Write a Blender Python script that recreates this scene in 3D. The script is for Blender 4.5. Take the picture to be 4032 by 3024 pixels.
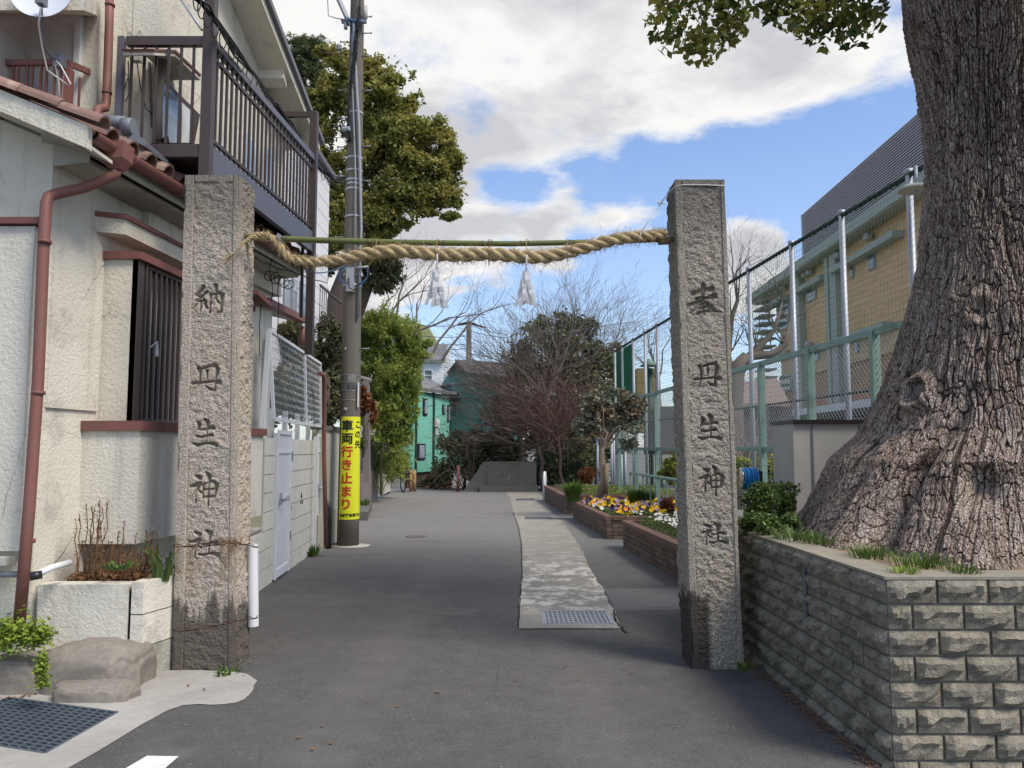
import bpy, bmesh, math, random
import numpy as np
from mathutils import Vector, Matrix, Quaternion
from mathutils.geometry import delaunay_2d_cdt

random.seed(11); np.random.seed(11)
SC = bpy.context.scene
for _o in list(bpy.data.objects): bpy.data.objects.remove(_o)
COL = SC.collection

# ------------------------------------------------------------------ camera, world, sun
FPX, HC, PITCH = 3030.0, 1.55, math.radians(4.8)
cam_d = bpy.data.cameras.new('camera'); cam = bpy.data.objects.new('camera', cam_d); COL.objects.link(cam)
cam.location = (0, 0, HC); cam.rotation_euler = (math.pi/2 + PITCH, 0, 0)
cam_d.sensor_width = 36; cam_d.lens = 36*FPX/4032; cam_d.clip_start = .05; cam_d.clip_end = 3000
SC.camera = cam
SC.view_settings.view_transform = 'Standard'; SC.view_settings.look = 'None'
SC.view_settings.exposure = 0.0; SC.view_settings.gamma = 1
SC.view_settings.use_curve_mapping = False
SC.render.engine = 'CYCLES'
SC.cycles.max_bounces = 4; SC.cycles.diffuse_bounces = 3; SC.cycles.glossy_bounces = 2; SC.cycles.transmission_bounces = 2

SUN_EL, SUN_AZ = math.radians(52), math.radians(125)      # azimuth clockwise from +Y
W = bpy.data.worlds.new('World'); SC.world = W; W.use_nodes = True
def world_nodes():
    nt = W.node_tree; nt.nodes.clear(); N = nt.nodes; L = nt.links
    out = N.new('ShaderNodeOutputWorld'); bg = N.new('ShaderNodeBackground')
    sky = N.new('ShaderNodeTexSky'); sky.sky_type = 'NISHITA'; sky.sun_disc = False
    sky.sun_elevation = SUN_EL; sky.sun_rotation = SUN_AZ
    sky.air_density = 1.0; sky.dust_density = 1.2; sky.ozone_density = 1.5
    bg.inputs['Strength'].default_value = 0.105
    tc = N.new('ShaderNodeTexCoord')
    def vm(op, a, b=None):
        n = N.new('ShaderNodeVectorMath'); n.operation = op
        for i, v in enumerate((a, b)):
            if v is None: continue
            if isinstance(v, (tuple, list)): n.inputs[i].default_value = v
            else: L.new(v, n.inputs[i])
        return n
    def m(op, a, b=None, c=None, clamp=False):
        n = N.new('ShaderNodeMath'); n.operation = op; n.use_clamp = clamp
        for i, v in enumerate((a, b, c)):
            if v is None: continue
            if isinstance(v, (int, float)): n.inputs[i].default_value = v
            else: L.new(v, n.inputs[i])
        return n.outputs[0]
    d = vm('NORMALIZE', tc.outputs['Generated']).outputs[0]
    sp = N.new('ShaderNodeSeparateXYZ'); L.new(d, sp.inputs[0])
    zz = m('ADD', m('MAXIMUM', sp.outputs[2], 0.0), 0.16)
    cb = N.new('ShaderNodeCombineXYZ')
    L.new(m('DIVIDE', sp.outputs[0], zz), cb.inputs[0]); L.new(m('DIVIDE', sp.outputs[1], zz), cb.inputs[1])
    def noise(vec, sc, det, rough, off, dist=0.0):
        n = N.new('ShaderNodeTexNoise'); n.inputs['Scale'].default_value = sc; n.inputs['Detail'].default_value = det
        n.inputs['Roughness'].default_value = rough; n.inputs['Distortion'].default_value = dist
        L.new(vm('ADD', vec, off).outputs[0], n.inputs['Vector']); return n.outputs['Fac']
    q = cb.outputs[0]
    n1 = noise(q, 1.5, 9, .60, (3.1, 7.7, 1.3), .15)
    n2 = noise(q, 4.2, 7, .62, (9.1, 2.7, 4.3), .2)
    cov = m('ADD', m('MULTIPLY', n1, .68), m('MULTIPLY', n2, .36))
    # broad cloud banks and clear gaps, by direction
    def blob(px, py, rad, amp):
        nonlocal cov
        v = Vector((px-2016, FPX*math.cos(PITCH)-(1512-py)*math.sin(PITCH), FPX*math.sin(PITCH)+(1512-py)*math.cos(PITCH))).normalized()
        dt = vm('DOT_PRODUCT', d, tuple(v)).outputs['Value']
        mr = N.new('ShaderNodeMapRange'); mr.interpolation_type = 'SMOOTHSTEP'
        mr.inputs['From Min'].default_value = math.cos(rad); mr.inputs['From Max'].default_value = 1.0
        mr.inputs['To Min'].default_value = 0; mr.inputs['To Max'].default_value = amp
        L.new(dt, mr.inputs['Value'])
        cov = m('ADD', cov, mr.outputs[0])
    for b in ((1500,150,.45,.075),(2300,250,.32,.07),(2750,330,.22,.09),(2980,200,.22,.10),(3350,180,.20,.08),(3250,420,.12,.08),(1000,100,.4,.07),(1400,700,.25,.06),
              (1990,850,.085,-.16),(2250,800,.08,-.10),(2480,770,.11,-.14),(2750,740,.12,-.18),(3020,690,.14,-.22),(3300,640,.14,-.20),(3500,560,.10,-.12),(1850,420,.05,-.10),(2600,120,.05,-.06),(3420,60,.08,-.12),
              (1750,960,.10,.12),(2000,960,.08,.13),(2250,920,.08,.15),(2480,930,.07,.14),(2600,960,.06,.08),(2960,880,.07,.15),(3060,1000,.09,.16),(2900,1060,.08,.12),
              (2500,1160,.11,-.16),(1950,1260,.13,-.14),(2300,1150,.11,-.10),(1700,1250,.10,-.10),(1620,1080,.1,.08)):
        blob(*b)
    mr = N.new('ShaderNodeMapRange'); mr.interpolation_type = 'SMOOTHSTEP'
    mr.inputs['From Min'].default_value = .475; mr.inputs['From Max'].default_value = .625
    L.new(cov, mr.inputs['Value'])
    # thin veil everywhere near the horizon
    veil = m('MULTIPLY', m('SUBTRACT', 1.0, m('MULTIPLY', sp.outputs[2], 2.2, clamp=True), clamp=True), .22)
    mask = m('MAXIMUM', mr.outputs[0], veil)
    # cloud body: bright rims, greyer thick middles
    n3 = noise(q, 3.1, 9, .58, (1.1, 5.2, 8.3), .3)
    thick = m('ADD', m('MULTIPLY', m('SUBTRACT', cov, .60), 2.6), m('MULTIPLY', m('SUBTRACT', n3, .44), 4.6), clamp=True)
    ramp = N.new('ShaderNodeMix'); ramp.data_type = 'RGBA'
    ramp.inputs[6].default_value = (6.1, 6.03, 5.93, 1); ramp.inputs[7].default_value = (3.9, 3.95, 4.2, 1)
    L.new(thick, ramp.inputs[0])
    tint = N.new('ShaderNodeMix'); tint.data_type = 'RGBA'; tint.blend_type = 'MULTIPLY'; tint.inputs[0].default_value = 1
    L.new(sky.outputs[0], tint.inputs[6]); tint.inputs[7].default_value = (1.15, 1.25, 1.42, 1)
    mix = N.new('ShaderNodeMix'); mix.data_type = 'RGBA'
    L.new(mask, mix.inputs[0]); L.new(tint.outputs[2], mix.inputs[6]); L.new(ramp.outputs[2], mix.inputs[7])
    L.new(mix.outputs[2], bg.inputs['Color']); L.new(bg.outputs[0], out.inputs['Surface'])
world_nodes()
sd = bpy.data.lights.new('sun', 'SUN'); sun = bpy.data.objects.new('sun', sd); COL.objects.link(sun)
sd.energy = 2.5; sd.angle = math.radians(20); sd.color = (1, .90, .77)
_sv = Vector((math.sin(SUN_AZ)*math.cos(SUN_EL), math.cos(SUN_AZ)*math.cos(SUN_EL), math.sin(SUN_EL)))
sun.rotation_euler = (-_sv).to_track_quat('-Z', 'Y').to_euler()
SC.view_settings.exposure = 0.60

# ------------------------------------------------------------------ measuring helpers: photograph direction + a real distance -> a place
def ray(px, py):
    return Vector((px-2016, FPX*math.cos(PITCH)-(1512-py)*math.sin(PITCH), FPX*math.sin(PITCH)+(1512-py)*math.cos(PITCH)))
def P(px, py, Y):
    r = ray(px, py); return Vector((0, 0, HC)) + r*(Y/r.y)
def G(px, py, z=0.0):
    r = ray(px, py); return Vector((0, 0, HC)) + r*((z-HC)/r.z)
def LP(px, py, x0, y0, s):            # meets the upright plane x = x0 + s*(y-y0)
    r = ray(px, py); t = (x0 - s*y0)/(r.x - s*r.y); return Vector((0, 0, HC)) + r*t
V = Vector

# ------------------------------------------------------------------ objects
def wloc(o):
    p = V((0, 0, 0))
    while o: p = p + o.location; o = o.parent
    return p
def thing(name, label, cat, loc=(0, 0, 0), group=None):
    o = bpy.data.objects.new(name, None); COL.objects.link(o); o.empty_display_size = .1
    o.location = loc; o['label'] = label; o['category'] = cat
    if group: o['group'] = group
    return o
def tag(o, label, cat, group=None):
    o['label'] = label; o['category'] = cat
    if group: o['group'] = group
    return o
def kind(o, k, label=None):
    o['kind'] = k
    if label: o['label'] = label
    return o
def link(name, me, parent=None, loc=(0, 0, 0), rot=None, scale=None):      # loc in world metres
    o = bpy.data.objects.new(name, me); COL.objects.link(o)
    o.location = V(loc) - (wloc(parent) if parent else V((0, 0, 0)))
    if parent: o.parent = parent
    if rot is not None: o.rotation_euler = rot
    if scale is not None: o.scale = scale
    return o

class MB:
    def __init__(s): s.v = []; s.f = []; s.sm = []
    def add(s, vs, fs, smooth=False):
        b = len(s.v); s.v += [tuple(p) for p in vs]
        for f in fs: s.f.append(tuple(i+b for i in f)); s.sm.append(smooth)
        return s
    def box(s, c, d, rz=0.0, M=None):
        hx, hy, hz = d[0]/2, d[1]/2, d[2]/2
        vs = [V((x, y, z)) for x in (-hx, hx) for y in (-hy, hy) for z in (-hz, hz)]
        if M is None: M = Matrix.Rotation(rz, 3, 'Z')
        vs = [M @ p + V(c) for p in vs]
        return s.add(vs, [(0,1,3,2),(4,6,7,5),(0,4,5,1),(2,3,7,6),(0,2,6,4),(1,5,7,3)])
    def bar(s, a, b, w, h=None, up=(0, 0, 1)):
        h = h or w; a = V(a); b = V(b); d = b-a; L = d.length
        if L < 1e-6: return s
        d /= L; u = V(up)
        if abs(d.dot(u)) > .98: u = V((0, 1, 0))
        x = d.cross(u).normalized(); z = x.cross(d)
        M = Matrix((x, d, z)).transposed()
        return s.box((a+b)/2, (w, L, h), M=M)
    def tube(s, pts, r, n=8, cap=True, smooth=True):
        pts = [V(p) for p in pts]; m = len(pts)
        rs = r if isinstance(r, (list, tuple)) else [r]*m
        t0 = (pts[1]-pts[0]).normalized(); ref = V((0, 0, 1)) if abs(t0.z) < .9 else V((1, 0, 0))
        u = t0.cross(ref).normalized(); base = len(s.v); vs = []; fs = []
        for i, p in enumerate(pts):
            t = (pts[min(i+1, m-1)] - pts[max(i-1, 0)])
            t = t.normalized() if t.length > 1e-9 else t0
            u = (u - t*u.dot(t)); u = u.normalized() if u.length > 1e-6 else t.orthogonal().normalized()
            w = t.cross(u)
            for k in range(n):
                a = 2*math.pi*k/n; vs.append(p + (u*math.cos(a) + w*math.sin(a))*rs[i])
        for i in range(m-1):
            for k in range(n):
                a, b = i*n+k, i*n+(k+1) % n; fs.append((a, b, b+n, a+n))
        s.add(vs, fs, smooth)
        if cap: s.add([], [])
        if cap:
            s.f.append(tuple(base+k for k in range(n-1, -1, -1))); s.sm.append(False)
            s.f.append(tuple(base+(m-1)*n+k for k in range(n))); s.sm.append(False)
        return s
    def prism(s, poly, vec, smooth=False):      # flat polygon (3D points) pushed along vec
        n = len(poly); a = [V(p) for p in poly]; b = [p+V(vec) for p in a]
        fs = [tuple(range(n-1, -1, -1)), tuple(range(n, 2*n))]
        for i in range(n): j = (i+1) % n; fs.append((i, j, n+j, n+i))
        return s.add(a+b, fs, smooth)
    def lathe(s, c, prof, n=16, axis='Z', smooth=True):
        vs = []; fs = []
        for (r, h) in prof:
            for k in range(n):
                a = 2*math.pi*k/n; p = V((r*math.cos(a), r*math.sin(a), h))
                if axis == 'Y': p = V((p.x, p.z, p.y))
                if axis == 'X': p = V((p.z, p.x, p.y))
                vs.append(p+V(c))
        for i in range(len(prof)-1):
            for k in range(n):
                a, b = i*n+k, i*n+(k+1) % n; fs.append((a, b, b+n, a+n))
        fs.append(tuple(range(n-1, -1, -1))); fs.append(tuple((len(prof)-1)*n+k for k in range(n)))
        return s.add(vs, fs, smooth)
    def mesh(s, name, mat=None, off=V((0, 0, 0))):
        me = bpy.data.meshes.new(name)
        me.from_pydata([(p[0]-off[0], p[1]-off[1], p[2]-off[2]) for p in s.v], [], s.f)
        me.polygons.foreach_set('use_smooth', s.sm)
        if mat: me.materials.append(mat)
        bm = bmesh.new(); bm.from_mesh(me); bmesh.ops.recalc_face_normals(bm, faces=bm.faces); bm.to_mesh(me); bm.free()
        return me
    def build(s, name, mat, parent=None, loc=None):
        off = wloc(parent) if parent else (V(loc) if loc is not None else V((0, 0, 0)))
        me = s.mesh(name, mat, off); o = bpy.data.objects.new(name, me); COL.objects.link(o)
        if parent: o.parent = parent
        elif loc is not None: o.location = loc
        return o

def np_mesh(name, verts, faces, mat, smooth=False):     # faces (n,4) or (n,3)
    me = bpy.data.meshes.new(name); nv = len(verts); nf, k = faces.shape
    me.vertices.add(nv); me.vertices.foreach_set('co', np.asarray(verts, np.float32).ravel())
    me.loops.add(nf*k); me.loops.foreach_set('vertex_index', faces.astype(np.int32).ravel())
    me.polygons.add(nf); me.polygons.foreach_set('loop_start', np.arange(0, nf*k, k, dtype=np.int32))
    me.polygons.foreach_set('loop_total', np.full(nf, k, np.int32))
    me.polygons.foreach_set('use_smooth', np.full(nf, smooth, bool))
    me.update(calc_edges=True)
    if mat: me.materials.append(mat)
    return me
def np_obj(name, verts, faces, mat, parent=None, smooth=False):
    off = np.array(wloc(parent)) if parent else np.zeros(3)
    o = bpy.data.objects.new(name, np_mesh(name, verts-off, faces, mat, smooth)); COL.objects.link(o)
    if parent: o.parent = parent
    return o
def grid_faces(nu, nv, wrap=False):      # index = i*nv + j
    i = np.arange(nu-1)[:, None]; jj = np.arange(nv if wrap else nv-1)[None, :]
    a = i*nv+jj; b = i*nv+(jj+1) % nv
    return np.stack([a, b, b+nv, a+nv], -1).reshape(-1, 4)

# value noise and cells for real relief
def vnoise(p, seed=0):
    p = np.asarray(p, float); i = np.floor(p).astype(np.int64); f = p-i; f = f*f*(3-2*f)
    def h(x, y, z):
        n = (x*374761393 + y*668265263 + z*2147483647 + seed*974711) & 0xFFFFFFFF
        n = ((n ^ (n >> 13))*1274126177) & 0xFFFFFFFF
        return ((n ^ (n >> 16)) & 0xFFFF)/65535.0
    r = 0
    for dx in (0, 1):
        for dy in (0, 1):
            for dz in (0, 1):
                w = (f[..., 0] if dx else 1-f[..., 0])*(f[..., 1] if dy else 1-f[..., 1])*(f[..., 2] if dz else 1-f[..., 2])
                r = r + w*h(i[..., 0]+dx, i[..., 1]+dy, i[..., 2]+dz)
    return r*2-1
def fbm(p, oct=4, seed=0, gain=.5):
    r = 0; a = 1; s = 0
    for k in range(oct): r = r + a*vnoise(np.asarray(p)*2**k, seed+k*17); s += a; a *= gain
    return r/s
def cells(u, v, seed=0):                 # F1, F2, id of jittered cells
    iu = np.floor(u).astype(np.int64); iv = np.floor(v).astype(np.int64)
    f1 = np.full(u.shape, 9.0); f2 = np.full(u.shape, 9.0); idd = np.zeros(u.shape)
    for du in (-1, 0, 1):
        for dv in (-1, 0, 1):
            a = iu+du; b = iv+dv
            n = (a*374761393 + b*668265263 + seed*974711) & 0xFFFFFFFF
            n = ((n ^ (n >> 13))*1274126177) & 0xFFFFFFFF; n = n ^ (n >> 16)
            x = a+((n & 0xFF)/255.0)*.9+.05; y = b+(((n >> 8) & 0xFF)/255.0)*.9+.05; q = ((n >> 16) & 0xFF)/255.0
            dd = np.hypot(u-x, v-y)
            c = dd < f1
            f2 = np.where(c, f1, np.minimum(f2, dd)); idd = np.where(c, q, idd); f1 = np.where(c, dd, f1)
    return f1, f2, idd

# ------------------------------------------------------------------ materials
class NT:
    def __init__(s, name):
        s.m = bpy.data.materials.new(name); s.m.use_nodes = True; s.t = s.m.node_tree; s.N = s.t.nodes; s.L = s.t.links
        s.b = s.N['Principled BSDF']; s.g = None
    def pos(s):
        if not s.g: s.g = s.N.new('ShaderNodeNewGeometry')
        return s.g.outputs['Position']
    def _in(s, sock, v):
        if v is None: return
        if isinstance(v, bpy.types.NodeSocket): s.L.new(v, sock)
        elif isinstance(v, (tuple, list)): sock.default_value = tuple(v) if len(v) != 3 or len(sock.default_value) == 3 else (*v, 1)
        else: sock.default_value = v
    def math(s, op, a, b=None, c=None, clamp=False):
        n = s.N.new('ShaderNodeMath'); n.operation = op; n.use_clamp = clamp
        for i, v in enumerate((a, b, c)): s._in(n.inputs[i], v)
        return n.outputs[0]
    def map(s, v, scale=(1, 1, 1), off=(0, 0, 0)):
        n = s.N.new('ShaderNodeMapping'); s._in(n.inputs['Vector'], v); n.inputs['Scale'].default_value = scale; n.inputs['Location'].default_value = off
        return n.outputs[0]
    def noise(s, scale, det=4, rough=.55, vec=None, dist=0.0):
        n = s.N.new('ShaderNodeTexNoise'); s._in(n.inputs['Vector'], vec if vec is not None else s.pos())
        n.inputs['Scale'].default_value = scale; n.inputs['Detail'].default_value = det; n.inputs['Roughness'].default_value = rough
        n.inputs['Distortion'].default_value = dist
        return n.outputs['Fac']
    def vor(s, scale, vec=None, feature='F1', out='Distance', rnd=1.0):
        n = s.N.new('ShaderNodeTexVoronoi'); n.feature = feature; s._in(n.inputs['Vector'], vec if vec is not None else s.pos())
        n.inputs['Scale'].default_value = scale; n.inputs['Randomness'].default_value = rnd
        return n.outputs[out]
    def rng(s, v, a, b, c=0.0, d=1.0, smooth=False):
        n = s.N.new('ShaderNodeMapRange'); s._in(n.inputs['Value'], v)
        if smooth: n.interpolation_type = 'SMOOTHSTEP'
        for k, x in zip(('From Min', 'From Max', 'To Min', 'To Max'), (a, b, c, d)): n.inputs[k].default_value = x
        return n.outputs[0]
    def mix(s, f, a, b, mode='MIX'):
        n = s.N.new('ShaderNodeMix'); n.data_type = 'RGBA'; n.blend_type = mode
        s._in(n.inputs[0], f); s._in(n.inputs[6], a); s._in(n.inputs[7], b); return n.outputs[2]
    def bump(s, h, strength=.5, dist=.01, prev=None):
        n = s.N.new('ShaderNodeBump'); s._in(n.inputs['Height'], h); n.inputs['Strength'].default_value = strength; n.inputs['Distance'].default_value = dist
        if prev is not None: s.L.new(prev, n.inputs['Normal'])
        return n.outputs[0]
    def out(s, col, rough=.8, normal=None, metal=0.0, spec=.3):
        s._in(s.b.inputs['Base Color'], col); s._in(s.b.inputs['Roughness'], rough); s.b.inputs['Metallic'].default_value = metal
        s.b.inputs['Specular IOR Level'].default_value = spec
        if normal is not None: s.L.new(normal, s.b.inputs['Normal'])
        return s.m
def sc3(c, k): return tuple(x*k for x in c)
def plain(name, c, rough=.6, metal=0.0, var=.12, vscale=3.0, bump=.0, bscale=60, dirt=None, dscale=2.0, spec=.3, objvar=0.0, streak=None):
    n = NT(name)
    f = n.noise(vscale, 4, .6); col = n.mix(f, sc3(c, 1-var), sc3(c, 1+var))
    f2 = n.noise(vscale*14, 3, .6); col = n.mix(n.math('MULTIPLY', f2, .5), col, sc3(c, 1-var*1.2))
    if dirt:
        dmask = n.rng(n.noise(dscale, 5, .65), .52, .72, 0, .8, True); col = n.mix(dmask, col, dirt)
    if streak:
        sv = n.map(n.pos(), (9, 9, .7)); sm = n.rng(n.noise(1.0, 4, .6, vec=sv), .52, .75, 0, .55, True); col = n.mix(sm, col, streak)
    if objvar:
        oi = n.N.new('ShaderNodeObjectInfo'); r = n.rng(oi.outputs['Random'], 0, 1, 1-objvar, 1+objvar)
        cb = n.N.new('ShaderNodeCombineXYZ')
        for i in range(3): n.L.new(r, cb.inputs[i])
        col = n.mix(1.0, col, cb.outputs[0], 'MULTIPLY')
    nm = n.bump(n.noise(bscale, 3, .6), bump, .004) if bump else None
    return n.out(col, n.rng(n.noise(vscale*5, 2, .5), .2, .8, max(rough-.12, .05), min(rough+.1, 1)), nm, metal, spec)

def m_asphalt():
    n = NT('asphalt'); big = n.noise(.35, 5, .6); mid = n.noise(2.2, 6, .65)
    col = n.mix(n.rng(big, .3, .7), (.112, .109, .106), (.152, .148, .143)); col = n.mix(n.rng(n.noise(5, 8, .75), .35, .68, 0, .62), col, (.066, .064, .063)); col = n.mix(n.rng(n.noise(38, 3, .7), .5, .75, 0, .45), col, (.15, .146, .142))
    g = n.N.new('ShaderNodeSeparateXYZ'); n.L.new(n.pos(), g.inputs[0])
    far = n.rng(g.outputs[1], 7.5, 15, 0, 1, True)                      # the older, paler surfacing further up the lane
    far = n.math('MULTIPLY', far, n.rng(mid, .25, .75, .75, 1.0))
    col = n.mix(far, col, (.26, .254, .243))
    lng = n.noise(1.0, 4, .6, vec=n.map(n.pos(), (.5, 2.4, 1)))
    col = n.mix(n.rng(lng, .5, .75, 0, .35), col, (.072, .070, .074))
    sp = n.vor(160, out='Color'); sep = n.N.new('ShaderNodeSeparateColor'); n.L.new(sp, sep.inputs[0])
    col = n.mix(n.rng(sep.outputs[0], .0, 1, 0, .55), col, (.05, .049, .052))
    col = n.mix(n.rng(sep.outputs[1], .97, .98, 0, .45), col, (.24, .235, .225))
    wp = n.noise(.9, 3, .6); st = n.rng(wp, .62, .70, 0, .35, True); col = n.mix(st, col, (.18, .17, .158))
    tr = n.math('ABSOLUTE', n.math('SUBTRACT', n.math('ABSOLUTE', n.math('ADD', g.outputs[0], n.math('MULTIPLY', n.noise(.3, 2, .5), .5))), .75)); tm = n.math('MULTIPLY', n.rng(tr, .05, .35, .35, 0, True), n.rng(mid, .3, .7)); col = n.mix(tm, col, (.175, .165, .152))
    oil = n.math('MULTIPLY', n.rng(n.vor(.8), .0, .10, .55, 0, True), n.rng(n.noise(6, 4, .7), .4, .6)); col = n.mix(oil, col, (.045, .042, .040))
    wv = n.map(n.mix(.06, n.pos(), n.N.new('ShaderNodeTexNoise').outputs['Color']), (1, 1, 1)); ce = n.vor(.55, vec=wv, feature='DISTANCE_TO_EDGE'); cm = n.math('MULTIPLY', n.rng(ce, 0, .005, .35, 0), n.rng(n.noise(.7, 3, .5), .50, .56)); col = n.mix(cm, col, (.04, .037, .035))
    h = n.math('ADD', n.vor(160), n.noise(300, 2, .6)); nm = n.bump(h, .5, .004)
    return n.out(col, .92, nm, spec=.2)
def m_concrete(name='concrete', c=(.32, .31, .285), patchy=.0, dark=.5, sc=1.0):
    n = NT(name); a = n.noise(1.3*sc, 6, .65); b = n.noise(14*sc, 5, .7)
    col = n.mix(n.rng(a, .3, .7), sc3(c, .78), sc3(c, 1.15)); col = n.mix(n.rng(b, .35, .7, 0, dark), col, sc3(c, .62))
    if patchy:
        v = n.map(n.pos(), (2.0, 1.7, 2)); gs = n.N.new('ShaderNodeSeparateXYZ'); n.L.new(n.pos(), gs.inputs[0]); pm = n.math('MULTIPLY', n.rng(n.noise(1.6, 9, .80, vec=v), .47, .57, 0, patchy, True), n.math('MULTIPLY', n.rng(gs.outputs[1], 10, 12, 1, .15), n.rng(gs.outputs[1], 7.3, 7.8, .1, 1))); col = n.mix(pm, col, (.62, .60, .52))
    s = n.vor(120*sc, out='Distance'); col = n.mix(n.rng(s, .0, .5, .35, 0), col, sc3(c, .55))
    nm = n.bump(n.math('ADD', n.noise(90, 4, .7), n.noise(9, 4, .6)), .5, .006)
    return n.out(col, .9, nm, spec=.2)
def m_granite(name, c, stain_z=None, rust=False, side=None):
    n = NT(name); g = n.N.new('ShaderNodeSeparateXYZ'); n.L.new(n.pos(), g.inputs[0])
    a = n.noise(60, 4, .75); b = n.noise(2.0, 5, .6); sp = n.vor(170, out='Color'); s3 = n.N.new('ShaderNodeSeparateColor'); n.L.new(sp, s3.inputs[0])
    col = n.mix(n.rng(a, .3, .7), sc3(c, .62), sc3(c, 1.25)); col = n.mix(n.rng(b, .35, .7, 0, .5), col, (c[0]*.92, c[1]*.84, c[2]*.72))
    col = n.mix(n.rng(s3.outputs[0], .8, .85, 0, .55), col, (.075, .07, .065)); col = n.mix(n.rng(s3.outputs[1], .8, .85, 0, .5), col, (.6, .58, .54))
    top = n.rng(n.math('ADD', g.outputs[2], n.math('MULTIPLY', n.noise(9, 4, .6), .4)), 3.15, 3.62, 0, .6, True); col = n.mix(top, col, (.09, .085, .075))
    lich = n.rng(n.noise(5.5, 6, .7), .56, .68, 0, .35, True); col = n.mix(lich, col, (.23, .245, .20))
    drip = n.math('ADD', n.math('MULTIPLY', n.noise(1.0, 5, .65, vec=n.map(n.pos(), (13, 13, 1.4))), .65), n.math('MULTIPLY', n.noise(5, 4, .6), .35))
    if rust:
        zz = n.rng(g.outputs[2], .42, .92, 0, 1); zc = n.math('MULTIPLY', zz, n.rng(g.outputs[2], .90, .93, 1, 0))
        rm = n.math('MULTIPLY', n.rng(drip, .47, .58, 0, 1, True), zc); col = n.mix(n.math('MULTIPLY', rm, .85), col, (.21, .125, .055))
    if stain_z:
        e = n.math('ADD', g.outputs[2], n.math('MULTIPLY', n.math('SUBTRACT', drip, .5), 1.1))
        sm = n.rng(e, stain_z-.05, stain_z+.06, .92, 0, True)
        if side is not None: sm = n.math('MULTIPLY', sm, n.rng(g.outputs[0], side[0], side[1], side[2], side[3], True))
        col = n.mix(sm, col, (.040, .036, .033) if side is not None else (.088, .078, .066))
    nm = n.bump(n.math('ADD', n.noise(55, 5, .7), n.math('MULTIPLY', n.vor(90), .6)), .9, .007)
    return n.out(col, .93, nm, spec=.2)
def m_stucco(name, c, dirty=(.27, .265, .22)):
    n = NT(name); a = n.noise(1.1, 5, .6); col = n.mix(n.rng(a, .3, .7), sc3(c, .90), sc3(c, 1.06))
    spot = n.rng(n.vor(17), 0, .17, .9, 0, True); sm = n.math('MULTIPLY', spot, n.rng(n.noise(3.0, 3, .6), .45, .6)); col = n.mix(sm, col, sc3(c, .40))
    drip = n.rng(n.noise(1.0, 5, .65, vec=n.map(n.pos(), (7, 7, .6))), .52, .78, 0, .45, True); col = n.mix(drip, col, dirty)
    blot = n.rng(n.noise(2.6, 6, .7), .55, .7, 0, .42, True); col = n.mix(blot, col, dirty)
    wv = n.map(n.pos(), (1.1, 1.1, 1.1), (3, 1, 2)); ck = n.vor(1.25, vec=n.map(n.mix(.12, wv, n.N.new('ShaderNodeTexNoise').outputs['Color']), (1, 1, 1)), feature='DISTANCE_TO_EDGE')
    cm = n.math('MULTIPLY', n.rng(ck, 0.0, .006, .75, 0), n.rng(n.noise(.9, 3, .5), .50, .58)); col = n.mix(cm, col, (.12, .11, .10))
    h = n.math('ADD', n.noise(38, 4, .6), n.math('MULTIPLY', n.noise(120, 3, .6), .5)); nm = n.bump(h, .75, .012)
    return n.out(col, .9, nm, spec=.2)
def m_bark():
    n = NT('camphor_bark'); at = n.N.new('ShaderNodeAttribute'); at.attribute_name = 'crack'; idn = n.N.new('ShaderNodeAttribute'); idn.attribute_name = 'plate'
    v = n.map(n.pos(), (1, 1, .35)); a = n.noise(22, 6, .7, vec=v)
    col = n.mix(n.rng(a, .3, .7), (.20, .14, .108), (.46, .37, .30)); col = n.mix(n.rng(idn.outputs['Fac'], .2, 1, 0, .7), col, (.46, .40, .345))
    col = n.mix(n.rng(n.noise(1.4, 4, .6), .45, .7, 0, .35), col, (.13, .095, .075)); col = n.mix(n.rng(n.noise(2.3, 5, .7), .58, .72, 0, .35, True), col, (.19, .20, .14))
    cf = n.vor(52, vec=n.map(n.mix(.10, n.pos(), n.N.new('ShaderNodeTexNoise').outputs['Color']), (1, 1, .42)), feature='DISTANCE_TO_EDGE')
    col = n.mix(n.rng(cf, 0, .06, .45, 0, True), col, (.035, .024, .02))
    col = n.mix(n.rng(at.outputs['Fac'], .08, .62, .9, 0, True), col, (.035, .023, .018))
    h = n.math('ADD', n.rng(cf, 0, .18, 0, 1, True), n.math('MULTIPLY', n.noise(70, 4, .7, vec=v), .6)); nm = n.bump(h, .9, .012)
    return n.out(col, .92, nm, spec=.15)
def m_leaf(name, c1, c2, c3=None, rough=.5, trans=.25):
    n = NT(name)
    g = n.N.new('ShaderNodeNewGeometry'); r = g.outputs['Random Per Island']
    col = n.mix(r, c1, c2)
    if c3:
        w = n.noise(1.4, 3, .6); col = n.mix(n.rng(n.math('ADD', w, n.math('MULTIPLY', r, .22)), .52, .70, 0, .85, True), col, c3)
    s = n.out(col, rough, spec=.35)
    tr = n.N.new('ShaderNodeBsdfTranslucent'); n.L.new(col, tr.inputs['Color']); mx = n.N.new('ShaderNodeMixShader'); mx.inputs[0].default_value = trans
    o = n.N['Material Output']; n.L.new(n.b.outputs[0], mx.inputs[1]); n.L.new(tr.outputs[0], mx.inputs[2]); n.L.new(mx.outputs[0], o.inputs['Surface'])
    return s
def m_glass(name, c=(.10, .12, .13), rough=.08):
    n = NT(name); col = n.mix(n.rng(n.noise(1.2, 3, .5), .3, .7), sc3(c, .75), sc3(c, 1.3)); return n.out(col, rough, spec=.8)
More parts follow.
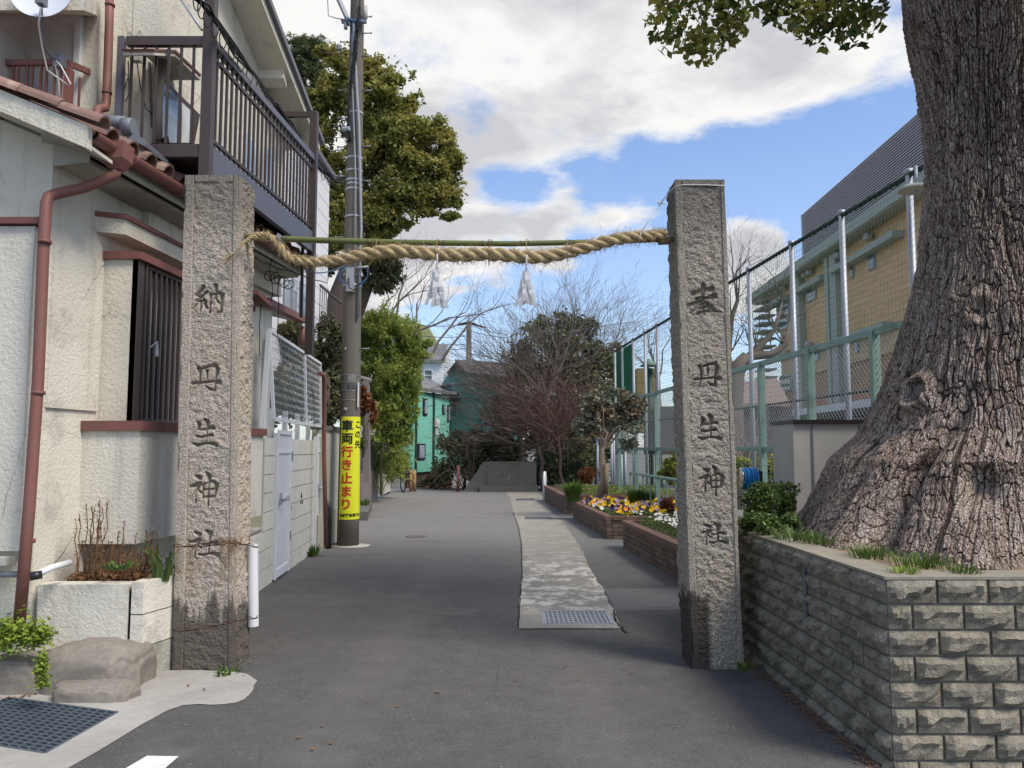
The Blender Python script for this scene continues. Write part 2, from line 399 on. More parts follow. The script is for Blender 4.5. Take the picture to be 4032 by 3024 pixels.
def m_blocks():
    n = NT('split_block'); oi = n.N.new('ShaderNodeObjectInfo'); a = n.noise(9, 6, .75); b = n.noise(1.1, 4, .6)
    c = (.385, .35, .275); col = n.mix(n.rng(a, .32, .68), sc3(c, .50), sc3(c, 1.4)); col = n.mix(n.rng(oi.outputs['Random'], 0, 1, 0, .35), col, (.30, .285, .24))
    d = n.rng(n.noise(6.5, 6, .78), .50, .66, 0, .6, True); col = n.mix(d, col, (.10, .10, .078)); col = n.mix(n.rng(b, .5, .75, 0, .55, True), col, (.11, .115, .09))
    g = n.N.new('ShaderNodeSeparateXYZ'); n.L.new(n.pos(), g.inputs[0])
    far_dark = n.math('MULTIPLY', n.rng(g.outputs[1], 4.4, 6.4, 0, .6, True), n.rng(n.noise(3, 5, .7), .3, .6, .35, 1)); col = n.mix(far_dark, col, (.055, .055, .042))  # patchy darkening that grows along the lane face towards its far end
    col = n.mix(n.rng(n.vor(48), .02, .10, .6, 0), col, (.05, .05, .045))
    nm = n.bump(n.math('ADD', n.math('MULTIPLY', n.noise(13, 7, .78), 1.6), n.noise(90, 3, .7)), 1.0, .02)
    return n.out(col, .93, nm, spec=.2)

MAT = dict(
 asphalt=m_asphalt(), concrete=m_concrete(), apron=m_concrete('apron_concrete', (.40, .39, .36), dark=.4, sc=1.4),
 strip=m_concrete('strip_concrete', (.29, .275, .24), patchy=.9), darkcon=m_concrete('weathered_concrete', (.15, .15, .135), dark=.7),
 cap=m_concrete('cap_concrete', (.29, .27, .215)), lightcon=m_concrete('pale_concrete', (.47, .46, .41), dark=.3),
 granite_l=m_granite('brown_granite', (.42, .37, .305), stain_z=.42, rust=True), granite_r=m_granite('grey_granite', (.31, .278, .228), stain_z=.50, side=(1.38, 1.43, 1, .0)),
 rock=m_concrete('field_rock', (.27, .245, .21), dark=.8, sc=1.6),
 stucco=m_stucco('cream_stucco', (.66, .63, .53)), stucco_w=m_stucco('white_stucco', (.67, .645, .56)), stucco_s=m_stucco('shaded_stucco', (.46, .45, .38), (.17, .165, .13)),  # shaded_stucco: darker copy of the cream, eave shade put into its colour
 redpipe=plain('red_brown_pipe', (.215, .095, .080), .5, var=.14, bump=.12, dirt=(.17, .10, .085), dscale=3),
 redtrim=plain('red_brown_trim', (.20, .085, .072), .6, var=.2, bump=.2, dirt=(.12, .075, .065)),
 tile=plain('terracotta_tile', (.25, .155, .125), .7, var=.3, bump=.4, dirt=(.38, .31, .23), dscale=6, objvar=.25),
 brown=plain('brown_aluminium', (.060, .042, .036), .45, var=.12, spec=.5), brownblue=plain('brown_aluminium_face', (.11, .105, .12), .35, var=.1, spec=.5),
 darkm=plain('black_metal', (.018, .016, .017), .4, spec=.5), greybar=plain('grey_bar', (.10, .10, .11), .35, spec=.5, metal=.3),
 white=plain('white_paint', (.70, .72, .74), .45, var=.06, dirt=(.5, .5, .48)), pvc=plain('pvc_pipe', (.66, .68, .70), .35, var=.04),
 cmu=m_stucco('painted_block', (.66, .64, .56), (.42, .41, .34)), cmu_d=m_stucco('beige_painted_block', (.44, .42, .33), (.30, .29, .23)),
 siding=plain('white_siding', (.70, .71, .73), .5, var=.05, bump=.3, bscale=8), glass=m_glass('window_glass'), glass_b=m_glass('sky_glass', (.30, .37, .45), .06),
 curtain=m_glass('curtained_glass', (.55, .57, .57), .2),
 pole=plain('pole_concrete', (.135, .122, .105), .85, var=.18, bump=.5, bscale=90, streak=(.085, .075, .065)),
 zinc=plain('galvanised_steel', (.36, .385, .42), .5, metal=.3, var=.12), steel=plain('grey_steel', (.24, .26, .29), .45, metal=.4, var=.2),
 cable=plain('black_cable', (.012, .012, .013), .5), bluecable=plain('blue_cable', (.05, .12, .22), .5), conduit=plain('grey_conduit', (.30, .33, .36), .45),
 yellow=plain('yellow_banner', (.72, .74, .03), .4, var=.06, vscale=5, bump=.15, bscale=12), ink=plain('black_ink', (.012, .014, .012), .5), red=plain('red_ink', (.52, .04, .025), .5),
 straw=plain('rice_straw', (.47, .365, .20), .9, var=.32, vscale=18, bump=.5, bscale=150), bamboo=plain('green_bamboo', (.125, .145, .035), .38, var=.25, vscale=3, spec=.5), node=plain('bamboo_node', (.09, .085, .045), .6),
 paper=m_leaf('white_paper', (.84, .84, .84), (.90, .90, .90), None, .7, .35), string=plain('white_string', (.62, .62, .60), .8), wood=plain('weathered_wood', (.28, .20, .125), .8, var=.25, vscale=8, bump=.4),
 rust=plain('rusty_wire', (.075, .035, .02), .8, var=.4), block=m_blocks(), mortar=m_concrete('mortar', (.225, .215, .185)),
 bark=m_bark(), brick=plain('planter_brick', (.155, .108, .085), .85, var=.25, vscale=12, bump=.5, bscale=70, objvar=.3, dirt=(.085, .065, .052), dscale=3), brickcap=plain('planter_cap_brick', (.185, .11, .085), .8, var=.2, vscale=8, bump=.4, objvar=.15),
 bmortar=plain('brick_mortar', (.10, .08, .066), .9, bump=.3), soil=plain('dark_soil', (.085, .058, .040), .95, var=.5, vscale=9, bump=1, bscale=30), mulch=plain('leaf_mulch', (.27, .20, .135), .95, var=.5, vscale=14, bump=1, bscale=40),
 lgrey=plain('grey_box_panel', (.42, .41, .375), .5, var=.05, streak=(.25, .24, .215)), mint=plain('mint_fence_paint', (.23, .35, .29), .45, var=.12, dirt=(.12, .17, .14)), net=plain('green_net_cord', (.03, .15, .085), .7),
 rope_d=plain('dark_rope', (.035, .06, .05), .8), wire=plain('zinc_wire', (.33, .36, .36), .5, metal=.3), tan=None, roofgrey=plain('grey_metal_roof', (.16, .165, .18), .5, var=.1),
 louvre=plain('grey_louvre', (.33, .31, .325), .5, var=.08), gconc=plain('pale_green_concrete', (.36, .38, .33), .8, var=.1, bump=.2), teal=plain('teal_wall', (.20, .56, .46), .8, var=.07, vscale=1.5, streak=(.10, .36, .30), bump=.2), teal_d=plain('teal_wall_weathered', (.16, .43, .37), .85, var=.15, vscale=1.0, streak=(.06, .20, .18)),
 dkroof=plain('dark_corrugated_roof', (.075, .065, .07), .6, var=.2), ltgreen=plain('olive_building', (.30, .33, .16), .8), purple=plain('mauve_wall', (.20, .175, .17), .85, var=.06, bump=.3), cream=plain('cream_gate', (.52, .50, .44), .5),
 brownbark=plain('tree_bark', (.085, .068, .055), .9, var=.35, vscale=6, bump=.8, bscale=40), greybark=plain('pale_twig_bark', (.20, .175, .155), .9, var=.3, vscale=5), darktwig=plain('dark_twig_bark', (.14, .11, .095), .9, var=.3), redtwig=plain('reddish_twig', (.19, .12, .105), .9, var=.35), palebark=plain('pale_bark', (.34, .27, .205), .85, var=.25, vscale=9),
 l_camphor=m_leaf('camphor_leaf', (.03, .07, .014), (.095, .15, .03), (.26, .24, .05), .4, .4), l_oliv=m_leaf('olive_green_leaf', (.11, .145, .035), (.30, .32, .08), (.42, .38, .11), .5, .45),
 l_pine=m_leaf('pine_needle', (.04, .075, .035), (.10, .135, .06), (.17, .19, .07), .6, .15), l_bamb=m_leaf('bamboo_leaf', (.11, .18, .035), (.25, .34, .07), (.36, .40, .09), .5, .35),
 l_dark=m_leaf('dark_evergreen_leaf', (.07, .105, .045), (.19, .235, .10), (.22, .20, .11), .5, .25), l_clip=m_leaf('clipped_shrub_leaf', (.05, .07, .03), (.13, .15, .065), (.17, .15, .07), .5, .2),
 l_grey=m_leaf('greygreen_leaf', (.14, .17, .12), (.30, .33, .25), (.24, .17, .10), .5, .25), l_red=m_leaf('russet_leaf', (.16, .05, .025), (.24, .11, .04), None, .5, .3), l_weed=m_leaf('weed_leaf', (.045, .095, .018), (.13, .20, .035), None, .5, .3),
 l_lime=m_leaf('clover_leaf', (.16, .25, .03), (.30, .38, .06), None, .5, .3), l_bush=m_leaf('low_bush_leaf', (.055, .10, .025), (.16, .23, .06), None, .45, .25), l_dry=m_leaf('dry_leaf', (.16, .075, .035), (.26, .15, .075), None, .8, .2),
 l_yel=m_leaf('yellow_shrub_leaf', (.22, .24, .05), (.38, .36, .08), None, .5, .3), f_yel=plain('yellow_petal', (.85, .52, .01), .6, var=.15, objvar=.12), f_pur=plain('purple_petal', (.055, .018, .12), .6, objvar=.3), f_wht=plain('white_petal', (.75, .72, .66), .6, objvar=.1), f_org=plain('orange_petal', (.80, .30, .07), .6, objvar=.2), f_pink=plain('lilac_petal', (.55, .36, .52), .6, objvar=.2),
 paint=plain('road_paint', (.72, .72, .70), .7, var=.1, dirt=(.4, .4, .39), dscale=8), grate=plain('bluegrey_grate', (.115, .145, .175), .5, metal=.35, var=.2), zgrate=plain('zinc_grate', (.36, .375, .41), .45, metal=.4, var=.15), pit=plain('dark_pit', (.012, .011, .010), .9),
 blue=plain('blue_hose', (.02, .20, .50), .35), chrome=plain('hose_reel_side', (.5, .45, .36), .25, metal=.8), dish=plain('dish_white', (.62, .66, .72), .35, var=.04), slate=plain('slate_grey_plastic', (.17, .185, .215), .5, var=.08),
 dkgreen=plain('dark_green_paint', (.02, .06, .05), .5), tyre=plain('tyre_rubber', (.02, .02, .02), .8), yellowrail=plain('yellow_wood_rail', (.34, .23, .09), .8),
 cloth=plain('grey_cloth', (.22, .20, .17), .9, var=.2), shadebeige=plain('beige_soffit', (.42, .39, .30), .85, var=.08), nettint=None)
def m_tile_facade(name, c):
    n = NT(name); br = n.N.new('ShaderNodeTexBrick'); v = n.N.new('ShaderNodeSeparateXYZ'); n.L.new(n.pos(), v.inputs[0])
    cb = n.N.new('ShaderNodeCombineXYZ'); n.L.new(v.outputs[1], cb.inputs[0]); n.L.new(v.outputs[2], cb.inputs[1]); n.L.new(cb.outputs[0], br.inputs['Vector'])
    br.inputs['Scale'].default_value = 1; br.inputs['Brick Width'].default_value = .6; br.inputs['Row Height'].default_value = .2; br.inputs['Mortar Size'].default_value = .012
    br.inputs['Color1'].default_value = (*sc3(c, 1.08), 1); br.inputs['Color2'].default_value = (*sc3(c, .90), 1); br.inputs['Mortar'].default_value = (*sc3(c, .86), 1)
    return n.out(br.outputs['Color'], .8)
MAT['tan'] = m_tile_facade('tan_tile_facade', (.62, .40, .215)); MAT['tan2'] = m_tile_facade('orange_tile_facade', (.42, .22, .12))

# ------------------------------------------------------------------ foliage and trees
def leaf_quads(name, C, size, mat, parent=None, elong=1.6, droop=0.0, up=.35, dirs=None, jit=.35):
    n = len(C); d = np.random.normal(size=(n, 3)) if dirs is None else dirs + np.random.normal(size=(n, 3))*.35
    d[:, 2] = d[:, 2]*.7 - droop; d /= np.linalg.norm(d, axis=1)[:, None]+1e-9
    nn = np.random.normal(size=(n, 3)); nn[:, 2] = np.abs(nn[:, 2])+up; s = np.cross(d, nn); s /= np.linalg.norm(s, axis=1)[:, None]+1e-9
    nrm = np.cross(s, d); L = size*(1+jit*np.random.uniform(-1, 1, n))[:, None]; w = L/elong
    vs = np.stack([C-d*L/2, C+s*w/2+nrm*w*.15, C+d*L/2, C-s*w/2+nrm*w*.15], 1).reshape(-1, 3)
    return np_obj(name, vs, np.arange(4*n).reshape(-1, 4), mat, parent)
def clump_pts(blobs, nsub, nleaf, rsub=.33, shell=.5, freq=None, over=6):      # leaf centres gathered in soft uneven tufts; a few are returned as limb ends
    vol = np.array([b[1][0]*b[1][2] for b in blobs]); vol = vol/vol.sum(); C = []; S = []
    for bi, ((c, r), w) in enumerate(zip(blobs, vol)):
        fr = freq or 2.6/max(.25, min(r)); m = max(8, int(nleaf*w)); k = m*over
        d = np.random.normal(size=(k, 3)); d /= np.linalg.norm(d, axis=1)[:, None]; q = np.random.uniform(0, 1, k)**(1/2.4)*1.42
        p = np.array(c)+d*q[:, None]*np.array(r); wp_ = p*(1.5/max(.3, min(r))); p = p+np.stack([fbm(wp_, 3, 41), fbm(wp_, 3, 52), fbm(wp_, 3, 63)], -1)*min(r)*.42
        dens = fbm(p*fr, 3, 7, .6)*2.1+fbm(p*fr*.35, 2, 19)*1.1+(1-q**2)*.55*(1-shell)+np.where(q < shell*.7, -.4, 0)-np.clip(q-.72, 0, 1)*2.3
        keep = np.argsort(-(dens+np.random.normal(size=k)*.34))[:m]; p = p[keep]; C.append(p); S.append(p[np.random.choice(len(p), max(2, int(nsub*w)))])
    return np.concatenate(C), np.concatenate(S)
def pblob(px, py, Y, rpx, rpy, ry=None):
    c = P(px, py, Y); k = Y/FPX; return (tuple(c), (rpx*k, ry if ry else rpx*k*.8, rpy*k))
def curve_pts(a, b, n=6, sag=0.0, wob=0.0):
    a = V(a); b = V(b); L = (b-a).length; out = []
    for i in range(n):
        t = i/(n-1); p = a.lerp(b, t); p.z -= sag*4*t*(1-t)
        if 0 < i < n-1 and wob: p += V((random.gauss(0, wob), random.gauss(0, wob), random.gauss(0, wob)))*L
        out.append(p)
    return out
def twigs(mb, p, d, L, r, depth, nseg=3, spread=.6, nb=(2, 3), up=.12, ends=None, shrink=.72, sides=3, gnarl=.16):
    pts = [V(p)]; d = V(d).normalized(); rs = [r]
    for i in range(nseg):
        d = (d + V((random.gauss(0, gnarl), random.gauss(0, gnarl), random.gauss(0, gnarl)+up*.4))).normalized()
        pts.append(pts[-1]+d*L/nseg); rs.append(r*(1-(i+1)/nseg*.38))
    mb.tube(pts, rs, max(3, sides), cap=False)
    if depth <= 0:
        if ends is not None: ends.append(pts[-1])
        return
    for k in range(random.randint(*nb)):
        t = random.uniform(.35, 1.0) if k else 1.0
        i = min(int(t*nseg), nseg-1); q = pts[i].lerp(pts[i+1], t*nseg-i)
        o = V((random.gauss(0, 1), random.gauss(0, 1), random.gauss(0, 1)+up)); o = (o - d*o.dot(d)); o = o.normalized() if o.length > .01 else d
        nd = (d + o*spread*random.uniform(.6, 1.2)).normalized()
        twigs(mb, q, nd, L*shrink*random.uniform(.8, 1.15), rs[-1]*.72, depth-1, nseg, spread, nb, up, ends, shrink, sides-1, gnarl)
def grass_blades(name, base, n, h, mat, parent=None, spread=.12, lean=.5, w=.008):
    vs = []; B = V(base)
    for i in range(n):
        a = random.uniform(0, 2*math.pi); rr = random.random()**.5*spread; p = B+V((rr*math.cos(a), rr*math.sin(a), 0))
        d = V((math.cos(a), math.sin(a), 0))*lean*random.uniform(.2, 1); hh = h*random.uniform(.55, 1.1); s = V((-math.sin(a), math.cos(a), 0))*w
        m = p+d*hh*.4+V((0, 0, hh*.62)); t = p+d*hh*1.1+V((0, 0, hh*(.95-.35*lean*random.random())))
        vs += [p-s, p+s, m+s*.8, m-s*.8, m-s*.8, m+s*.8, t, t]
    vs = np.array([tuple(v) for v in vs]); return np_obj(name, vs, np.arange(len(vs)).reshape(-1, 4), mat, parent)
def text_mesh(txt, size, offset=0.0, vertical=False):
    cu = bpy.data.curves.new('t', 'FONT'); cu.body = txt; cu.size = size; cu.align_x = 'CENTER'; cu.align_y = 'CENTER'; cu.offset = offset
    cu.resolution_u = 3; o = bpy.data.objects.new('t', cu); COL.objects.link(o); bpy.context.view_layer.update()
    me = bpy.data.meshes.new_from_object(o.evaluated_get(bpy.context.evaluated_depsgraph_get())); bpy.data.objects.remove(o); return me
def flat_text(name, txt, size, mat, origin, xdir, parent, offset=0.0, th=.003, up=V((0, 0, 1))):
    me = text_mesh(txt, size, offset); X = V(xdir).normalized(); mb = bmesh.new(); mb.from_mesh(me)
    off = wloc(parent) if parent else V((0, 0, 0))
    for v in mb.verts: v.co = V(origin)+X*v.co.x+up*v.co.y-off
    mb.to_mesh(me); mb.free(); me.materials.clear(); me.materials.append(mat); me.name = name
    o = bpy.data.objects.new(name, me); COL.objects.link(o); o.parent = parent; return o

# ================================================================== GROUND
def sheet(name, outer, holes, z, mat, label=None):
    pts = [V((p[0], p[1])) for p in outer]; edges = [(i, (i+1) % len(outer)) for i in range(len(outer))]
    for h in holes:
        b = len(pts); pts += [V((p[0], p[1])) for p in h]; edges += [(b+i, b+(i+1) % len(h)) for i in range(len(h))]
    vs, _, fs, _, _, _ = delaunay_2d_cdt(pts, edges, [], 1, 1e-5)
    def inside(c, poly):
        r = False
        for i in range(len(poly)):
            a, b = poly[i], poly[i-1]
            if (a[1] > c[1]) != (b[1] > c[1]) and c[0] < (b[0]-a[0])*(c[1]-a[1])/(b[1]-a[1])+a[0]: r = not r
        return r
    keep = []
    for f in fs:
        c = sum((vs[i] for i in f), V((0, 0)))/len(f)
        if inside(c, outer) and not any(inside(c, h) for h in holes): keep.append(tuple(f))
    mb = MB(); mb.add([(v.x, v.y, z) for v in vs], keep); o = mb.build(name, mat)
    bm = bmesh.new(); bm.from_mesh(o.data)
    for f in bm.faces:
        if f.normal.z < 0: f.normal_flip()
    bm.to_mesh(o.data); bm.free()
    return kind(o, 'structure', label)
def gp(*pp): return [G(x, y)[:2] for x, y in pp]
g1 = gp((30, 2749), (462, 2807), (178, 2968), (-300, 2905)); g1[3] = (g1[0][0]+g1[2][0]-g1[1][0], g1[0][1]+g1[2][1]-g1[1][1])
g2 = [(G(2138, 2408)[0], G(2138, 2408)[1]), (G(2389, 2408)[0], G(2389, 2408)[1])]
y0, y1 = G(2138, 2408).y, G(2148, 2460).y; xl, xr = G(2142, 2435).x, G(2402, 2435).x
g2 = [(xl, y0), (xr, y0), (xr, y1), (xl, y1)]
def rect(px0, px1, pya, pyb):
    a, b = G(px0, pya).y, G(px0, pyb).y; m = (pya+pyb)/2; xa, xb = G(px0, m).x, G(px1, m).x
    return [(xa, a), (xb, a), (xb, b), (xa, b)]
g3 = rect(2067, 2171, 2034, 2045); g4 = rect(2033, 2102, 1963, 1971)
holes = [g1, g2, g3, g4]
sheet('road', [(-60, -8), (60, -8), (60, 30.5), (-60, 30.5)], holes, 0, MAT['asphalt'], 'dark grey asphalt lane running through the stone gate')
mb = MB(); mb.add([(-900, 30.5, -.02), (900, 30.5, -.02), (900, 34, -1.0), (-900, 34, -1.0), (-900, 1600, -1.0), (900, 1600, -1.0)], [(0, 1, 2, 3), (3, 2, 5, 4)])
kind(mb.build('ground', MAT['darkcon']), 'structure')
mb = MB(); mb.add([(-900, -600, -.03), (-60, -600, -.03), (-60, 30.5, -.03), (-900, 30.5, -.03), (60, -600, -.03), (900, -600, -.03), (900, 30.5, -.03), (60, 30.5, -.03), (-60, -8, -.03), (60, -8, -.03)],
                  [(0, 1, 2, 3), (4, 5, 6, 7), (1, 4, 9, 8)]); kind(mb.build('ground', MAT['asphalt']), 'structure')
def jit(poly, amt, step=.18):
    out = []
    for i in range(len(poly)):
        a, b = V(poly[i]), V(poly[(i+1) % len(poly)]); L = (b-a).length; n = max(1, int(L/step))
        for k in range(n):
            p = a.lerp(b, k/n); out.append((p.x+random.gauss(0, amt), p.y+random.gauss(0, amt)))
    return out
ap = gp((500, 2640), (700, 2640), (870, 2643), (925, 2648), (965, 2656), (992, 2667), (1004, 2682), (1003, 2700), (996, 2720), (980, 2740), (958, 2757), (925, 2769), (885, 2776), (840, 2777), (790, 2774), (724, 2779), (646, 2799), (601, 2829), (501, 2890), (390, 2957), (278, 3019), (150, 3090), (-900, 2960), (-900, 2560))
ap = [ap[0]]+ap[1:]
sheet('kerbside_apron', jit(ap, .006, .12), [g1], .004, MAT['apron'], 'pale concrete apron round the steel grate beside the rocks')
st = gp((2042, 2475), (2049, 2330), (2058, 2258), (2054, 2137), (2044, 2080), (2022, 2017), (2010, 1966), (1991, 1938), (2119, 1937), (2143, 1969), (2181, 2027), (2205, 2041), (2239, 2089), (2283, 2152), (2321, 2234), (2374, 2325), (2418, 2407), (2450, 2475))
sheet('drain_strip', jit(st, .008, .2), [g2, g3, g4], .004, MAT['strip'], 'worn pale concrete drain strip set in the lane')
side = gp((2424, 2407), (2374, 2318), (2690, 2318), (2700, 2402))
sheet('patched_pavement', jit(side, .006), [], .003, plain('patched_asphalt', (.145, .143, .14), .9, var=.15, vscale=5, bump=.5, bscale=120))
side = gp((2255, 2145), (2283, 2152), (2640, 2300), (2640, 2140))
# a joint line, cracks
def crack(name, pts, w):
    mb = MB(); vs = []
    P_ = [G(*p) for p in pts]; Q = []
    for a, b in zip(P_[:-1], P_[1:]):
        n = max(2, int((b-a).length/.06))
        for k in range(n): q = a.lerp(b, k/n); Q.append(q+V((random.gauss(0, .006), random.gauss(0, .006), 0)))
    for i, q in enumerate(Q):
        t = (Q[min(i+1, len(Q)-1)]-Q[max(i-1, 0)]).normalized(); s = V((-t.y, t.x, 0))*w*random.uniform(.5, 1.2); vs += [q+s+V((0, 0, .0065)), q-s+V((0, 0, .0065))]
    mb.add(vs, [(2*i, 2*i+1, 2*i+3, 2*i+2) for i in range(len(Q)-1)]); return kind(mb.build(name, MAT['pit']), 'structure')
crack('pavement_crack', [(2416, 2405), (2422, 2440), (2450, 2480), (2478, 2500)], .012)
crack('pavement_crack', [(2418, 2400), (2700, 2392)], .004)
crack('pavement_crack', [(2040, 2478), (2450, 2480)], .006)
crack('pavement_crack', [(2041, 2470), (2049, 2330), (2057, 2258), (2052, 2137), (2042, 2080), (2020, 2017)], .006)
mb = MB(); pm = gp((480, 3040), (579, 2982), (704, 2984), (640, 3040)); mb.add([(x, y, .008) for x, y in [pm[0], pm[3], pm[2], pm[1]]], [(0, 1, 2, 3)])
kind(mb.build('road_marking', MAT['paint']), 'structure', 'white painted road marking at the lane mouth')
# sand and leaf litter along the foot of the retaining wall
def litter(name, a, b, n, w, mats, label):
    vs = []
    for i in range(n):
        t = random.random(); p = V(a).lerp(V(b), t)+V((-abs(random.gauss(0, w)), random.gauss(0, .02), .006+random.random()*.006)); r = random.uniform(.003, .012); an = random.uniform(0, 6.28)
        for k in range(4): q = an+k*1.57; vs.append((p.x+r*math.cos(q)*(1 if k % 2 else .5), p.y+r*math.sin(q), p.z+random.uniform(0, .006)))
    return kind(np_obj(name, np.array(vs), np.arange(4*n).reshape(-1, 4), mats), 'stuff', label)
litter('leaf_litter', (1.80, 3.3, 0), (1.73, 5.9, 0), 900, .04, MAT['l_dry'], 'brown crumbs of leaf and sand along the wall foot')
litter('leaf_litter', (-2.4, 5.35, 0), (-3.2, 4.85, 0), 160, .03, MAT['l_dry'], 'crumbs of leaf beside the planter and rocks')
vs = []
for i in range(420):
    x, y = random.uniform(-3, 3), 3+random.random()**1.5*14; r = random.uniform(.002, .0065); a = random.uniform(0, 6)
    if x > 1.6 or (x < -1.9 and y < 8): continue
    for k in range(4): vs.append((x+r*math.cos(a+k*1.57), y+r*math.sin(a+k*1.57)*.7, .0075))
kind(np_obj('road_grit', np.array(vs), np.arange(len(vs)).reshape(-1, 4), MAT['lightcon']), 'stuff', 'pale grit and scraps scattered over the asphalt')

# grates ----------------------------------------------------------
def grate(label, quad, nu, nv, wu, wv, mat, depth=.035, solid=None, ztop=.007):
    a, b, c, d = [V((q[0], q[1], 0)) for q in quad]       # a back-left, b back-right, c front-right, d front-left
    ctr = (a+b+c+d)/4; t = thing('drain_grate', label, 'drain grate', (ctr.x, ctr.y, 0))
    m = MB(); m.add([(p.x, p.y, -.16) for p in (a, b, c, d)]+[(p.x, p.y, -.005) for p in (a, b, c, d)], [(0, 1, 2, 3), (0, 4, 5, 1), (1, 5, 6, 2), (2, 6, 7, 3), (3, 7, 4, 0)])
    m.build('pit', MAT['pit'], t)
    f = MB(); z = ztop-depth/2
    for p, q in ((a, b), (b, c), (c, d), (d, a)): f.bar(p+V((0, 0, z)), q+V((0, 0, z)), wv*1.3, depth)
    f.build('frame', mat, t)
    ux = (b-a).normalized(); L1 = (b-a).length; uy = (d-a).normalized(); L2 = (d-a).length
    mu = MB().bar((0, 0, 0), tuple((c-b)), wu, depth).mesh('bar', mat); mv = MB().bar((0, 0, 0), tuple((b-a)), wv, depth*.9).mesh('cross_bar', mat)
    for i in range(1, nu): p = a+(b-a)*i/nu; link('bar', mu, t, (p.x, p.y, z))
    for j in range(1, nv): p = a+(d-a)*j/nv; link('cross_bar', mv, t, (p.x, p.y, z-.0015))
    return t
grate('large blue-grey steel grid grate in the pale apron', g1, 13, 15, .012, .012, MAT['grate'])
grate('pale cast grate with square holes at the near end of the drain strip', g2, 14, 6, .017, .032, MAT['zgrate'], .018)
grate('narrow dark slotted grate midway along the drain strip', g3, 15, 1, .02, .01, MAT['zgrate'], .02)
grate('small slotted grate at the far end of the drain strip', g4, 12, 1, .02, .01, MAT['zgrate'], .02)
mh = G(1640, 2113); m = MB(); m.lathe((mh.x, mh.y, .002), [(.19, 0), (.19, .006), (.17, .008), (0.001, .008)], 24); tag(m.build('manhole_cover', MAT['pole'], loc=(mh.x, mh.y, 0)), 'small round cover in the asphalt beyond the pole', 'manhole cover')

# ================================================================== STONE PILLARS
GLY = {
 '納': [[(.35,.04,.10),(.26,.20,.08),(.12,.34,.06),(.24,.37,.07),(.38,.34,.06)], [(.46,.22,.08),(.32,.38,.07),(.14,.54,.05),(.28,.54,.06),(.42,.50,.05)], [(.34,.44,.05),(.45,.57,.08)], [(.29,.52,.07),(.29,.88,.05)], [(.18,.62,.06),(.07,.82,.05)], [(.40,.62,.05),(.48,.76,.08)],
        [(.58,.30,.08),(.58,.92,.06)], [(.58,.31,.06),(.84,.26,.08),(.94,.33,.12),(.92,.88,.08),(.80,.93,.05)], [(.74,.02,.12),(.75,.33,.06),(.63,.62,.03)], [(.73,.42,.04),(.88,.64,.10)]],
 '丹': [[(.20,.14,.13),(.27,.30,.12),(.27,.62,.07),(.14,.98,.03)], [(.27,.17,.07),(.60,.06,.09),(.84,.03,.12),(.93,.18,.14),(.84,.55,.08),(.84,.92,.10),(.66,.90,.10),(.50,.78,.04)], [(.54,.24,.09),(.54,.50,.05)], [(-.02,.68,.10),(.45,.64,.08),(.80,.60,.08),(1.02,.64,.14)]],
 '生': [[(.17,.06,.06),(.24,.18,.15),(.20,.32,.10),(.05,.55,.02)], [(.24,.36,.08),(.45,.37,.08),(.70,.30,.11),(.85,.30,.12)], [(.16,.62,.08),(.35,.66,.09),(.60,.60,.07),(.80,.58,.11)], [(.48,-.02,.10),(.60,.08,.16),(.58,.30,.06),(.57,.92,.05)], [(.0,.90,.06),(.18,.97,.12),(.50,.90,.08),(.80,.90,.10),(1.0,.96,.13)]],
 '神': [[(.18,.10,.08),(.34,.17,.14)], [(.0,.46,.08),(.22,.42,.13),(.34,.36,.13),(.22,.60,.06),(.0,.92,.02)], [(.22,.56,.05),(.22,1.02,.06)], [(.30,.60,.05),(.42,.70,.08)], [(.46,.40,.07),(.48,.88,.06)], [(.46,.40,.06),(.82,.28,.09),(.97,.42,.15),(.90,.82,.07)], [(.50,.58,.06),(.86,.56,.08)], [(.50,.84,.07),(.88,.82,.09)], [(.56,-.02,.07),(.68,.12,.15),(.67,.40,.06),(.67,1.16,.06)]],
 '社': [[(.18,.08,.08),(.36,.15,.13)], [(.0,.44,.07),(.22,.42,.12),(.36,.35,.14),(.22,.58,.06),(.0,.88,.02)], [(.21,.56,.05),(.20,1.02,.05)], [(.30,.58,.05),(.42,.66,.07)], [(.58,.03,.09),(.74,.12,.17),(.70,.40,.07),(.70,.90,.05)], [(.44,.52,.06),(.60,.54,.09),(.80,.46,.08),(.96,.48,.14)], [(.34,.90,.06),(.50,.94,.10),(.70,.87,.06),(.90,.88,.12),(1.05,.93,.14)]],
 '奉': [[(.14,.29,.13),(.40,.21,.09),(.52,.19,.09),(.70,.15,.15)], [(.22,.48,.07),(.42,.42,.05),(.55,.45,.07),(.78,.38,.14)], [(.0,.68,.10),(.26,.60,.09),(.42,.53,.10)], [(.42,.52,.10),(.26,.78,.10),(.04,.95,.04)], [(.48,.53,.03),(.66,.74,.12),(.80,.88,.09),(1.02,.92,.02)], [(.44,.0,.10),(.45,.12,.14),(.43,.34,.06),(.43,.52,.05)], [(.34,.80,.07),(.50,.74,.07),(.58,.72,.08)], [(.28,.96,.10),(.44,.90,.06),(.68,.86,.10)], [(.44,.62,.08),(.46,1.0,.05)]],
}
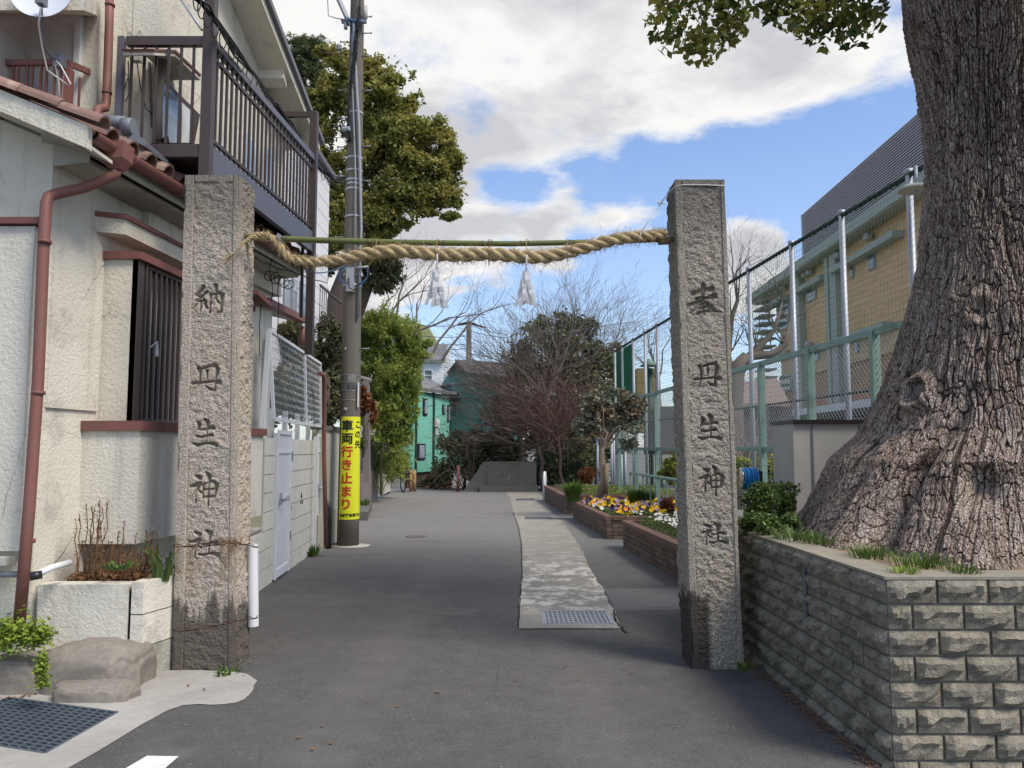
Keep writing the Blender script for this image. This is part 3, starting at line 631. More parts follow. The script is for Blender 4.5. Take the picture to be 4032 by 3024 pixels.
def carve(X, Z, chars):          # X,Z arrays in metres on the face; chars: (glyph, x0, x1, ztop, zbottom)
    D = np.zeros_like(X)
    for ch, x0, x1, zt, zb in chars:
        w = x1-x0; h = zt-zb; sel = (X > x0-.03) & (X < x1+.05) & (Z < zt+.03) & (Z > zb-.05)
        if not sel.any(): continue
        gx = (X[sel]-x0)/w; gy = (zt-Z[sel])/h; dd = np.zeros_like(gx)
        for s in GLY[ch]:
            for (ax, ay, aw), (bx, by, bw) in zip(s[:-1], s[1:]):
                ex, ey = bx-ax, by-ay; L2 = ex*ex+ey*ey+1e-9; t = np.clip(((gx-ax)*ex+(gy-ay)*ey)/L2, 0, 1)
                dist = np.hypot(gx-ax-t*ex, gy-ay-t*ey); hw = (aw+(bw-aw)*t)/2*1.42+.006
                dd = np.maximum(dd, np.clip((hw-dist)*w*3.8, 0, .040))
        D[sel] = np.maximum(D[sel], dd)
    return D
def pillar(name, label, base, top, ztop, mat, chars, nf, ns, nz, seed, panel):
    # base/top: (x0,x1,y0,y1) of the square section at z=0 and z=ztop; panel: sunk rough panel (u0,u1) on the front face
    t = []
    per = []          # perimeter samples: (side, u)
    for side, n in ((0, nf), (1, ns), (2, 14), (3, ns)):
        for k in range(n): per.append((side, k/n))
    S = np.array([p[0] for p in per])[:, None]; U = np.array([p[1] for p in per])[:, None]; Zt = (np.arange(nz)/(nz-1))[None, :]
    S = np.broadcast_to(S, (len(per), nz)); U = np.broadcast_to(U, (len(per), nz)); Zt = np.broadcast_to(Zt, (len(per), nz)); Z = Zt*ztop
    lx = lambda i: base[i]+(top[i]-base[i])*Zt
    x0, x1, ya, yb = lx(0), lx(1), lx(2), lx(3)
    X = np.select([S == 0, S == 1, S == 2, S == 3], [x0+(x1-x0)*U, x1, x1+(x0-x1)*U, x0]); Y = np.select([S == 0, S == 1, S == 2, S == 3], [ya, ya+(yb-ya)*U, yb, yb+(ya-yb)*U])
    NX = np.select([S == 1, S == 3], [1., -1.], 0.); NY = np.select([S == 0, S == 2], [-1., 1.], 0.)
    pts = np.stack([X, Y, Z], -1)
    rough = fbm(pts*np.array([20, 20, 26]), 4, seed, .66)*.0135 + fbm(pts*7, 3, seed+5)*.007
    fine = fbm(pts*60, 2, seed+9)*.0016
    sm = np.ones_like(X)
    front = S == 0
    inpan = (U > panel[0]) & (U < panel[1]) & (Z < ztop-.05)
    d = np.where(front, np.where(inpan, rough-.004, fine+.002), 0)
    groove = front & ((np.abs(U-panel[0]) < .012) | (np.abs(U-panel[1]) < .012)); d = np.where(groove, -.006, d)
    sidep = (S == 1) | (S == 3); mar = np.where(S == 1, U < .2, U > .8)
    sidegr = sidep & (np.abs(np.where(S == 1, U, 1-U)-.2) < .018)
    d = np.where(sidep, np.where(mar, fine, rough*1.5+fbm(pts*3.2, 3, seed+3)*.012), d); d = np.where(sidegr, -.005, d); d = np.where(S == 2, rough, d)
    ez = np.minimum(np.where(front, np.minimum(U, 1-U)*.4, .4), .4); chip = np.clip(.012-ez, 0, .012)/.012
    cn = np.clip(fbm(pts*np.array([9, 9, 9]), 3, seed+21)-.05, 0, 1)*.03; d = d-np.where(front, chip*cn, 0)
    Fx = X-(x0+(x1-x0)*0); D = carve(X, Z, chars)
    d = np.where(front, d-D+np.where(D > .004, .3*D, 0)*0, d)
    X = X+NX*d; Y = Y+NY*d
    # roughly broken outer edges bulge in and out
    wob = fbm(np.stack([X*0+seed, Y*0, Z*1.6], -1), 4, seed+31)*.012
    X = X+np.where(S == 3, wob, 0)+np.where(S == 1, wob, 0)
    n = len(per); vs = np.stack([X, Y, Z], -1).reshape(-1, 3)
    i = np.arange(n)[:, None]; j = np.arange(nz-1)[None, :]; i2 = (i+1) % n
    fs = np.stack([i*nz+j, i2*nz+j, i2*nz+j+1, i*nz+j+1], -1).reshape(-1, 4)
    cb = V(((base[0]+base[1])/2, (base[2]+base[3])/2, 0)); root = thing(name, label, 'stone pillar', cb, 'carved stone gate pillars')
    np_obj('shaft', vs, fs, mat, root)
    m = MB(); tx0, tx1, ty0, ty1 = top; m.add([(tx0+.004, ty0+.004, ztop-.002), (tx1-.004, ty0+.004, ztop-.002), (tx1-.004, ty1-.004, ztop-.002), (tx0+.004, ty1-.004, ztop-.002), ((tx0+tx1)/2, (ty0+ty1)/2, ztop+.012)], [(0, 1, 4), (1, 2, 4), (2, 3, 4), (3, 0, 4)]); m.build('top_face', mat, root)
    return root
def cbox(ch, x0, y0, x1, y1, Y):
    a = P(x0, y0, Y); b = P(x1, y1, Y); return (ch, a.x, b.x, a.z, b.z)
LB = [G(676, 2643), G(915, 2648)]; YL = 5.535
la, lb = P(678, 2643, YL), P(918, 2646, YL); ta, tb = P(729, 689, YL), P(939, 690, YL)
zt = (ta.z+tb.z)/2
pil_l = pillar('stone_pillar', 'left brownish stone gate pillar carved with characters, rust streaks low down', (la.x, lb.x, YL, YL+.33), (ta.x, tb.x, YL, YL+.33), zt, MAT['granite_l'],
  [cbox('納', 753, 1122, 878, 1238, YL), cbox('丹', 759, 1435, 859, 1544, YL), cbox('生', 760, 1654, 850, 1756, YL), cbox('神', 750, 1863, 852, 1976, YL), cbox('社', 746, 2088, 851, 2194, YL)], 84, 52, 600, 3, (.17, .90))
YR = 5.575
ra, rb = P(2728, 2637, YR), P(2929, 2627, YR); rta, rtb = P(2657, 707, YR), P(2852, 708, YR)
pil_r = pillar('stone_pillar', 'right grey stone gate pillar carved with characters beside the retaining wall', (ra.x, rb.x, YR, YR+.33), (rta.x, rtb.x, YR, YR+.33), rta.z, MAT['granite_r'],
  [cbox('奉', 2713, 1119, 2843, 1238, YR), cbox('丹', 2737, 1428, 2834, 1525, YR), cbox('生', 2749, 1636, 2839, 1732, YR), cbox('神', 2756, 1838, 2851, 1936, YR), cbox('社', 2762, 2062, 2858, 2144, YR)], 78, 56, 600, 8, (.13, .90))

# white plastic pipe tied behind the left pillar, and its wires
a = G(996, 2468); Yp = a.y; c1 = P(997, 2465, 5.855); c0 = P(995, 2140, 5.855)
m = MB(); m.tube([(c1.x, 5.855, c1.z), (c0.x, 5.855, c0.z)], .040, 18, cap=False); m.tube([(c0.x, 5.855, c0.z), (c1.x, 5.855, c1.z)], .036, 18, cap=False)
tag(m.build('plastic_pipe', MAT['pvc'], loc=(c1.x, 5.855, 0)), 'short upright white plastic pipe wired to the left pillar', 'pipe')
def wire_loop(pts, label, r=.0035):
    m = MB(); q = []
    for a_, b_ in zip(pts[:-1], pts[1:]): q += curve_pts(a_, b_, 5, .004)[:-1]
    q.append(V(pts[-1])); m.tube(q, r, 5); m.tube([p+V((0.002, -.004, .010+.008*math.sin(i*1.3))) for i, p in enumerate(q)], r*.8, 5)
    return tag(m.build('binding_wire', MAT['rust'], loc=q[0]), label, 'wire', 'rusty wires round the left pillar')
wire_loop([P(680, 2150, 5.275), P(745, 2152, 5.272), P(830, 2147, 5.272), P(905, 2138, 5.272), P(925, 2137, 5.515), P(985, 2148, 5.805), P(1015, 2156, 5.575)], 'upper rusty wire tied round the left pillar and white pipe')
wire_loop([P(680, 2484, 5.275), P(760, 2480, 5.268), P(850, 2464, 5.268), P(925, 2446, 5.272), P(985, 2437, 5.805), P(1015, 2432, 5.575)], 'lower rusty wire tied round the left pillar and white pipe')

# ================================================================== ROPE, BAMBOO, PAPER
YB = 5.695
bam = thing('bamboo_pole', 'green bamboo pole spanning between the two stone pillars', 'bamboo pole', P(1800, 950, YB))
ptsb = [P(965, 933, YB), P(1100, 940, YB), P(1250, 946, YB), P(1500, 953, YB), P(1750, 957, YB), P(2000, 960, YB), P(2250, 955, YB), P(2450, 949, YB), P(2650, 942, YB)]
m = MB(); Lp = []; 
for a_, b_ in zip(ptsb[:-1], ptsb[1:]): Lp += [a_.lerp(b_, k/5) for k in range(5)]
Lp.append(ptsb[-1]); m.tube(Lp, [.0245-.006*i/len(Lp) for i in range(len(Lp))], 14); m.build('culm', MAT['bamboo'], bam)
for px in (1121, 1275, 1430, 1590, 1750, 1910, 2060, 2235, 2400):
    p = P(px, 958 if 1700 < px < 2200 else 950, YB); i = min(range(len(Lp)), key=lambda k: abs(Lp[k].x-p.x)); c = Lp[i]
    m = MB(); m.tube([c-V((.008, 0, 0)), c-V((.003, 0, 0)), c+V((.003, 0, 0)), c+V((.008, 0, 0))], [.0235-.005*i/len(Lp), .026-.006*i/len(Lp), .026-.006*i/len(Lp), .0235-.005*i/len(Lp)], 14); m.build('joint_ring', MAT['node'], bam)
YRp = 5.595
RP = [(918, 1003, 5.475, .006), (945, 972, 5.485, .010), (965, 950, 5.505, .013), (1000, 930, 5.545, .017), (1035, 922, 5.605, .020), (1065, 932, 5.615, .024), (1095, 962, 5.605, .029), (1122, 1000, 5.605, .033), (1150, 1018, 5.605, .035), (1200, 1030, 5.605, .036), (1280, 1030, 5.605, .040), (1360, 1018, 5.605, .045), (1440, 1000, 5.605, .050), (1520, 990, 5.605, .054), (1600, 990, 5.605, .055),
      (1700, 1000, 5.605, .053), (1800, 1005, 5.605, .053), (1900, 1000, 5.605, .053), (2000, 1005, 5.605, .053), (2080, 1012, 5.605, .053), (2160, 1009, 5.605, .053), (2250, 990, 5.605, .050), (2350, 962, 5.605, .050), (2430, 942, 5.605, .048), (2510, 932, 5.615, .046), (2570, 928, 5.635, .042), (2622, 918, 5.655, .036)]
def resample(pp, ds):
    pts = [P(a, b, c) for a, b, c, r in pp]; rr = [r for *_, r in pp]; out = []; acc = 0
    cr = []
    for i in range(len(pts)-1):
        p0 = pts[max(i-1, 0)]; p1 = pts[i]; p2 = pts[i+1]; p3 = pts[min(i+2, len(pts)-1)]; n = 14
        for k in range(n):
            t = k/n; q = .5*((2*p1)+(p2-p0)*t+(2*p0-5*p1+4*p2-p3)*t*t+(3*p1-p0-3*p2+p3)*t**3); cr.append((q, rr[i]+(rr[i+1]-rr[i])*t))
    cr.append((pts[-1], rr[-1])); out = [cr[0]]; last = cr[0][0]
    for q, r in cr[1:]:
        while (q-last).length >= ds: last = last+(q-last).normalized()*ds; out.append((last.copy(), r))
    return out
RS = resample(RP, .010)
rope = thing('straw_rope', 'thick twisted rice straw rope hung between the stone pillars', 'rope', P(1800, 1005, YRp))
ph = 0; frames = []; fx = V((0, 1, 0))
for i, (p, r) in enumerate(RS):
    t = (RS[min(i+1, len(RS)-1)][0]-RS[max(i-1, 0)][0]).normalized(); fx = (fx-t*fx.dot(t)).normalized(); frames.append((p, r, t, fx.copy(), t.cross(fx), ph)); ph += .010*2*math.pi/(5.635*max(r, .012))
for k in range(3):
    n = 22; vs = []; nn = len(frames); vn = vnoise(np.stack([np.arange(nn)*.11, np.full(nn, k*3.3), np.zeros(nn)], -1), 5)
    for i, (p, r, t, u, w, a) in enumerate(frames):
        an = a+k*2*math.pi/3; c = p+(u*math.cos(an)+w*math.sin(an))*r*.47
        du = (u*math.cos(an)+w*math.sin(an)); dw = t.cross(du)
        for j in range(n):
            b = 2*math.pi*j/n; fib = 1+.035*math.sin(b*9+a*4+i*.13)+random.gauss(0, .022); vs.append(tuple(c+(du*math.cos(b)+dw*math.sin(b))*r*(.50+.03*vn[min(i, len(vn)-1)])*fib))
    vs = np.array(vs); i_ = np.arange(nn-1)[:, None]; j_ = np.arange(n)[None, :]; j2 = (j_+1) % n
    np_obj('strand', vs, np.stack([i_*n+j_, i_*n+j2, (i_+1)*n+j2, (i_+1)*n+j_], -1).reshape(-1, 4), MAT['straw'], rope, smooth=True)
m = MB()
for i in range(2200):
    p, r, t, u, w, a = random.choice(frames[20:]); an = random.uniform(0, 6.28); d = u*math.cos(an)+w*math.sin(an); q = p+d*r*.9; L = random.uniform(.015, .045) if random.random() < .95 else random.uniform(.05, .11)
    e = q+(t*random.uniform(-1, 1)+d*random.uniform(.25, .8)).normalized()*L; e.z -= L*.2
    m.tube([q, q.lerp(e, .5)+V((0, 0, .15*L)), e], [.0014, .0012, .0006], 3, cap=False)
tail = RS[0][0]
for i in range(46):
    d = V((-1, random.gauss(0, .28), -.95+random.gauss(0, .30))).normalized(); L = random.uniform(.05, .13); m.tube([tail+V((.02, 0, .02)), tail+d*L*.5+V((0, 0, .01)), tail+d*L], [.0018, .0013, .0005], 3, cap=False)
for i in range(60):
    e = frames[-1][0]+V((random.uniform(-.02, .05), random.gauss(0, .02), random.gauss(0, .024))); m.tube([frames[-12][0]+V((0, random.gauss(0, .02), random.gauss(0, .03))), e], [.0012, .0006], 3, cap=False)
kind(m.build('loose_straw', MAT['straw'], rope), 'stuff')
def tie(px, label, top=945, bot=1040, mat='string', y=YB):
    a_ = P(px, top-6, YB-.03); c = P(px, bot, 5.605); m = MB(); rr = .034; q = []
    A = P(px, top+14, YB); B = P(px, bot-32, 5.605)
    for k in range(13): an = math.pi*k/12; q.append(A+V((0, math.cos(an)*.03, math.sin(an)*.03)))
    q2 = [B+V((0, -math.cos(an)*.058*1, -math.sin(an)*.06)) for an in [math.pi*k/12 for k in range(13)]]
    q = q + q2 + [q[0]]; m.tube(q, .0022, 5, cap=False); m.tube([A+V((0, -.01, .03)), A+V((.02, -.02, .02)), A+V((.032, -.03, .0))], .002, 4)
    return tag(m.build('tie_string', MAT[mat], loc=A), label, 'string', 'ties holding the rope to the bamboo')
tie(1722, 'pale tie above the left paper streamer', 945, 1045, 'straw'); tie(2072, 'pale tie above the right paper streamer', 945, 1050, 'straw'); tie(1925, 'dark thin tie between the two paper streamers', 945, 1045, 'rust'); tie(2233, 'thin tie right of the right paper streamer', 945, 1030, 'steel'); tie(1485, 'thin tie left of the utility pole end of the rope', 942, 1010, 'straw')
m = MB()
for k in range(4):
    A = P(1098+k*4, 932+k*3, 5.635); q = [A+V((0, math.cos(an)*.05, math.sin(an)*.045-.02)) for an in [2*math.pi*j/14 for j in range(15)]]; m.tube(q, .0025, 5, cap=False)
tag(m.build('binding_wire', MAT['steel'], loc=P(1100, 935, 5.635)), 'grey wire lashing the rope end to the bamboo by the left pillar', 'wire')
m = MB(); q = [P(2525, 912, 5.565), P(2560, 860, 5.595), P(2602, 805, 5.655), P(2607, 797, 5.835)]; m.tube(q, .0035, 6)
m.tube([P(2602, 800, 5.755), P(2630, 762, 5.595), P(2662, 731, 5.325), P(2700, 727, 5.322), P(2780, 728, 5.322), P(2853, 731, 5.325), P(2850, 740, 5.855)], .0035, 6)
m.tube([P(2525, 912, 5.555), P(2518, 935, 5.315), P(2516, 955, 5.575)], .003, 5)
for dx in (-14, -8, 10): m.tube([P(2604, 800, 5.645), P(2604+dx, 796+dx*.4, 5.615), P(2606+dx, 806, 5.615)], .004, 5)
tag(m.build('white_rope', MAT['string'], loc=P(2602, 800, 5.635)), 'white cord knotted round the right pillar top and rope', 'cord')
m = MB(); m.tube([P(2592, 950, YB), P(2640, 947, YB)], .030, 12); tag(m.build('bamboo_sleeve', MAT['wood'], loc=P(2600, 950, YB)), 'brown sleeve at the bamboo end by the right pillar', 'sleeve')
def streamer(px, ptop, pbot, label, seed, w):
    random.seed(seed); t = thing('paper_streamer', label, 'paper streamer', P(px, ptop, 5.595), 'white paper streamers hanging from the rope')
    m = MB(); m.tube([P(px+4, ptop-30, 5.545), P(px+2, ptop+10, 5.565), P(px, ptop+55, 5.595)], .006, 6); m.build('cord', MAT['paper'], t)
    k = 5.595/FPX
    H_ = pbot-ptop
    for tier, (cnt, spread, t0, t1, wd0) in enumerate(((2, 9, .20, .52, 19), (4, 20, .40, .72, 18), (4, 27, .50, .84, 17), (6, 38, .64, 1.0, 14))):
        for j in range(cnt):
            s = (j-(cnt-1)/2)/max(.5, (cnt-1)/2); x = px+s*spread*.62+random.gauss(0, 2); y0_ = ptop+H_*(t0+random.uniform(-.05, .04)); L = H_*(t1-t0)*random.uniform(.85, 1.1); wd = wd0*random.uniform(.85, 1.2); sh = s*spread*.40+random.gauss(0, 3)
            yy = 5.595+tier*.006-.02*(j % 2)+random.uniform(-.004, .004); a = P(x-wd/2, y0_+random.uniform(-3, 3), yy); b = P(x+wd/2, y0_-3, yy+random.uniform(-.006, .006)); c = P(x+wd/2+sh*.4, y0_+L*.5, yy-.007); d = P(x-wd/2+sh*.4, y0_+L*.5+2, yy-.006); e = P(x+wd/2+sh, y0_+L, yy+.003); f = P(x-wd/2+sh, y0_+L+random.uniform(-3, 6), yy+.006)
            mm = MB(); th = V((0, .0008, 0)); vs = [a, b, c, d, e, f]; mm.add(vs+[v+th for v in vs], [(0, 1, 2, 3), (3, 2, 4, 5), (6, 9, 8, 7), (9, 11, 10, 8), (0, 6, 7, 1), (4, 10, 11, 5), (0, 3, 9, 6), (3, 5, 11, 9), (1, 7, 8, 2), (2, 8, 10, 4)]); mm.build('paper_strip', MAT['paper'], t)
    random.seed(seed+1)
streamer(1718, 1030, 1212, 'left white folded paper streamer hanging near the utility pole side', 5, 34)
streamer(2070, 1033, 1205, 'right white folded paper streamer hanging in front of the bare tree', 6, 34)
random.seed(31)

# ================================================================== RETAINING WALL, RIGHT
_c = G(3516, 3036); CX, CY, ZW = _c.x, _c.y, P(3516, 2280, _c.y).z
rw = thing('retaining_wall', 'retaining wall of rough split grey blocks below the big tree', 'retaining wall', (CX, CY, 0))
CH, JT, BL = .1235, .014, .2520
n_course = 8
def blk_mesh(L, H, seed, corner=False):      # split face: a proud upper lip that breaks away along a jagged line
    nu, nv = 9, 5; rs = np.random.RandomState(seed); D0 = .05; hs = np.zeros((nu, nv)); t0 = rs.uniform(.25, .5); am = rs.uniform(.08, .28); ph = rs.uniform(0, 6.3); fq = rs.uniform(3, 7)
    for i in range(nu):
        tb = t0+am*math.sin(ph+fq*i/(nu-1))+rs.uniform(-.10, .10)
        for j in range(nv):
            u, v = i/(nu-1), j/(nv-1); k = 0 if (i in (0, nu-1) or j in (0, nv-1)) else 1
            hs[i, j] = k*((.026 if v > tb else .004)+rs.uniform(-.006, .007))+.002
    f = [(-L/2+L*(i/(nu-1)+(rs.uniform(-.03, .03) if 0 < i < nu-1 else 0)), -hs[i, j], -H/2+H*(j/(nv-1)+(rs.uniform(-.05, .05) if 0 < j < nv-1 else 0))) for i in range(nu) for j in range(nv)]
    fs = [(i*nv+j, (i+1)*nv+j, (i+1)*nv+j+1, i*nv+j+1) for i in range(nu-1) for j in range(nv-1)]
    b = len(f); f += [(-L/2, D0, -H/2), (L/2, D0, -H/2), (L/2, D0, H/2), (-L/2, D0, H/2)]
    fs += [(b+3, b+2, b+1, b), tuple([b, b+1]+[(nu-1-i)*nv for i in range(nu)]), tuple([b+2, b+3]+[i*nv+nv-1 for i in range(nu)]), tuple([b+3, b]+[j for j in range(nv)]), tuple([b+1, b+2]+[(nu-1)*nv+nv-1-j for j in range(nv)])]
    return MB().add(f, fs).mesh('block', MAT['block'])
full = [blk_mesh(BL-JT, CH-JT, s) for s in range(8)]; half = [blk_mesh(BL/2-JT, CH-JT, 40+s) for s in range(4)]
wall_dir = V((-.026, 1, 0)).normalized(); WLEN = 3.1; FLEN = 3.2
def face_blocks(o, d, length, nrm_rot, skip):
    for c in range(n_course):
        z = ZW-CH*(c+.5)+.002
        s = -(BL/2)*((c+skip) % 2)
        while s < length:
            a, b = max(s, 0), min(s+BL, length); L = b-a
            if L > .05:
                me = random.choice(full) if L > BL*.75 else random.choice(half); bl = BL if L > BL*.75 else BL/2
                p = V(o)+V(d)*(a+b)/2; link('block', me, rw, (p.x, p.y, z), (0, random.uniform(-.004, .004), nrm_rot), (((L-JT)/(bl-JT)), random.uniform(.85, 1.25), 1))
            s += BL
face_blocks((CX, CY, 0), (1, 0, 0), FLEN, 0, 0)
face_blocks((CX, CY+.0, 0), tuple(wall_dir), WLEN, -math.pi/2-math.atan2(wall_dir.x, wall_dir.y)*1, 1)
m = MB(); w0 = V((CX, CY, 0)); w1 = w0+wall_dir*WLEN
core = [w0+V((.012, .012, 0)), w0+V((FLEN, .012, 0)), w0+V((FLEN, .20, 0)), w0+V((.20, .20, 0)), w1+V((.20, 0, 0)), w1+V((.012, 0, 0))]
m.prism(core, (0, 0, ZW-.004)); m.build('mortar_core', MAT['mortar'], rw)
m = MB(); capp = [w0+V((-.006, -.006, 0)), w0+V((FLEN, -.006, 0)), w0+V((FLEN, .20, 0)), w0+V((.20, .20, 0)), w1+V((.19, 0, 0)), w1+V((-.006, 0, 0))]
m.prism([p+V((0, 0, ZW-.002)) for p in capp], (0, 0, .014)); m.build('cap', MAT['cap'], rw)
# crack repair smear
pl = w0+wall_dir*.95
m = MB(); q = [(pl+wall_dir*random.gauss(0, .008)+V((-.014, 0, ZW-.01-i*.055))) for i in range(9)]; m.tube(q, [.010+.004*random.random() for _ in q], 6); m.build('crack_repair', MAT['steel'] if False else m_concrete('blue_grey_mortar', (.14, .15, .155)), rw)
# earth behind the wall
nx, ny = 60, 60; xs = np.linspace(0, 1, nx)[:, None]; ys = np.linspace(0, 1, ny)[None, :]
Y = CY+.18+ys*4.6*np.ones_like(xs); X = np.maximum(CX+.19-.026*ys*2.9, .318*Y)+xs*7.0; Z = ZW-.02+fbm(np.stack([X*1.5, Y*1.5, X*0], -1), 4, 2)*.05+.06*np.clip(xs*3, 0, 1)+0*Y
kind(np_obj('planting_soil', np.stack([X, Y, Z], -1).reshape(-1, 3), grid_faces(nx, ny), MAT['mulch'], smooth=True), 'structure', 'earth and leaf mulch behind the retaining wall')
m = MB(); m.prism([V((2.25, CY+WLEN+.05, 0)), V((9, CY+WLEN+.05, 0)), V((9, CY+4.7, 0)), V((2.75, CY+4.7, 0))], (0, 0, ZW-.10)); kind(m.build('raised_ground', MAT['soil']), 'structure')

# ================================================================== GREAT CAMPHOR TREE
TC = V((3.75, 5.75, 0))
tree = thing('camphor_tree', 'huge old tree trunk with furrowed bark rising behind the retaining wall', 'tree', (TC.x, TC.y, .9))
sil = [(0, 3545), (200, 3590), (400, 3622), (640, 3625), (850, 3602), (1000, 3590), (1130, 3560), (1280, 3520), (1400, 3480), (1560, 3430), (1700, 3360), (1810, 3250), (1900, 3130), (1960, 3105)]
dist = math.hypot(TC.x, TC.y); ang = math.atan2(TC.x, TC.y); zs = []; rs = []
for py, px in sil:
    p = P(px, py, TC.y-.2); zs.append(p.z); rs.append(dist*math.sin(ang-math.atan2(p.x, p.y)))
zs = np.array(zs[::-1]); rs = np.array(rs[::-1])
zs = np.concatenate([[.85, 1.08], zs[2:], [7.5]]); rs = np.concatenate([[1.60, 1.47], rs[2:]-.02, [rs[-1]+.12]])
nth, nz = 900, 620
tt = np.linspace(0, 1, nth, endpoint=False); th0 = math.atan2(-TC.y, -TC.x)        # towards the camera
th = th0+2*math.pi*(tt-.5+.10*np.sin(2*math.pi*tt))      # denser in front
th = th0+np.pi*(2*tt-1)-.62*np.sin(np.pi*(2*tt-1)); TH = np.broadcast_to(th[:, None], (nth, nz)); zl = np.concatenate([np.linspace(.86, 4.9, nz-30), np.linspace(4.92, 7.5, 30)]); ZZ = np.broadcast_to(zl[None, :], (nth, nz))
R0 = np.interp(zl, zs, rs)[None, :]*np.ones_like(TH)
flare = np.clip((2.3-ZZ)/1.45, 0, 1)**1.7
lob = (.55*np.cos(TH*5+.7+ZZ*.25)+.30*np.cos(TH*9+2.1)+.22*np.cos(TH*14+.4))
Rr = R0+flare*lob*.13+fbm(np.stack([np.cos(TH)*1.5, np.sin(TH)*1.5, ZZ*.8], -1), 3, 4)*.10
# broad root humps spreading at the front
for (a0, w0_, amp, h) in ((th0-.62, .20, .20, .62), (th0-.10, .24, .22, .8), (th0+.34, .16, .14, .6), (th0-1.15, .16, .06, .4)):
    da = (TH-a0+np.pi) % (2*np.pi)-np.pi; Rr += amp*np.exp(-(da/w0_)**2)*np.clip((h+.9-ZZ)/h, 0, 1)**1.2
for (a0, w0_, amp, h) in ((th0-.86, .055, .16, .9), (th0-.36, .05, .22, 1.1), (th0+.13, .045, .20, 1.0), (th0+.55, .06, .2, 1.2)):
    av = a0+.10*np.sin(ZZ*3.1+a0*7)+(ZZ-1)*.04; da = (TH-av+np.pi) % (2*np.pi)-np.pi; Rr -= amp*np.exp(-(da/w0_)**2)*np.clip((h+.9-ZZ)/h, 0, 1)**.8
cc = np.stack([np.cos(TH)*1.2, np.sin(TH)*1.2, ZZ*1.0], -1); wu = fbm(cc*1.5, 3, 8)*.5; wv = fbm(cc*1.7, 3, 9)*.4
arc = TH*1.05
swirl = flare*.0
wu2 = fbm(cc*6, 3, 18)*.5; wv2 = fbm(cc*6, 3, 19)*.5; irr = fbm(cc*3, 3, 28)
def plates(k, kz):
    f1, f2, i1 = cells(arc*k+wu*5+wu2*1.2, ZZ*kz+wv*5+wv2*1.2, 5); c1 = np.clip((f2-f1)/(.20+.16*irr), 0, 1)
    g1_, g2_, i2_ = cells(arc*k*2.1+wu*6+wu2*2, ZZ*kz*1.9+wv*6+wv2*2, 15); c2 = np.clip((g2_-g1_)/.25, 0, 1)
    lf = np.abs(vnoise(np.stack([arc*k*.55+wu*4, ZZ*1.7+wv2, arc*0], -1), 3)); fi = np.clip(lf/.22, 0, 1)
    return np.minimum(np.minimum(c1, c2*.5+.5), fi*.9+.1), i1, i2_
lowf = np.clip((2.0-ZZ)/.7, 0, 1); ka, ia, ja = plates(27, 7.5); kb, ib, jb = plates(42, 12)
pick = (lowf+fbm(cc*5, 3, 33)*.3) > .5; ck = np.where(pick, kb, ka); idd = np.where(pick, ib, ia); gid = np.where(pick, jb, ja)
Rr += (np.sqrt(np.clip(ck, 0, 1))-.6)*.028*(1.2-.35*lowf)+(idd-.5)*.018+(gid-.5)*.010+fbm(np.stack([arc*40, ZZ*22, arc*0], -1), 3, 6)*.007
# two old pruning scars
def scar(R, pz, pth, rad, out):
    dz = ZZ-pz; da = ((TH-pth+np.pi) % (2*np.pi)-np.pi)*1.0; d = np.hypot(dz, da)/rad; return R+out*np.exp(-((d-1.0)/.38)**2)-out*1.2*np.exp(-(d/.6)**2)
def th_of(px, z):
    best = None
    for a in np.linspace(th0-1.4, th0+1.4, 400):
        r = np.interp(z, zs, rs); x = TC.x+r*math.cos(a); y = TC.y+r*math.sin(a); q = 2016+FPX*x/(y*math.cos(PITCH)+(z-HC)*math.sin(PITCH)); e = abs(q-px)
        if best is None or e < best[0]: best = (e, a)
    return best[1]
zk = P(3630, 1510, 4.75).z; Rr = scar(Rr, zk, th_of(3630, zk), .10, .085)
zk2 = P(3860, 1180, 4.9).z; Rr = scar(Rr, zk2, th_of(3870, zk2), .10, .03)
zk3 = P(3870, 1930, 4.4).z; da = ((TH-th_of(3870, zk3)+np.pi) % (2*np.pi)-np.pi); Rr = Rr-.20*np.exp(-((ZZ-zk3)/.12)**2-(da/.07)**2)
lean = np.interp(zl, [.9, 3, 7.5], [0, 0, .0])[None, :]
Xt = TC.x+Rr*np.cos(TH)+lean; Yt = TC.y+Rr*np.sin(TH)
i_ = np.arange(nth)[:, None]; j_ = np.arange(nz-1)[None, :]; i2 = (i_+1) % nth
to = np_obj('trunk', np.stack([Xt, Yt, ZZ], -1).reshape(-1, 3), np.stack([i_*nz+j_, i2*nz+j_, i2*nz+j_+1, i_*nz+j_+1], -1).reshape(-1, 4), MAT['bark'], tree, smooth=False)
for nm, arr in (('crack', ck), ('plate', idd)):
    at = to.data.attributes.new(nm, 'FLOAT', 'POINT'); at.data.foreach_set('value', arr.astype(np.float32).ravel())
m = MB(); a_ = th_of(3630, zk); r_ = np.interp(zk, zs, rs)+.02; c = V((TC.x+r_*math.cos(a_), TC.y+r_*math.sin(a_), zk)); nrm = V((math.cos(a_), math.sin(a_), .1)).normalized(); m.tube([c-nrm*.06, c+nrm*.0, c+nrm*.012], [.062, .060, .035], 14); m.build('pruned_knot', MAT['greybark'], tree)
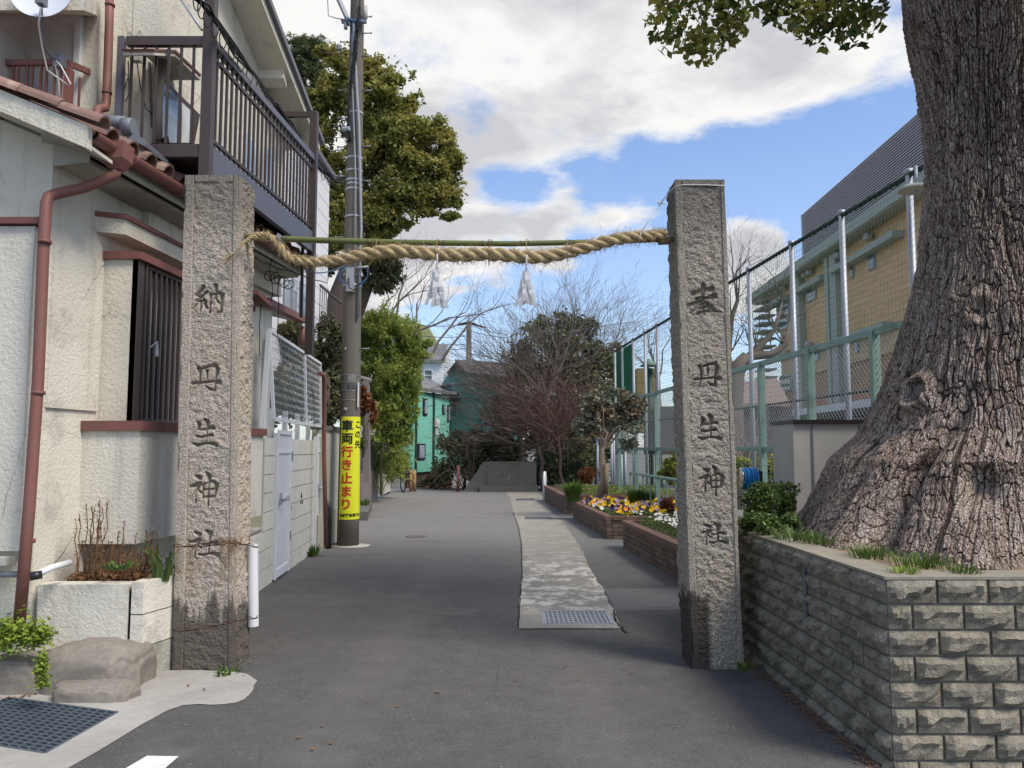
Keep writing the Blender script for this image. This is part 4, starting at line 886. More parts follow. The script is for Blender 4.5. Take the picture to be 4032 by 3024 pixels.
# limbs above the frame and the two hanging leaf sprays
lm = MB()
lm.tube([V((3.3, 5.6, 5.6)), V((2.7, 5.9, 6.3)), V((1.9, 6.1, 6.6)), V((1.0, 6.1, 6.7))], [.22, .16, .11, .06], 10)
lm.tube([V((3.9, 5.7, 7.3)), V((4.0, 5.6, 9)), V((4.4, 5.2, 11))], [.75, .5, .3], 12)
lm.build('limb', MAT['brownbark'], tree)
sp = MB(); lc = []
def spray(px0, py0, pts, Y, n, r):
    a = P(px0, py0, Y)
    for (px, py, w) in pts:
        b = P(px, py, Y+random.uniform(-.25, .25)); q = curve_pts(a, b, 6, -.05, .03); sp.tube(q, [.010, .009, .007, .006, .004, .002], 5, cap=False)
        k = int(n*w)
        e = np.random.normal(size=(k, 3)); e /= np.linalg.norm(e, axis=1)[:, None]; e *= np.random.uniform(.2, 1, (k, 1))**.5; e *= np.array([r*(.6+w), r*(.7+w), r*.8*(.6+w)]); lc.append(e+np.array(b))
spray(2760, -120, [(2610, 95, .35), (2650, 30, .5), (2640, 150, .4), (2700, 165, .5), (2780, 175, .6), (2760, 195, .35), (2850, 130, .5), (2880, 60, .5), (2820, 40, .5), (2890, 110, .35), (2720, -10, .9), (2830, -20, .9), (2640, -20, .6)], 6.0, 110, .15)
spray(3250, -160, [(3000, 30, .6), (3040, 50, .4), (3110, 20, .7), (3150, 70, .5), (3180, 120, .5), (3240, 130, .5), (3250, 60, .6), (3330, 110, .4), (3380, 140, .3), (3400, 70, .5), (3430, 20, .5), (3370, 20, .6), (3300, 20, .6), (3180, -10, .9), (3060, -30, .8), (3420, 95, .25), (3200, 30, .6)], 6.0, 95, .15)
kind(sp.build('twigs', MAT['darktwig'], tree), 'stuff')
C = np.concatenate(lc); leaf_quads('foliage', C, .082, MAT['l_camphor'], tree, elong=1.75, droop=.55, up=.1)
bl = [((3.2, 6.2, 9.0), (3.2, 2.6, 1.0)), ((5.6, 6.5, 9.3), (2.2, 2.6, 1.0))]
C, S_ = clump_pts(bl, 40, 9000, .3); leaf_quads('crown', C, .12, MAT['l_camphor'], tree, 1.7)

# plants on the wall top
def low_bush(name, label, blobs, nsub, n, mat, size, cat='shrub', elong=1.6, group=None, stems=True):
    C, S = clump_pts(blobs, nsub, n, .38, .4); c0 = blobs[0][0]; root = thing(name, label, cat, (c0[0], c0[1], max(0, min(b[0][2]-b[1][2] for b in blobs))), group)
    leaf_quads('foliage', C, size, mat, root, elong)
    if stems:
        m = MB(); b = V((c0[0], c0[1], max(0, min(b[0][2]-b[1][2] for b in blobs))))
        for s in S[::max(1, len(S)//14)]: m.tube(curve_pts(b, s, 4, 0, .06), [.012, .010, .007, .003], 4, cap=False)
        m.build('stem', MAT['darktwig'], root)
    return root
low_bush('low_shrub', 'dark green leafy bush on the wall top between the right pillar and the trunk', [pblob(2990, 2000, 6.1, 80, 90), pblob(3085, 1990, 6.2, 70, 80), pblob(2960, 2070, 5.9, 50, 50), pblob(3120, 2060, 5.8, 50, 50), pblob(3020, 1940, 6.5, 80, 45), pblob(3040, 2070, 5.7, 60, 50)], 60, 15000, MAT['l_bush'], .030)
def tuft(label, px, py, z, n, h, mat, spread=.12, lean=.8, group='grass tufts on the wall top', nm='grass_tuft', w=.006):
    w *= .55; n = int(n*1.7); h *= .8; lean *= 1.3; p = G(px, py, z); o = grass_blades('blades', p, n, h, MAT[mat], None, spread, lean, w); o.name = nm; return tag(o, label, 'grass tuft' if 'grass' in nm else 'plant', group)
tuft('wide grass tuft on the wall top, left of the middle root', 3430, 2195, ZW+.01, 90, .11, 'l_weed', .13)
tuft('grass tuft at the foot of the middle root', 3620, 2225, ZW+.01, 110, .10, 'l_weed', .17)
tuft('small grass tuft at the wall edge, rightmost of the row', 3790, 2252, ZW+.01, 60, .06, 'l_weed', .10)
tuft('yellowish grass tuft at the wall edge under the roots', 3560, 2255, ZW+.01, 50, .05, 'l_lime', .08)
tuft('dark strappy tuft right of the bush near the left root', 3250, 2140, ZW+.01, 70, .12, 'l_bush', .14, 1.0, w=.008)
tuft('dark strappy tuft below the bush beside the pillar', 3130, 2125, ZW+.01, 80, .12, 'l_bush', .15, 1.0, w=.008)
tuft('dark strappy tuft under the bush at the wall end', 2990, 2090, ZW+.01, 70, .11, 'l_bush', .13, 1.0, w=.008)
tuft('leafy weed sprig behind the trunk root against the grey box', 3290, 1830, 1.35, 60, .28, 'l_bush', .10, .5, None, 'weed_sprig', .01)
o = grass_blades('weed_sprig', P(2930, 2634, 5.28)*1.0, 30, .05, MAT['l_weed'], None, .06, 1.2, .008); tag(o, 'tiny green weeds at the foot of the right pillar', 'weed')
o = grass_blades('weed_sprig', G(895, 2655), 34, .06, MAT['l_weed'], None, .08, 1.2, .008); tag(o, 'tiny green weeds at the foot of the left pillar', 'weed')

# ================================================================== LEFT HOUSE (cream stucco, two storeys)
HX, HY, HS = -3.25, 5.30, .09
LW = lambda px, py, dx=0.0: LP(px, py, HX+dx, HY, HS)
def lx(Y, dx=0.0): return HX+dx+HS*(Y-HY)
hz = lambda py, Y, px=300: P(px, py, Y).z
house = thing('stucco_house', 'cream stucco house with red-brown gutters on the left of the lane', 'house', (HX, HY, 0))
def wallpoly(name, pts, vec, mat, parent): m = MB(); m.prism(pts, vec); return m.build(name, mat, parent)
S, SW, SS = MAT['stucco'], MAT['stucco_w'], MAT['stucco_s']
cz = P(228, 560, HY).z
wallpoly('gable_wall', [V((-6, HY, 0)), V((HX, HY, 0)), V((HX, HY, cz)), V((-6, HY, cz+.42*2.75))], (0, .25, 0), S, house)
wallpoly('lane_wall', [V((HX, HY+.006, 0)), V((lx(9.2), 9.2, 0)), V((lx(9.2), 9.2, 3.72)), V((HX, HY+.006, 3.72))], (-.25, 0, 0), SW, house)
# upper plaster band standing slightly proud on the lane face, with its lower lip
zb = LW(280, 1612).z
wallpoly('plaster_band', [V((lx(5.34, .0), 5.34, zb)), V((lx(5.9, .0), 5.9, zb)), V((lx(5.9), 5.9, 3.0)), V((lx(5.34), 5.34, 3.0))], (.018, 0, 0), SW, house)
# strip pilaster on the gable, with flashing
px_b = P(105, 1500, 5.2).x
wallpoly('front_bay', [V((-4.6, 5.2, P(50, 2170, 5.2).z)), V((px_b, 5.2, P(50, 2170, 5.2).z)), V((px_b, 5.2, P(50, 890, 5.2).z)), V((-4.6, 5.2, P(50, 890, 5.2).z))], (0, .099, 0), SW, house)
a, b = P(-120, 855, 5.17), P(158, 880, 5.17)
m = MB(); m.box(((a.x+b.x)/2, 5.225, P(60, 872, 5.2).z), (b.x-a.x, .12, .045)); m.build('flashing', MAT['redtrim'], house)
m = MB(); m.box((-4.0, 5.17, P(50, 2205, 5.2).z), (1.36, .10, .05)); m.build('bay_ledge', MAT['lightcon'], house)
m = MB(); m.tube([P(-60, 2262, 5.16), P(70, 2262, 5.16), P(150, 2262, 5.16)], .020, 10); m.build('waste_pipe', MAT['steel'], house)
# verge board and soffit
vb = [P(-200, 285, 4.98), P(0, 352, 4.98), P(345, 494, 4.98), P(342, 583, 4.98), P(0, 437, 4.98), P(-200, 350, 4.98)]
wallpoly('verge_board', vb, (0, .06, 0), S, house)
wallpoly('verge_soffit', [P(342, 575, 4.985), P(-200, 345, 4.985), P(-200, 330, 4.985), P(342, 560, 4.985)], (0, .33, 0), S, house)
# eave slab over the lane face, its stucco colour darkened for eave shade
ga, gb = P(350, 530, 5.15), P(1215, 1062, 9.1)
gd = (gb-ga); gd.z = 0; gd.normalize(); gz = ga.z
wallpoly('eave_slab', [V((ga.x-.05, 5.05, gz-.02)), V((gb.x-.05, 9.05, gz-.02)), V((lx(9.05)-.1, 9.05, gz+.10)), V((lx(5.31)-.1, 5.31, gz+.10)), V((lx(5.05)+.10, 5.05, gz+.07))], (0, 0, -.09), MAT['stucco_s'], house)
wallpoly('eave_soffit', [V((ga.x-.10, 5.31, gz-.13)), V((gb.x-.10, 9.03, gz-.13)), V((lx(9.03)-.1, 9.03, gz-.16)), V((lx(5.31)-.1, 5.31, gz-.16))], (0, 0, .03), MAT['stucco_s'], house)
wallpoly('eave_shade_fill', [V((HX, 5.293, gz-.17)), V((ga.x-.07, 5.293, gz-.14)), V((ga.x-.07, 5.293, gz+.02)), V((HX, 5.293, gz+.28))], (0, .012, 0), MAT['stucco_s'], house)  # added filler; its darker stucco stands in for the shade under the eave
# gutter (half round), hopper, downpipe
m = MB(); n = 10; vs = []; gx = lambda Y: ga.x+(gb.x-ga.x)*(Y-5.12)/(9.08-5.12)
for Y in np.linspace(5.12, 9.08, 14):
    for k in range(n+1): an = math.pi+math.pi*k/n; vs.append((gx(Y)+.062*math.cos(an)+.03, Y, gz+.062*math.sin(an)+.0))
    for k in range(n+1): an = 2*math.pi-math.pi*k/n; vs.append((gx(Y)+.055*math.cos(an)+.03, Y, gz+.055*math.sin(an)+.003))
w = 2*n+2; fs = [(i*w+k, i*w+(k+1) % w, (i+1)*w+(k+1) % w, (i+1)*w+k) for i in range(13) for k in range(w)]; fs += [tuple(range(n+1, w))+tuple(range(0, n+1))]
m.add(vs, fs, False); m.build('gutter', MAT['redpipe'], house)
m = MB(); m.lathe((gx(5.12)+.03, 5.118, gz-.0), [(.030, -.01), (.032, 0.0), (.024, .004)], 14, 'Y'); m.build('gutter_end', MAT['redtrim'], house)
m = MB()
for Y in (5.55, 6.2, 7.3, 8.4): m.tube([V((gx(Y)+.03+.066*math.cos(a), Y, gz+.066*math.sin(a))) for a in np.linspace(math.pi, 2*math.pi, 9)], .006, 5)
m.build('gutter_bracket', MAT['redpipe'], house)
hc = V((gx(5.40)+.035, 5.40, gz))
m = MB(); zt_, zb_ = gz+.03, gz-.16
m.add([(hc.x-.085, 5.32, zt_), (hc.x+.085, 5.32, zt_), (hc.x+.085, 5.48, zt_), (hc.x-.085, 5.48, zt_), (hc.x-.08, 5.325, zb_+.07), (hc.x+.08, 5.325, zb_+.07), (hc.x+.08, 5.475, zb_+.07), (hc.x-.08, 5.475, zb_+.07), (hc.x-.042, 5.36, zb_), (hc.x+.042, 5.36, zb_), (hc.x+.042, 5.44, zb_), (hc.x-.042, 5.44, zb_)],
 [(0, 1, 2, 3), (0, 4, 5, 1), (1, 5, 6, 2), (2, 6, 7, 3), (3, 7, 4, 0), (4, 8, 9, 5), (5, 9, 10, 6), (6, 10, 11, 7), (7, 11, 8, 4), (8, 11, 10, 9)]); m.build('rain_hopper', MAT['redpipe'], house)
dp = [V((hc.x, 5.40, zb_+.01)), V((hc.x-.005, 5.40, zb_-.03)), V((hc.x-.05, 5.39, zb_-.06)), P(330, 740, 5.35), P(215, 765, 5.20), P(190, 775, 5.15), P(182, 800, 5.13), P(170, 1000, 5.13), P(150, 1500, 5.12), P(115, 2000, 5.10), P(75, 2470, 5.08)]
m = MB(); m.tube(dp, .037, 14); m.build('downpipe', MAT['redpipe'], house)
for (px, py) in ((176, 952), (151, 1547), (111, 2130)):
    m = MB(); c = P(px, py, 5.12); m.tube([c+V((0, 0, -.012)), c+V((0, 0, .012))], .043, 14); m.build('pipe_clip', MAT['redtrim'], house)
# roof tiles: verge pieces along the rake
def half_tile(L, r, mat, th=.014):
    m = MB(); n = 8; vs = []
    for y, k in ((0, 1.0), (L, .88)):
        for rr in (r*k, (r-th)*k):
            for i in range(n+1): a = math.pi*i/n; vs.append((rr*math.cos(a), y, rr*math.sin(a)))
    q = n+1; fs = []
    for i in range(n): fs += [(i, i+1, 2*q+i+1, 2*q+i), (q+i, 3*q+i, 3*q+i+1, q+i+1), (i, q+i, q+i+1, i+1), (2*q+i, 2*q+i+1, 3*q+i+1, 3*q+i)]
    fs += [(0, 2*q, 3*q, q), (n, q+n, 3*q+n, 2*q+n)]
    return m.add(vs, fs).mesh('roof_tile', mat)
vt = half_tile(.36, .075, MAT['tile'])
A0, B0 = P(392, 492, 5.0), P(-220, 262, 5.0); L_ = (B0-A0).length; dirv = (B0-A0).normalized()
for i in range(6):
    p = A0+dirv*(i*.30-.02); an = math.atan2(dirv.z, -dirv.x); o = link('roof_tile', vt, house, p+V((0, .02, .005+.006*i % .01)), (an+random.uniform(-.02, .02), 0, math.pi/2))
et = half_tile(.34, .085, MAT['tile']); ft = half_tile(.30, .11, MAT['tile'])
k = 0; Y = 5.32
while Y < 9.1:
    p = V((gx(Y)+.045, Y, gz+.035)); link('roof_tile', et, house, p, (math.radians(23), 0, math.pi/2+random.uniform(-.02, .02)))
    link('roof_tile', et, house, p+V((-.30, 0, .135)), (math.radians(23), 0, math.pi/2)); Y += .235
m = MB(); m.add([(gx(5.0)+.02, 5.0, gz+.035), (gx(9.1)+.02, 9.1, gz+.035), (gx(9.1)-1.3, 9.1, gz+.60), (gx(5.0)-3.2, 5.0, gz+1.40)], [(0, 1, 2, 3)]); m.build('roof_slope', MAT['tile'], house)
# lower bay: body, sill, upper part, lintel, hood, grille window
YB0, YU0, YE = 5.76, 5.93, 8.2
cb_ = P(534, 2142, YB0); bx = cb_.x; s2 = .055
bl_ = lambda Y, dx=0: bx+dx+s2*(Y-YB0)
zb0, zs0, zs1 = cb_.z, P(540, 1695, YB0).z, P(540, 1657, YB0).z
wallpoly('bay_base', [V((lx(YB0), YB0, zb0)), V((bx, YB0, zb0)), V((bl_(YE), YE, zb0)), V((lx(YE), YE, zb0))], (0, 0, zs0-zb0), SW, house)
wallpoly('bay_sill', [V((lx(YB0), YB0-.03, zs0)), V((bx+.03, YB0-.03, zs0)), V((bl_(YE)+.03, YE+.03, zs0)), V((lx(YE), YE+.03, zs0))], (0, 0, zs1-zs0), MAT['redtrim'], house)
zl0 = P(540, 1022, YU0).z; zl1 = zl0+.06; ux = P(538, 1200, YU0).x; ul = lambda Y, dx=0: ux+dx+s2*(Y-YU0)
wallpoly('bay_cheek', [V((lx(YU0), YU0, zs1)), V((ux, YU0, zs1)), V((ux-.01, YU0+.10, zs1)), V((lx(YU0+.10), YU0+.10, zs1))], (0, 0, zl0-zs1), S, house)
wallpoly('bay_lintel', [V((lx(YU0), YU0-.03, zl0)), V((ux+.03, YU0-.03, zl0)), V((ul(YE)+.03, YE+.03, zl0)), V((lx(YE), YE+.03, zl0))], (0, 0, .06), MAT['redtrim'], house)
wallpoly('bay_back', [V((ul(YU0, -.16), YU0+.1, zs1)), V((ul(YE, -.16), YE, zs1)), V((ul(YE, -.16), YE, zl0)), V((ul(YU0, -.16), YU0+.1, zl0))], (-.02, 0, 0), MAT['darkm'], house)
win = None
m = MB(); m.add([V((ul(YU0+.25, -.10), YU0+.2, zs1+.03)), V((ul(YE, -.10), YE-.05, zs1+.03)), V((ul(YE, -.10), YE-.05, zl0-.02)), V((ul(YU0+.25, -.10), YU0+.2, zl0-.02))], [(0, 1, 2, 3)]); m.build('window_pane', MAT['curtain'], house)
def vbar(name, x, y, z0, z1, w, d, mat, parent, rz=0.0): m = MB(); m.box((x, y, (z0+z1)/2), (w, d, z1-z0), rz); return m.build(name, mat, parent)
vbar('window_frame', ul(YU0+.04, -.02), YU0+.045, zs1, zl0, .05, .09, MAT['brown'], house); vbar('window_frame', ul(6.07, -.02), 6.06, zs1, zl0, .05, .035, MAT['brown'], house)
bme = MB().box((0, 0, 0), (.022, .030, zl0-zs1-.04)).mesh('grille_bar', MAT['brown'])
Y = 6.13; i = 0
while Y < YE: link('grille_bar', bme, house, (ul(Y, -.012), Y, (zl0+zs1)/2)); Y += .085; i += 1
vbar('grille_rail', ul((6+YE)/2, -.012), (6.08+YE)/2, zs1+.005, zs1+.03, .03, YE-6.1, MAT['greybar'], house, -math.atan(s2)); vbar('grille_rail', ul((6+YE)/2, -.012), (6.08+YE)/2, zl0-.035, zl0-.008, .03, YE-6.1, MAT['brown'], house, -math.atan(s2))
# concrete hood with a red metal cap
h0, h1, h2 = P(350, 868, 5.86), P(474, 914, 5.90), P(716, 1040, 7.35)
zA, zB = P(474, 862, 5.90).z, P(474, 925, 5.90).z
wallpoly('window_hood', [V((lx(5.8), 5.8, zB)), V((h1.x+.05, 5.88, zB)), V((h1.x+.19, 7.9, zB)), V((lx(7.9), 7.9, zB))], (0, 0, .12), S, house)
wallpoly('hood_cap', [V((lx(5.8), 5.78, zB+.12)), V((h1.x+.07, 5.86, zB+.12)), V((h1.x+.21, 7.92, zB+.12)), V((lx(7.9), 7.92, zB+.12))], (0, 0, .035), MAT['redtrim'], house)
m = MB(); m.tube([P(590, 1370, 6.05), P(618, 1345, 6.1)], .004, 5); m.lathe(P(620, 1345, 6.1)-V((0, 0, .09)), [(.018, -.03), (.012, 0), (.006, .06), (.002, .09)], 8); tag(m.build('wind_ornament', MAT['white'], loc=P(620, 1345, 6.1)), 'small white tassel ornament tied to the dark window grille', 'ornament')

# ---- upper storey
UY = 6.40; uxc = P(605, 400, UY).x; us = .09; ulx = lambda Y, dx=0: uxc+dx+us*(Y-UY)
xl_ = P(385, 250, 6.2).x
wallpoly('upper_wall', [V((-6, 6.2, 3.2)), V((xl_, 6.2, 3.2)), V((xl_, 6.2, 7.5)), V((-6, 6.2, 7.5))], (0, .22, 0), S, house)
wallpoly('upper_wall', [V((xl_-.1, UY, 3.2)), V((uxc, UY, 3.2)), V((uxc, UY, 7.5)), V((xl_-.1, UY, 7.5))], (0, .25, 0), S, house)
r0, r1 = LP(905, 0, uxc, UY, us), LP(1100, 456, uxc, UY, us); sl = (r1.z-r0.z)/(r1.y-r0.y); rz_ = lambda Y: r0.z+sl*(Y-r0.y)
wallpoly('upper_wall', [V((uxc, UY+.005, 3.4)), V((ulx(9.3), 9.3, 3.4)), V((ulx(9.3), 9.3, rz_(9.3))), V((uxc, UY+.005, rz_(UY)))], (-.25, 0, 0), S, house)
wallpoly('roof_slab', [V((uxc-1.2, 6.0, rz_(6.0))), V((ulx(6)+.33, 6.0, rz_(6.0))), V((ulx(9.6)+.33, 9.6, rz_(9.6))), V((ulx(9.6)-1.2, 9.6, rz_(9.6)))], (0, 0, .09), S, house)
wallpoly('roof_edge', [V((ulx(6)+.31, 5.98, rz_(5.98)+.09)), V((ulx(6)+.38, 5.98, rz_(5.98)+.09)), V((ulx(9.6)+.38, 9.62, rz_(9.62)+.09)), V((ulx(9.6)+.31, 9.62, rz_(9.62)+.09))], (0, 0, .07), MAT['roofgrey'], house)
for Y in (7.2, 8.5): wallpoly('rafter_end', [V((ulx(Y), Y, rz_(Y)-.10)), V((ulx(Y)+.28, Y, rz_(Y)-.10)), V((ulx(Y)+.28, Y+.12, rz_(Y+.12)-.10)), V((ulx(Y), Y+.12, rz_(Y+.12)-.10))], (0, 0, .11), S, house)
wallpoly('balcony_soffit', [P(-300, 40, 5.6), P(330, 40, 5.6), P(385, 62, 6.19), P(-300, 62, 6.19)], (0, 0, .12), S, house)
# seam on the wall
m = MB(); p = P(560, 300, UY); m.box((p.x-.1, UY-.002, 5.3), (.008, .004, 3.4)); m.build('wall_seam', MAT['stucco_s'], house)
# upper-left window with frame
def frame_rect(mb, a, b, Y, w, d):      # a,b world (x,z) corners
    (x0, z0), (x1, z1) = a, b
    mb.box(((x0+x1)/2, Y, z0), (x1-x0+w, d, w)); mb.box(((x0+x1)/2, Y, z1), (x1-x0+w, d, w)); mb.box((x0, Y, (z0+z1)/2), (w, d, z1-z0-w)); mb.box((x1, Y, (z0+z1)/2), (w, d, z1-z0-w))
a, b = P(-260, 440, 6.19), P(318, 82, 6.19); m = MB(); frame_rect(m, (a.x, a.z), (b.x, b.z), 6.18, .05, .06); m.box(((a.x+b.x)/2-.1, 6.185, (a.z+b.z)/2), (.04, .03, b.z-a.z)); fr = m.build('window_frame', MAT['white'], house)
m = MB(); m.add([(a.x, 6.178, a.z), (b.x, 6.178, a.z), (b.x, 6.178, b.z), (a.x, 6.178, b.z)], [(0, 1, 2, 3)]); m.build('window_pane', MAT['curtain'], fr)
# lane-side upper window with hood
def lpoly(pts, dx, vec, name, mat, parent=house): return wallpoly(name, [LP(x, y, uxc+dx, UY, us) for x, y in pts], vec, mat, parent)
lpoly([(622, 570), (765, 570), (788, 452), (634, 296)], .012, (-.03, 0, 0), 'window_frame', MAT['brown']); lpoly([(632, 562), (708, 562), (712, 400), (640, 318)], .018, (-.01, 0, 0), 'window_pane', MAT['glass_b']); lpoly([(716, 562), (752, 562), (756, 440), (718, 404)], .018, (-.01, 0, 0), 'window_pane', MAT['curtain'])
lpoly([(608, 200), (690, 205), (790, 300), (790, 316), (690, 222), (608, 217)], .25, (-.25, 0, 0), 'window_hood', S); lpoly([(606, 192), (692, 196), (792, 292), (792, 300), (690, 205), (608, 200)], .26, (-.26, 0, 0), 'hood_cap', MAT['redtrim'])
for (x0, x1, yt0, yt1, yb) in ((870, 935, 560, 640, 900), (960, 1010, 500, 570, 940), (1040, 1085, 560, 620, 960)):
    lpoly([(x0, yb), (x1, yb), (x1, yt1), (x0, yt0)], .012, (-.02, 0, 0), 'window_frame', MAT['white']); lpoly([(x0+6, yb), (x1-6, yb), (x1-6, yt1+10), (x0+6, yt0+10)], .016, (-.01, 0, 0), 'window_pane', MAT['glass_b'])
# upper downpipe beside the corner
m = MB(); q = [P(432, -60, 6.1), P(430, 100, 6.1), P(425, 250, 6.1), P(419, 400, 6.1), P(415, 425, 6.08), P(385, 428, 6.0), P(380, 450, 5.98), P(382, 480, 5.95)]; m.tube(q, .034, 14); m.build('downpipe', MAT['redpipe'], house)
for (px, py) in ((433, 20), (421, 365)): m = MB(); c = P(px, py, 6.1); m.tube([c-V((0, 0, .01)), c+V((0, 0, .01))], .040, 14); m.build('pipe_clip', MAT['redtrim'], house)
m = MB(); m.tube([P(588, 245, 6.37), P(592, 330, 6.36), P(598, 500, 6.35)], .012, 6)
m.tube([P(640, 240, 6.33), P(630, 330, 6.33), P(622, 400, 6.33), P(618, 570, 6.33)], [.05, .035, .04, .045], 8); m.build('pipe_lagging', MAT['cloth'], house)
m = MB(); m.box(P(500, 205, 6.3), (.05, .05, .07)); m.box(P(536, 232, 6.3), (.09, .06, .05)); m.build('junction_box', MAT['lgrey'], house)
m = MB(); m.tube([P(474, 200, 6.25), P(484, 280, 6.3), P(506, 300, 6.3), P(480, 380, 6.3), P(495, 400, 6.3), P(508, 370, 6.3), P(505, 240, 6.3)], .005, 5); m.tube([P(540, 250, 6.3), P(552, 340, 6.3), P(575, 430, 6.3), P(600, 448, 6.3)], .005, 5); m.build('wiring', MAT['cable'], house)
m = MB(); m.tube([P(405, 480, 5.75), P(500, 485, 5.75)], .052, 14); m.tube([P(486, 500, 5.72), P(528, 500, 5.72)], .068, 16); m.tube([P(400, 460, 5.8), P(430, 462, 5.8)], .016, 8); m.build('flue', MAT['slate'], house)
m = MB(); m.prism([P(505, 545, 5.70), P(570, 575, 5.70), P(575, 560, 5.70), P(530, 520, 5.70)], (0, .5, 0)); m.build('flue_cover', MAT['slate'], house)
m = MB(); c = P(645, 560, 6.3); m.tube([c, c+V((0, -.05, 0))], .012, 8); m.tube([c+V((-.05, -.05, .0)), c+V((.05, -.05, 0))], .008, 6); m.tube([c+V((0, -.05, 0)), c+V((0.07, -.09, .01)), c+V((.085, -.1, -.05))], .010, 8); m.build('tap', MAT['rust'], house)

# red-brown railing in front of the upper-left window
rl = thing('red_railing', 'red-brown metal railing under the satellite dish', 'railing', P(150, 400, 5.9))
ca, cb2, cc_ = P(-60, 250, 5.85), P(262, 246, 5.85), P(348, 282, 6.19); zr0 = P(150, 470, 5.85).z
m = MB(); m.bar(ca, cb2, .035, .045); m.bar(cb2, cc_, .035, .045); m.build('top_rail', MAT['redtrim'], rl)
bm_ = MB().box((0, 0, 0), (.016, .016, cb2.z-zr0)).mesh('baluster', MAT['redtrim'])
for px in (18, 52, 72, 107, 127, 162, 183, 216, 240, 258): p = P(px, 300, 5.85); link('baluster', bm_, rl, (p.x, 5.85, (cb2.z+zr0)/2))
vbar('post', cb2.x+.02, 5.86, zr0-.05, cb2.z, .035, .035, MAT['redtrim'], rl)
for t in (.3, .62): p = cb2.lerp(cc_, t); link('baluster', bm_, rl, (p.x, p.y, (cb2.z+zr0)/2-.02))
ds = thing('satellite_dish', 'white satellite dish on a bent arm clamped to the red railing', 'satellite dish', P(235, 225, 5.8))
dc = P(172, -14, 5.55); nrm = V((.15, -1, .16)).normalized(); u_ = nrm.orthogonal().normalized(); w_ = nrm.cross(u_)
vs = []; R_ = .215; NR, NA = 6, 36
for i in range(NR+1):
    r = R_*i/NR
    for k in range(NA): a = 2*math.pi*k/NA; vs.append(dc+(u_*math.cos(a)+w_*math.sin(a))*r+nrm*(.045*(r/R_)**2))
fs = [(i*NA+k, i*NA+(k+1) % NA, (i+1)*NA+(k+1) % NA, (i+1)*NA+k) for i in range(NR) for k in range(NA)]
m = MB(); m.add(vs, fs, True); m.add([v-nrm*.006 for v in vs], fs, True); m.build('reflector', MAT['dish'], ds)
m = MB(); m.tube([P(163, 20, 5.42), P(163, 90, 5.55), P(165, 150, 5.62), P(180, 195, 5.7), P(205, 222, 5.76), P(236, 240, 5.8)], [.009, .011, .014, .015, .015, .014], 10); m.build('arm', MAT['slate'], ds)
m = MB(); m.box(P(163, 5, 5.42), (.055, .07, .06)); m.build('receiver', MAT['slate'], ds)
m = MB(); c = P(236, 245, 5.82); m.box(c, (.08, .06, .09)); m.tube([c+V((-.06, -.03, .02)), c+V((.03, -.03, .06))], .006, 6); m.build('clamp', MAT['steel'], ds)
m = MB(); m.tube([P(160, 30, 5.4), P(152, 95, 5.5), P(165, 180, 5.6), P(185, 275, 5.72), P(225, 305, 5.75), P(275, 340, 5.75), P(278, 330, 5.75), P(240, 260, 5.75), P(222, 238, 5.76), P(218, 260, 5.78), P(232, 330, 5.8), P(235, 395, 5.8)], .006, 6); m.build('coax_cable', MAT['string'], ds)
m = MB(); m.box(P(-5, 185, 5.7)+V((-.16, .2, 0)), (.25, .35, .42)); tag(m.build('outdoor_unit', MAT['lgrey'], loc=P(-5, 185, 5.7)), 'pale grey outdoor unit at the left edge behind the red railing', 'air conditioner')
m = MB(); m.tube([P(700, -20, 6.1), P(795, 118, 5.9)], .011, 8); tag(m.build('laundry_pole', MAT['zinc'], loc=P(700, -20, 6.1)), 'shiny metal laundry pole above the brown balcony', 'laundry pole')

# ---- brown balcony
YN, YF = 6.10, 8.75
bal = thing('balcony', 'brown metal balcony with upright bars and tall posts over the lane', 'balcony', (P(812, 600, YN).x, YN, 0))
xn = P(812, 600, YN).x; xf = P(1228, 900, YF).x; bxx = lambda Y: xn+(xf-xn)*(Y-YN)/(YF-YN)
zbt, zbb = P(812, 588, YN).z, P(812, 690, YN).z; ztr = P(812, 165, YN).z; zl_b, zl_t = P(700, 625, YN).z, P(700, 572, YN).z
ytop = 5.6
vbar('post', xn, YN, 0, 6.2, .085, .085, MAT['brown'], bal); vbar('post', bxx(YF), YF, P(1228, 1396, YF).z, P(1228, 440, YF).z, .085, .085, MAT['brown'], bal)
xw = P(470, 400, YN).x
m = MB(); m.box(((xw+xn)/2, YN, (zl_b+zl_t)/2), (xn-xw-.09, .06, zl_t-zl_b)); m.box(((xw+xn)/2, YN-.012, zl_b+.02), (xn-xw-.09, .05, .03)); m.build('front_beam', MAT['brown'], bal)
m = MB(); m.box(((xw+xn)/2, YN, ztr), (xn-xw-.09, .05, .075)); m.build('front_rail', MAT['brown'], bal); vbar('post', xw, YN, zl_t, ztr+.04, .05, .05, MAT['brownblue'], bal)
fb = MB().box((0, 0, 0), (.018, .02, ztr-zl_t-.03)).mesh('baluster', MAT['brown'])
for px in (512, 562, 610, 658, 708, 757): p = P(px, 400, YN); link('baluster', fb, bal, (p.x, YN, (ztr+zl_t)/2))
pa, pb = V((xn, YN+.05, 0)), V((bxx(YF), YF-.05, 0))
zB1, zB0 = zl_t+.02, zl_b-.10
m = MB(); m.bar(pa+V((0, 0, (zB1+zB0)/2)), pb+V((0, 0, (zB1+zB0)/2)), .055, zB1-zB0); m.build('side_beam', MAT['brownblue'], bal)
m = MB(); m.bar(pa+V((0, 0, ztr+.02)), pb+V((0, 0, ztr+.02)), .06, .065); m.build('side_rail', MAT['brownblue'], bal)
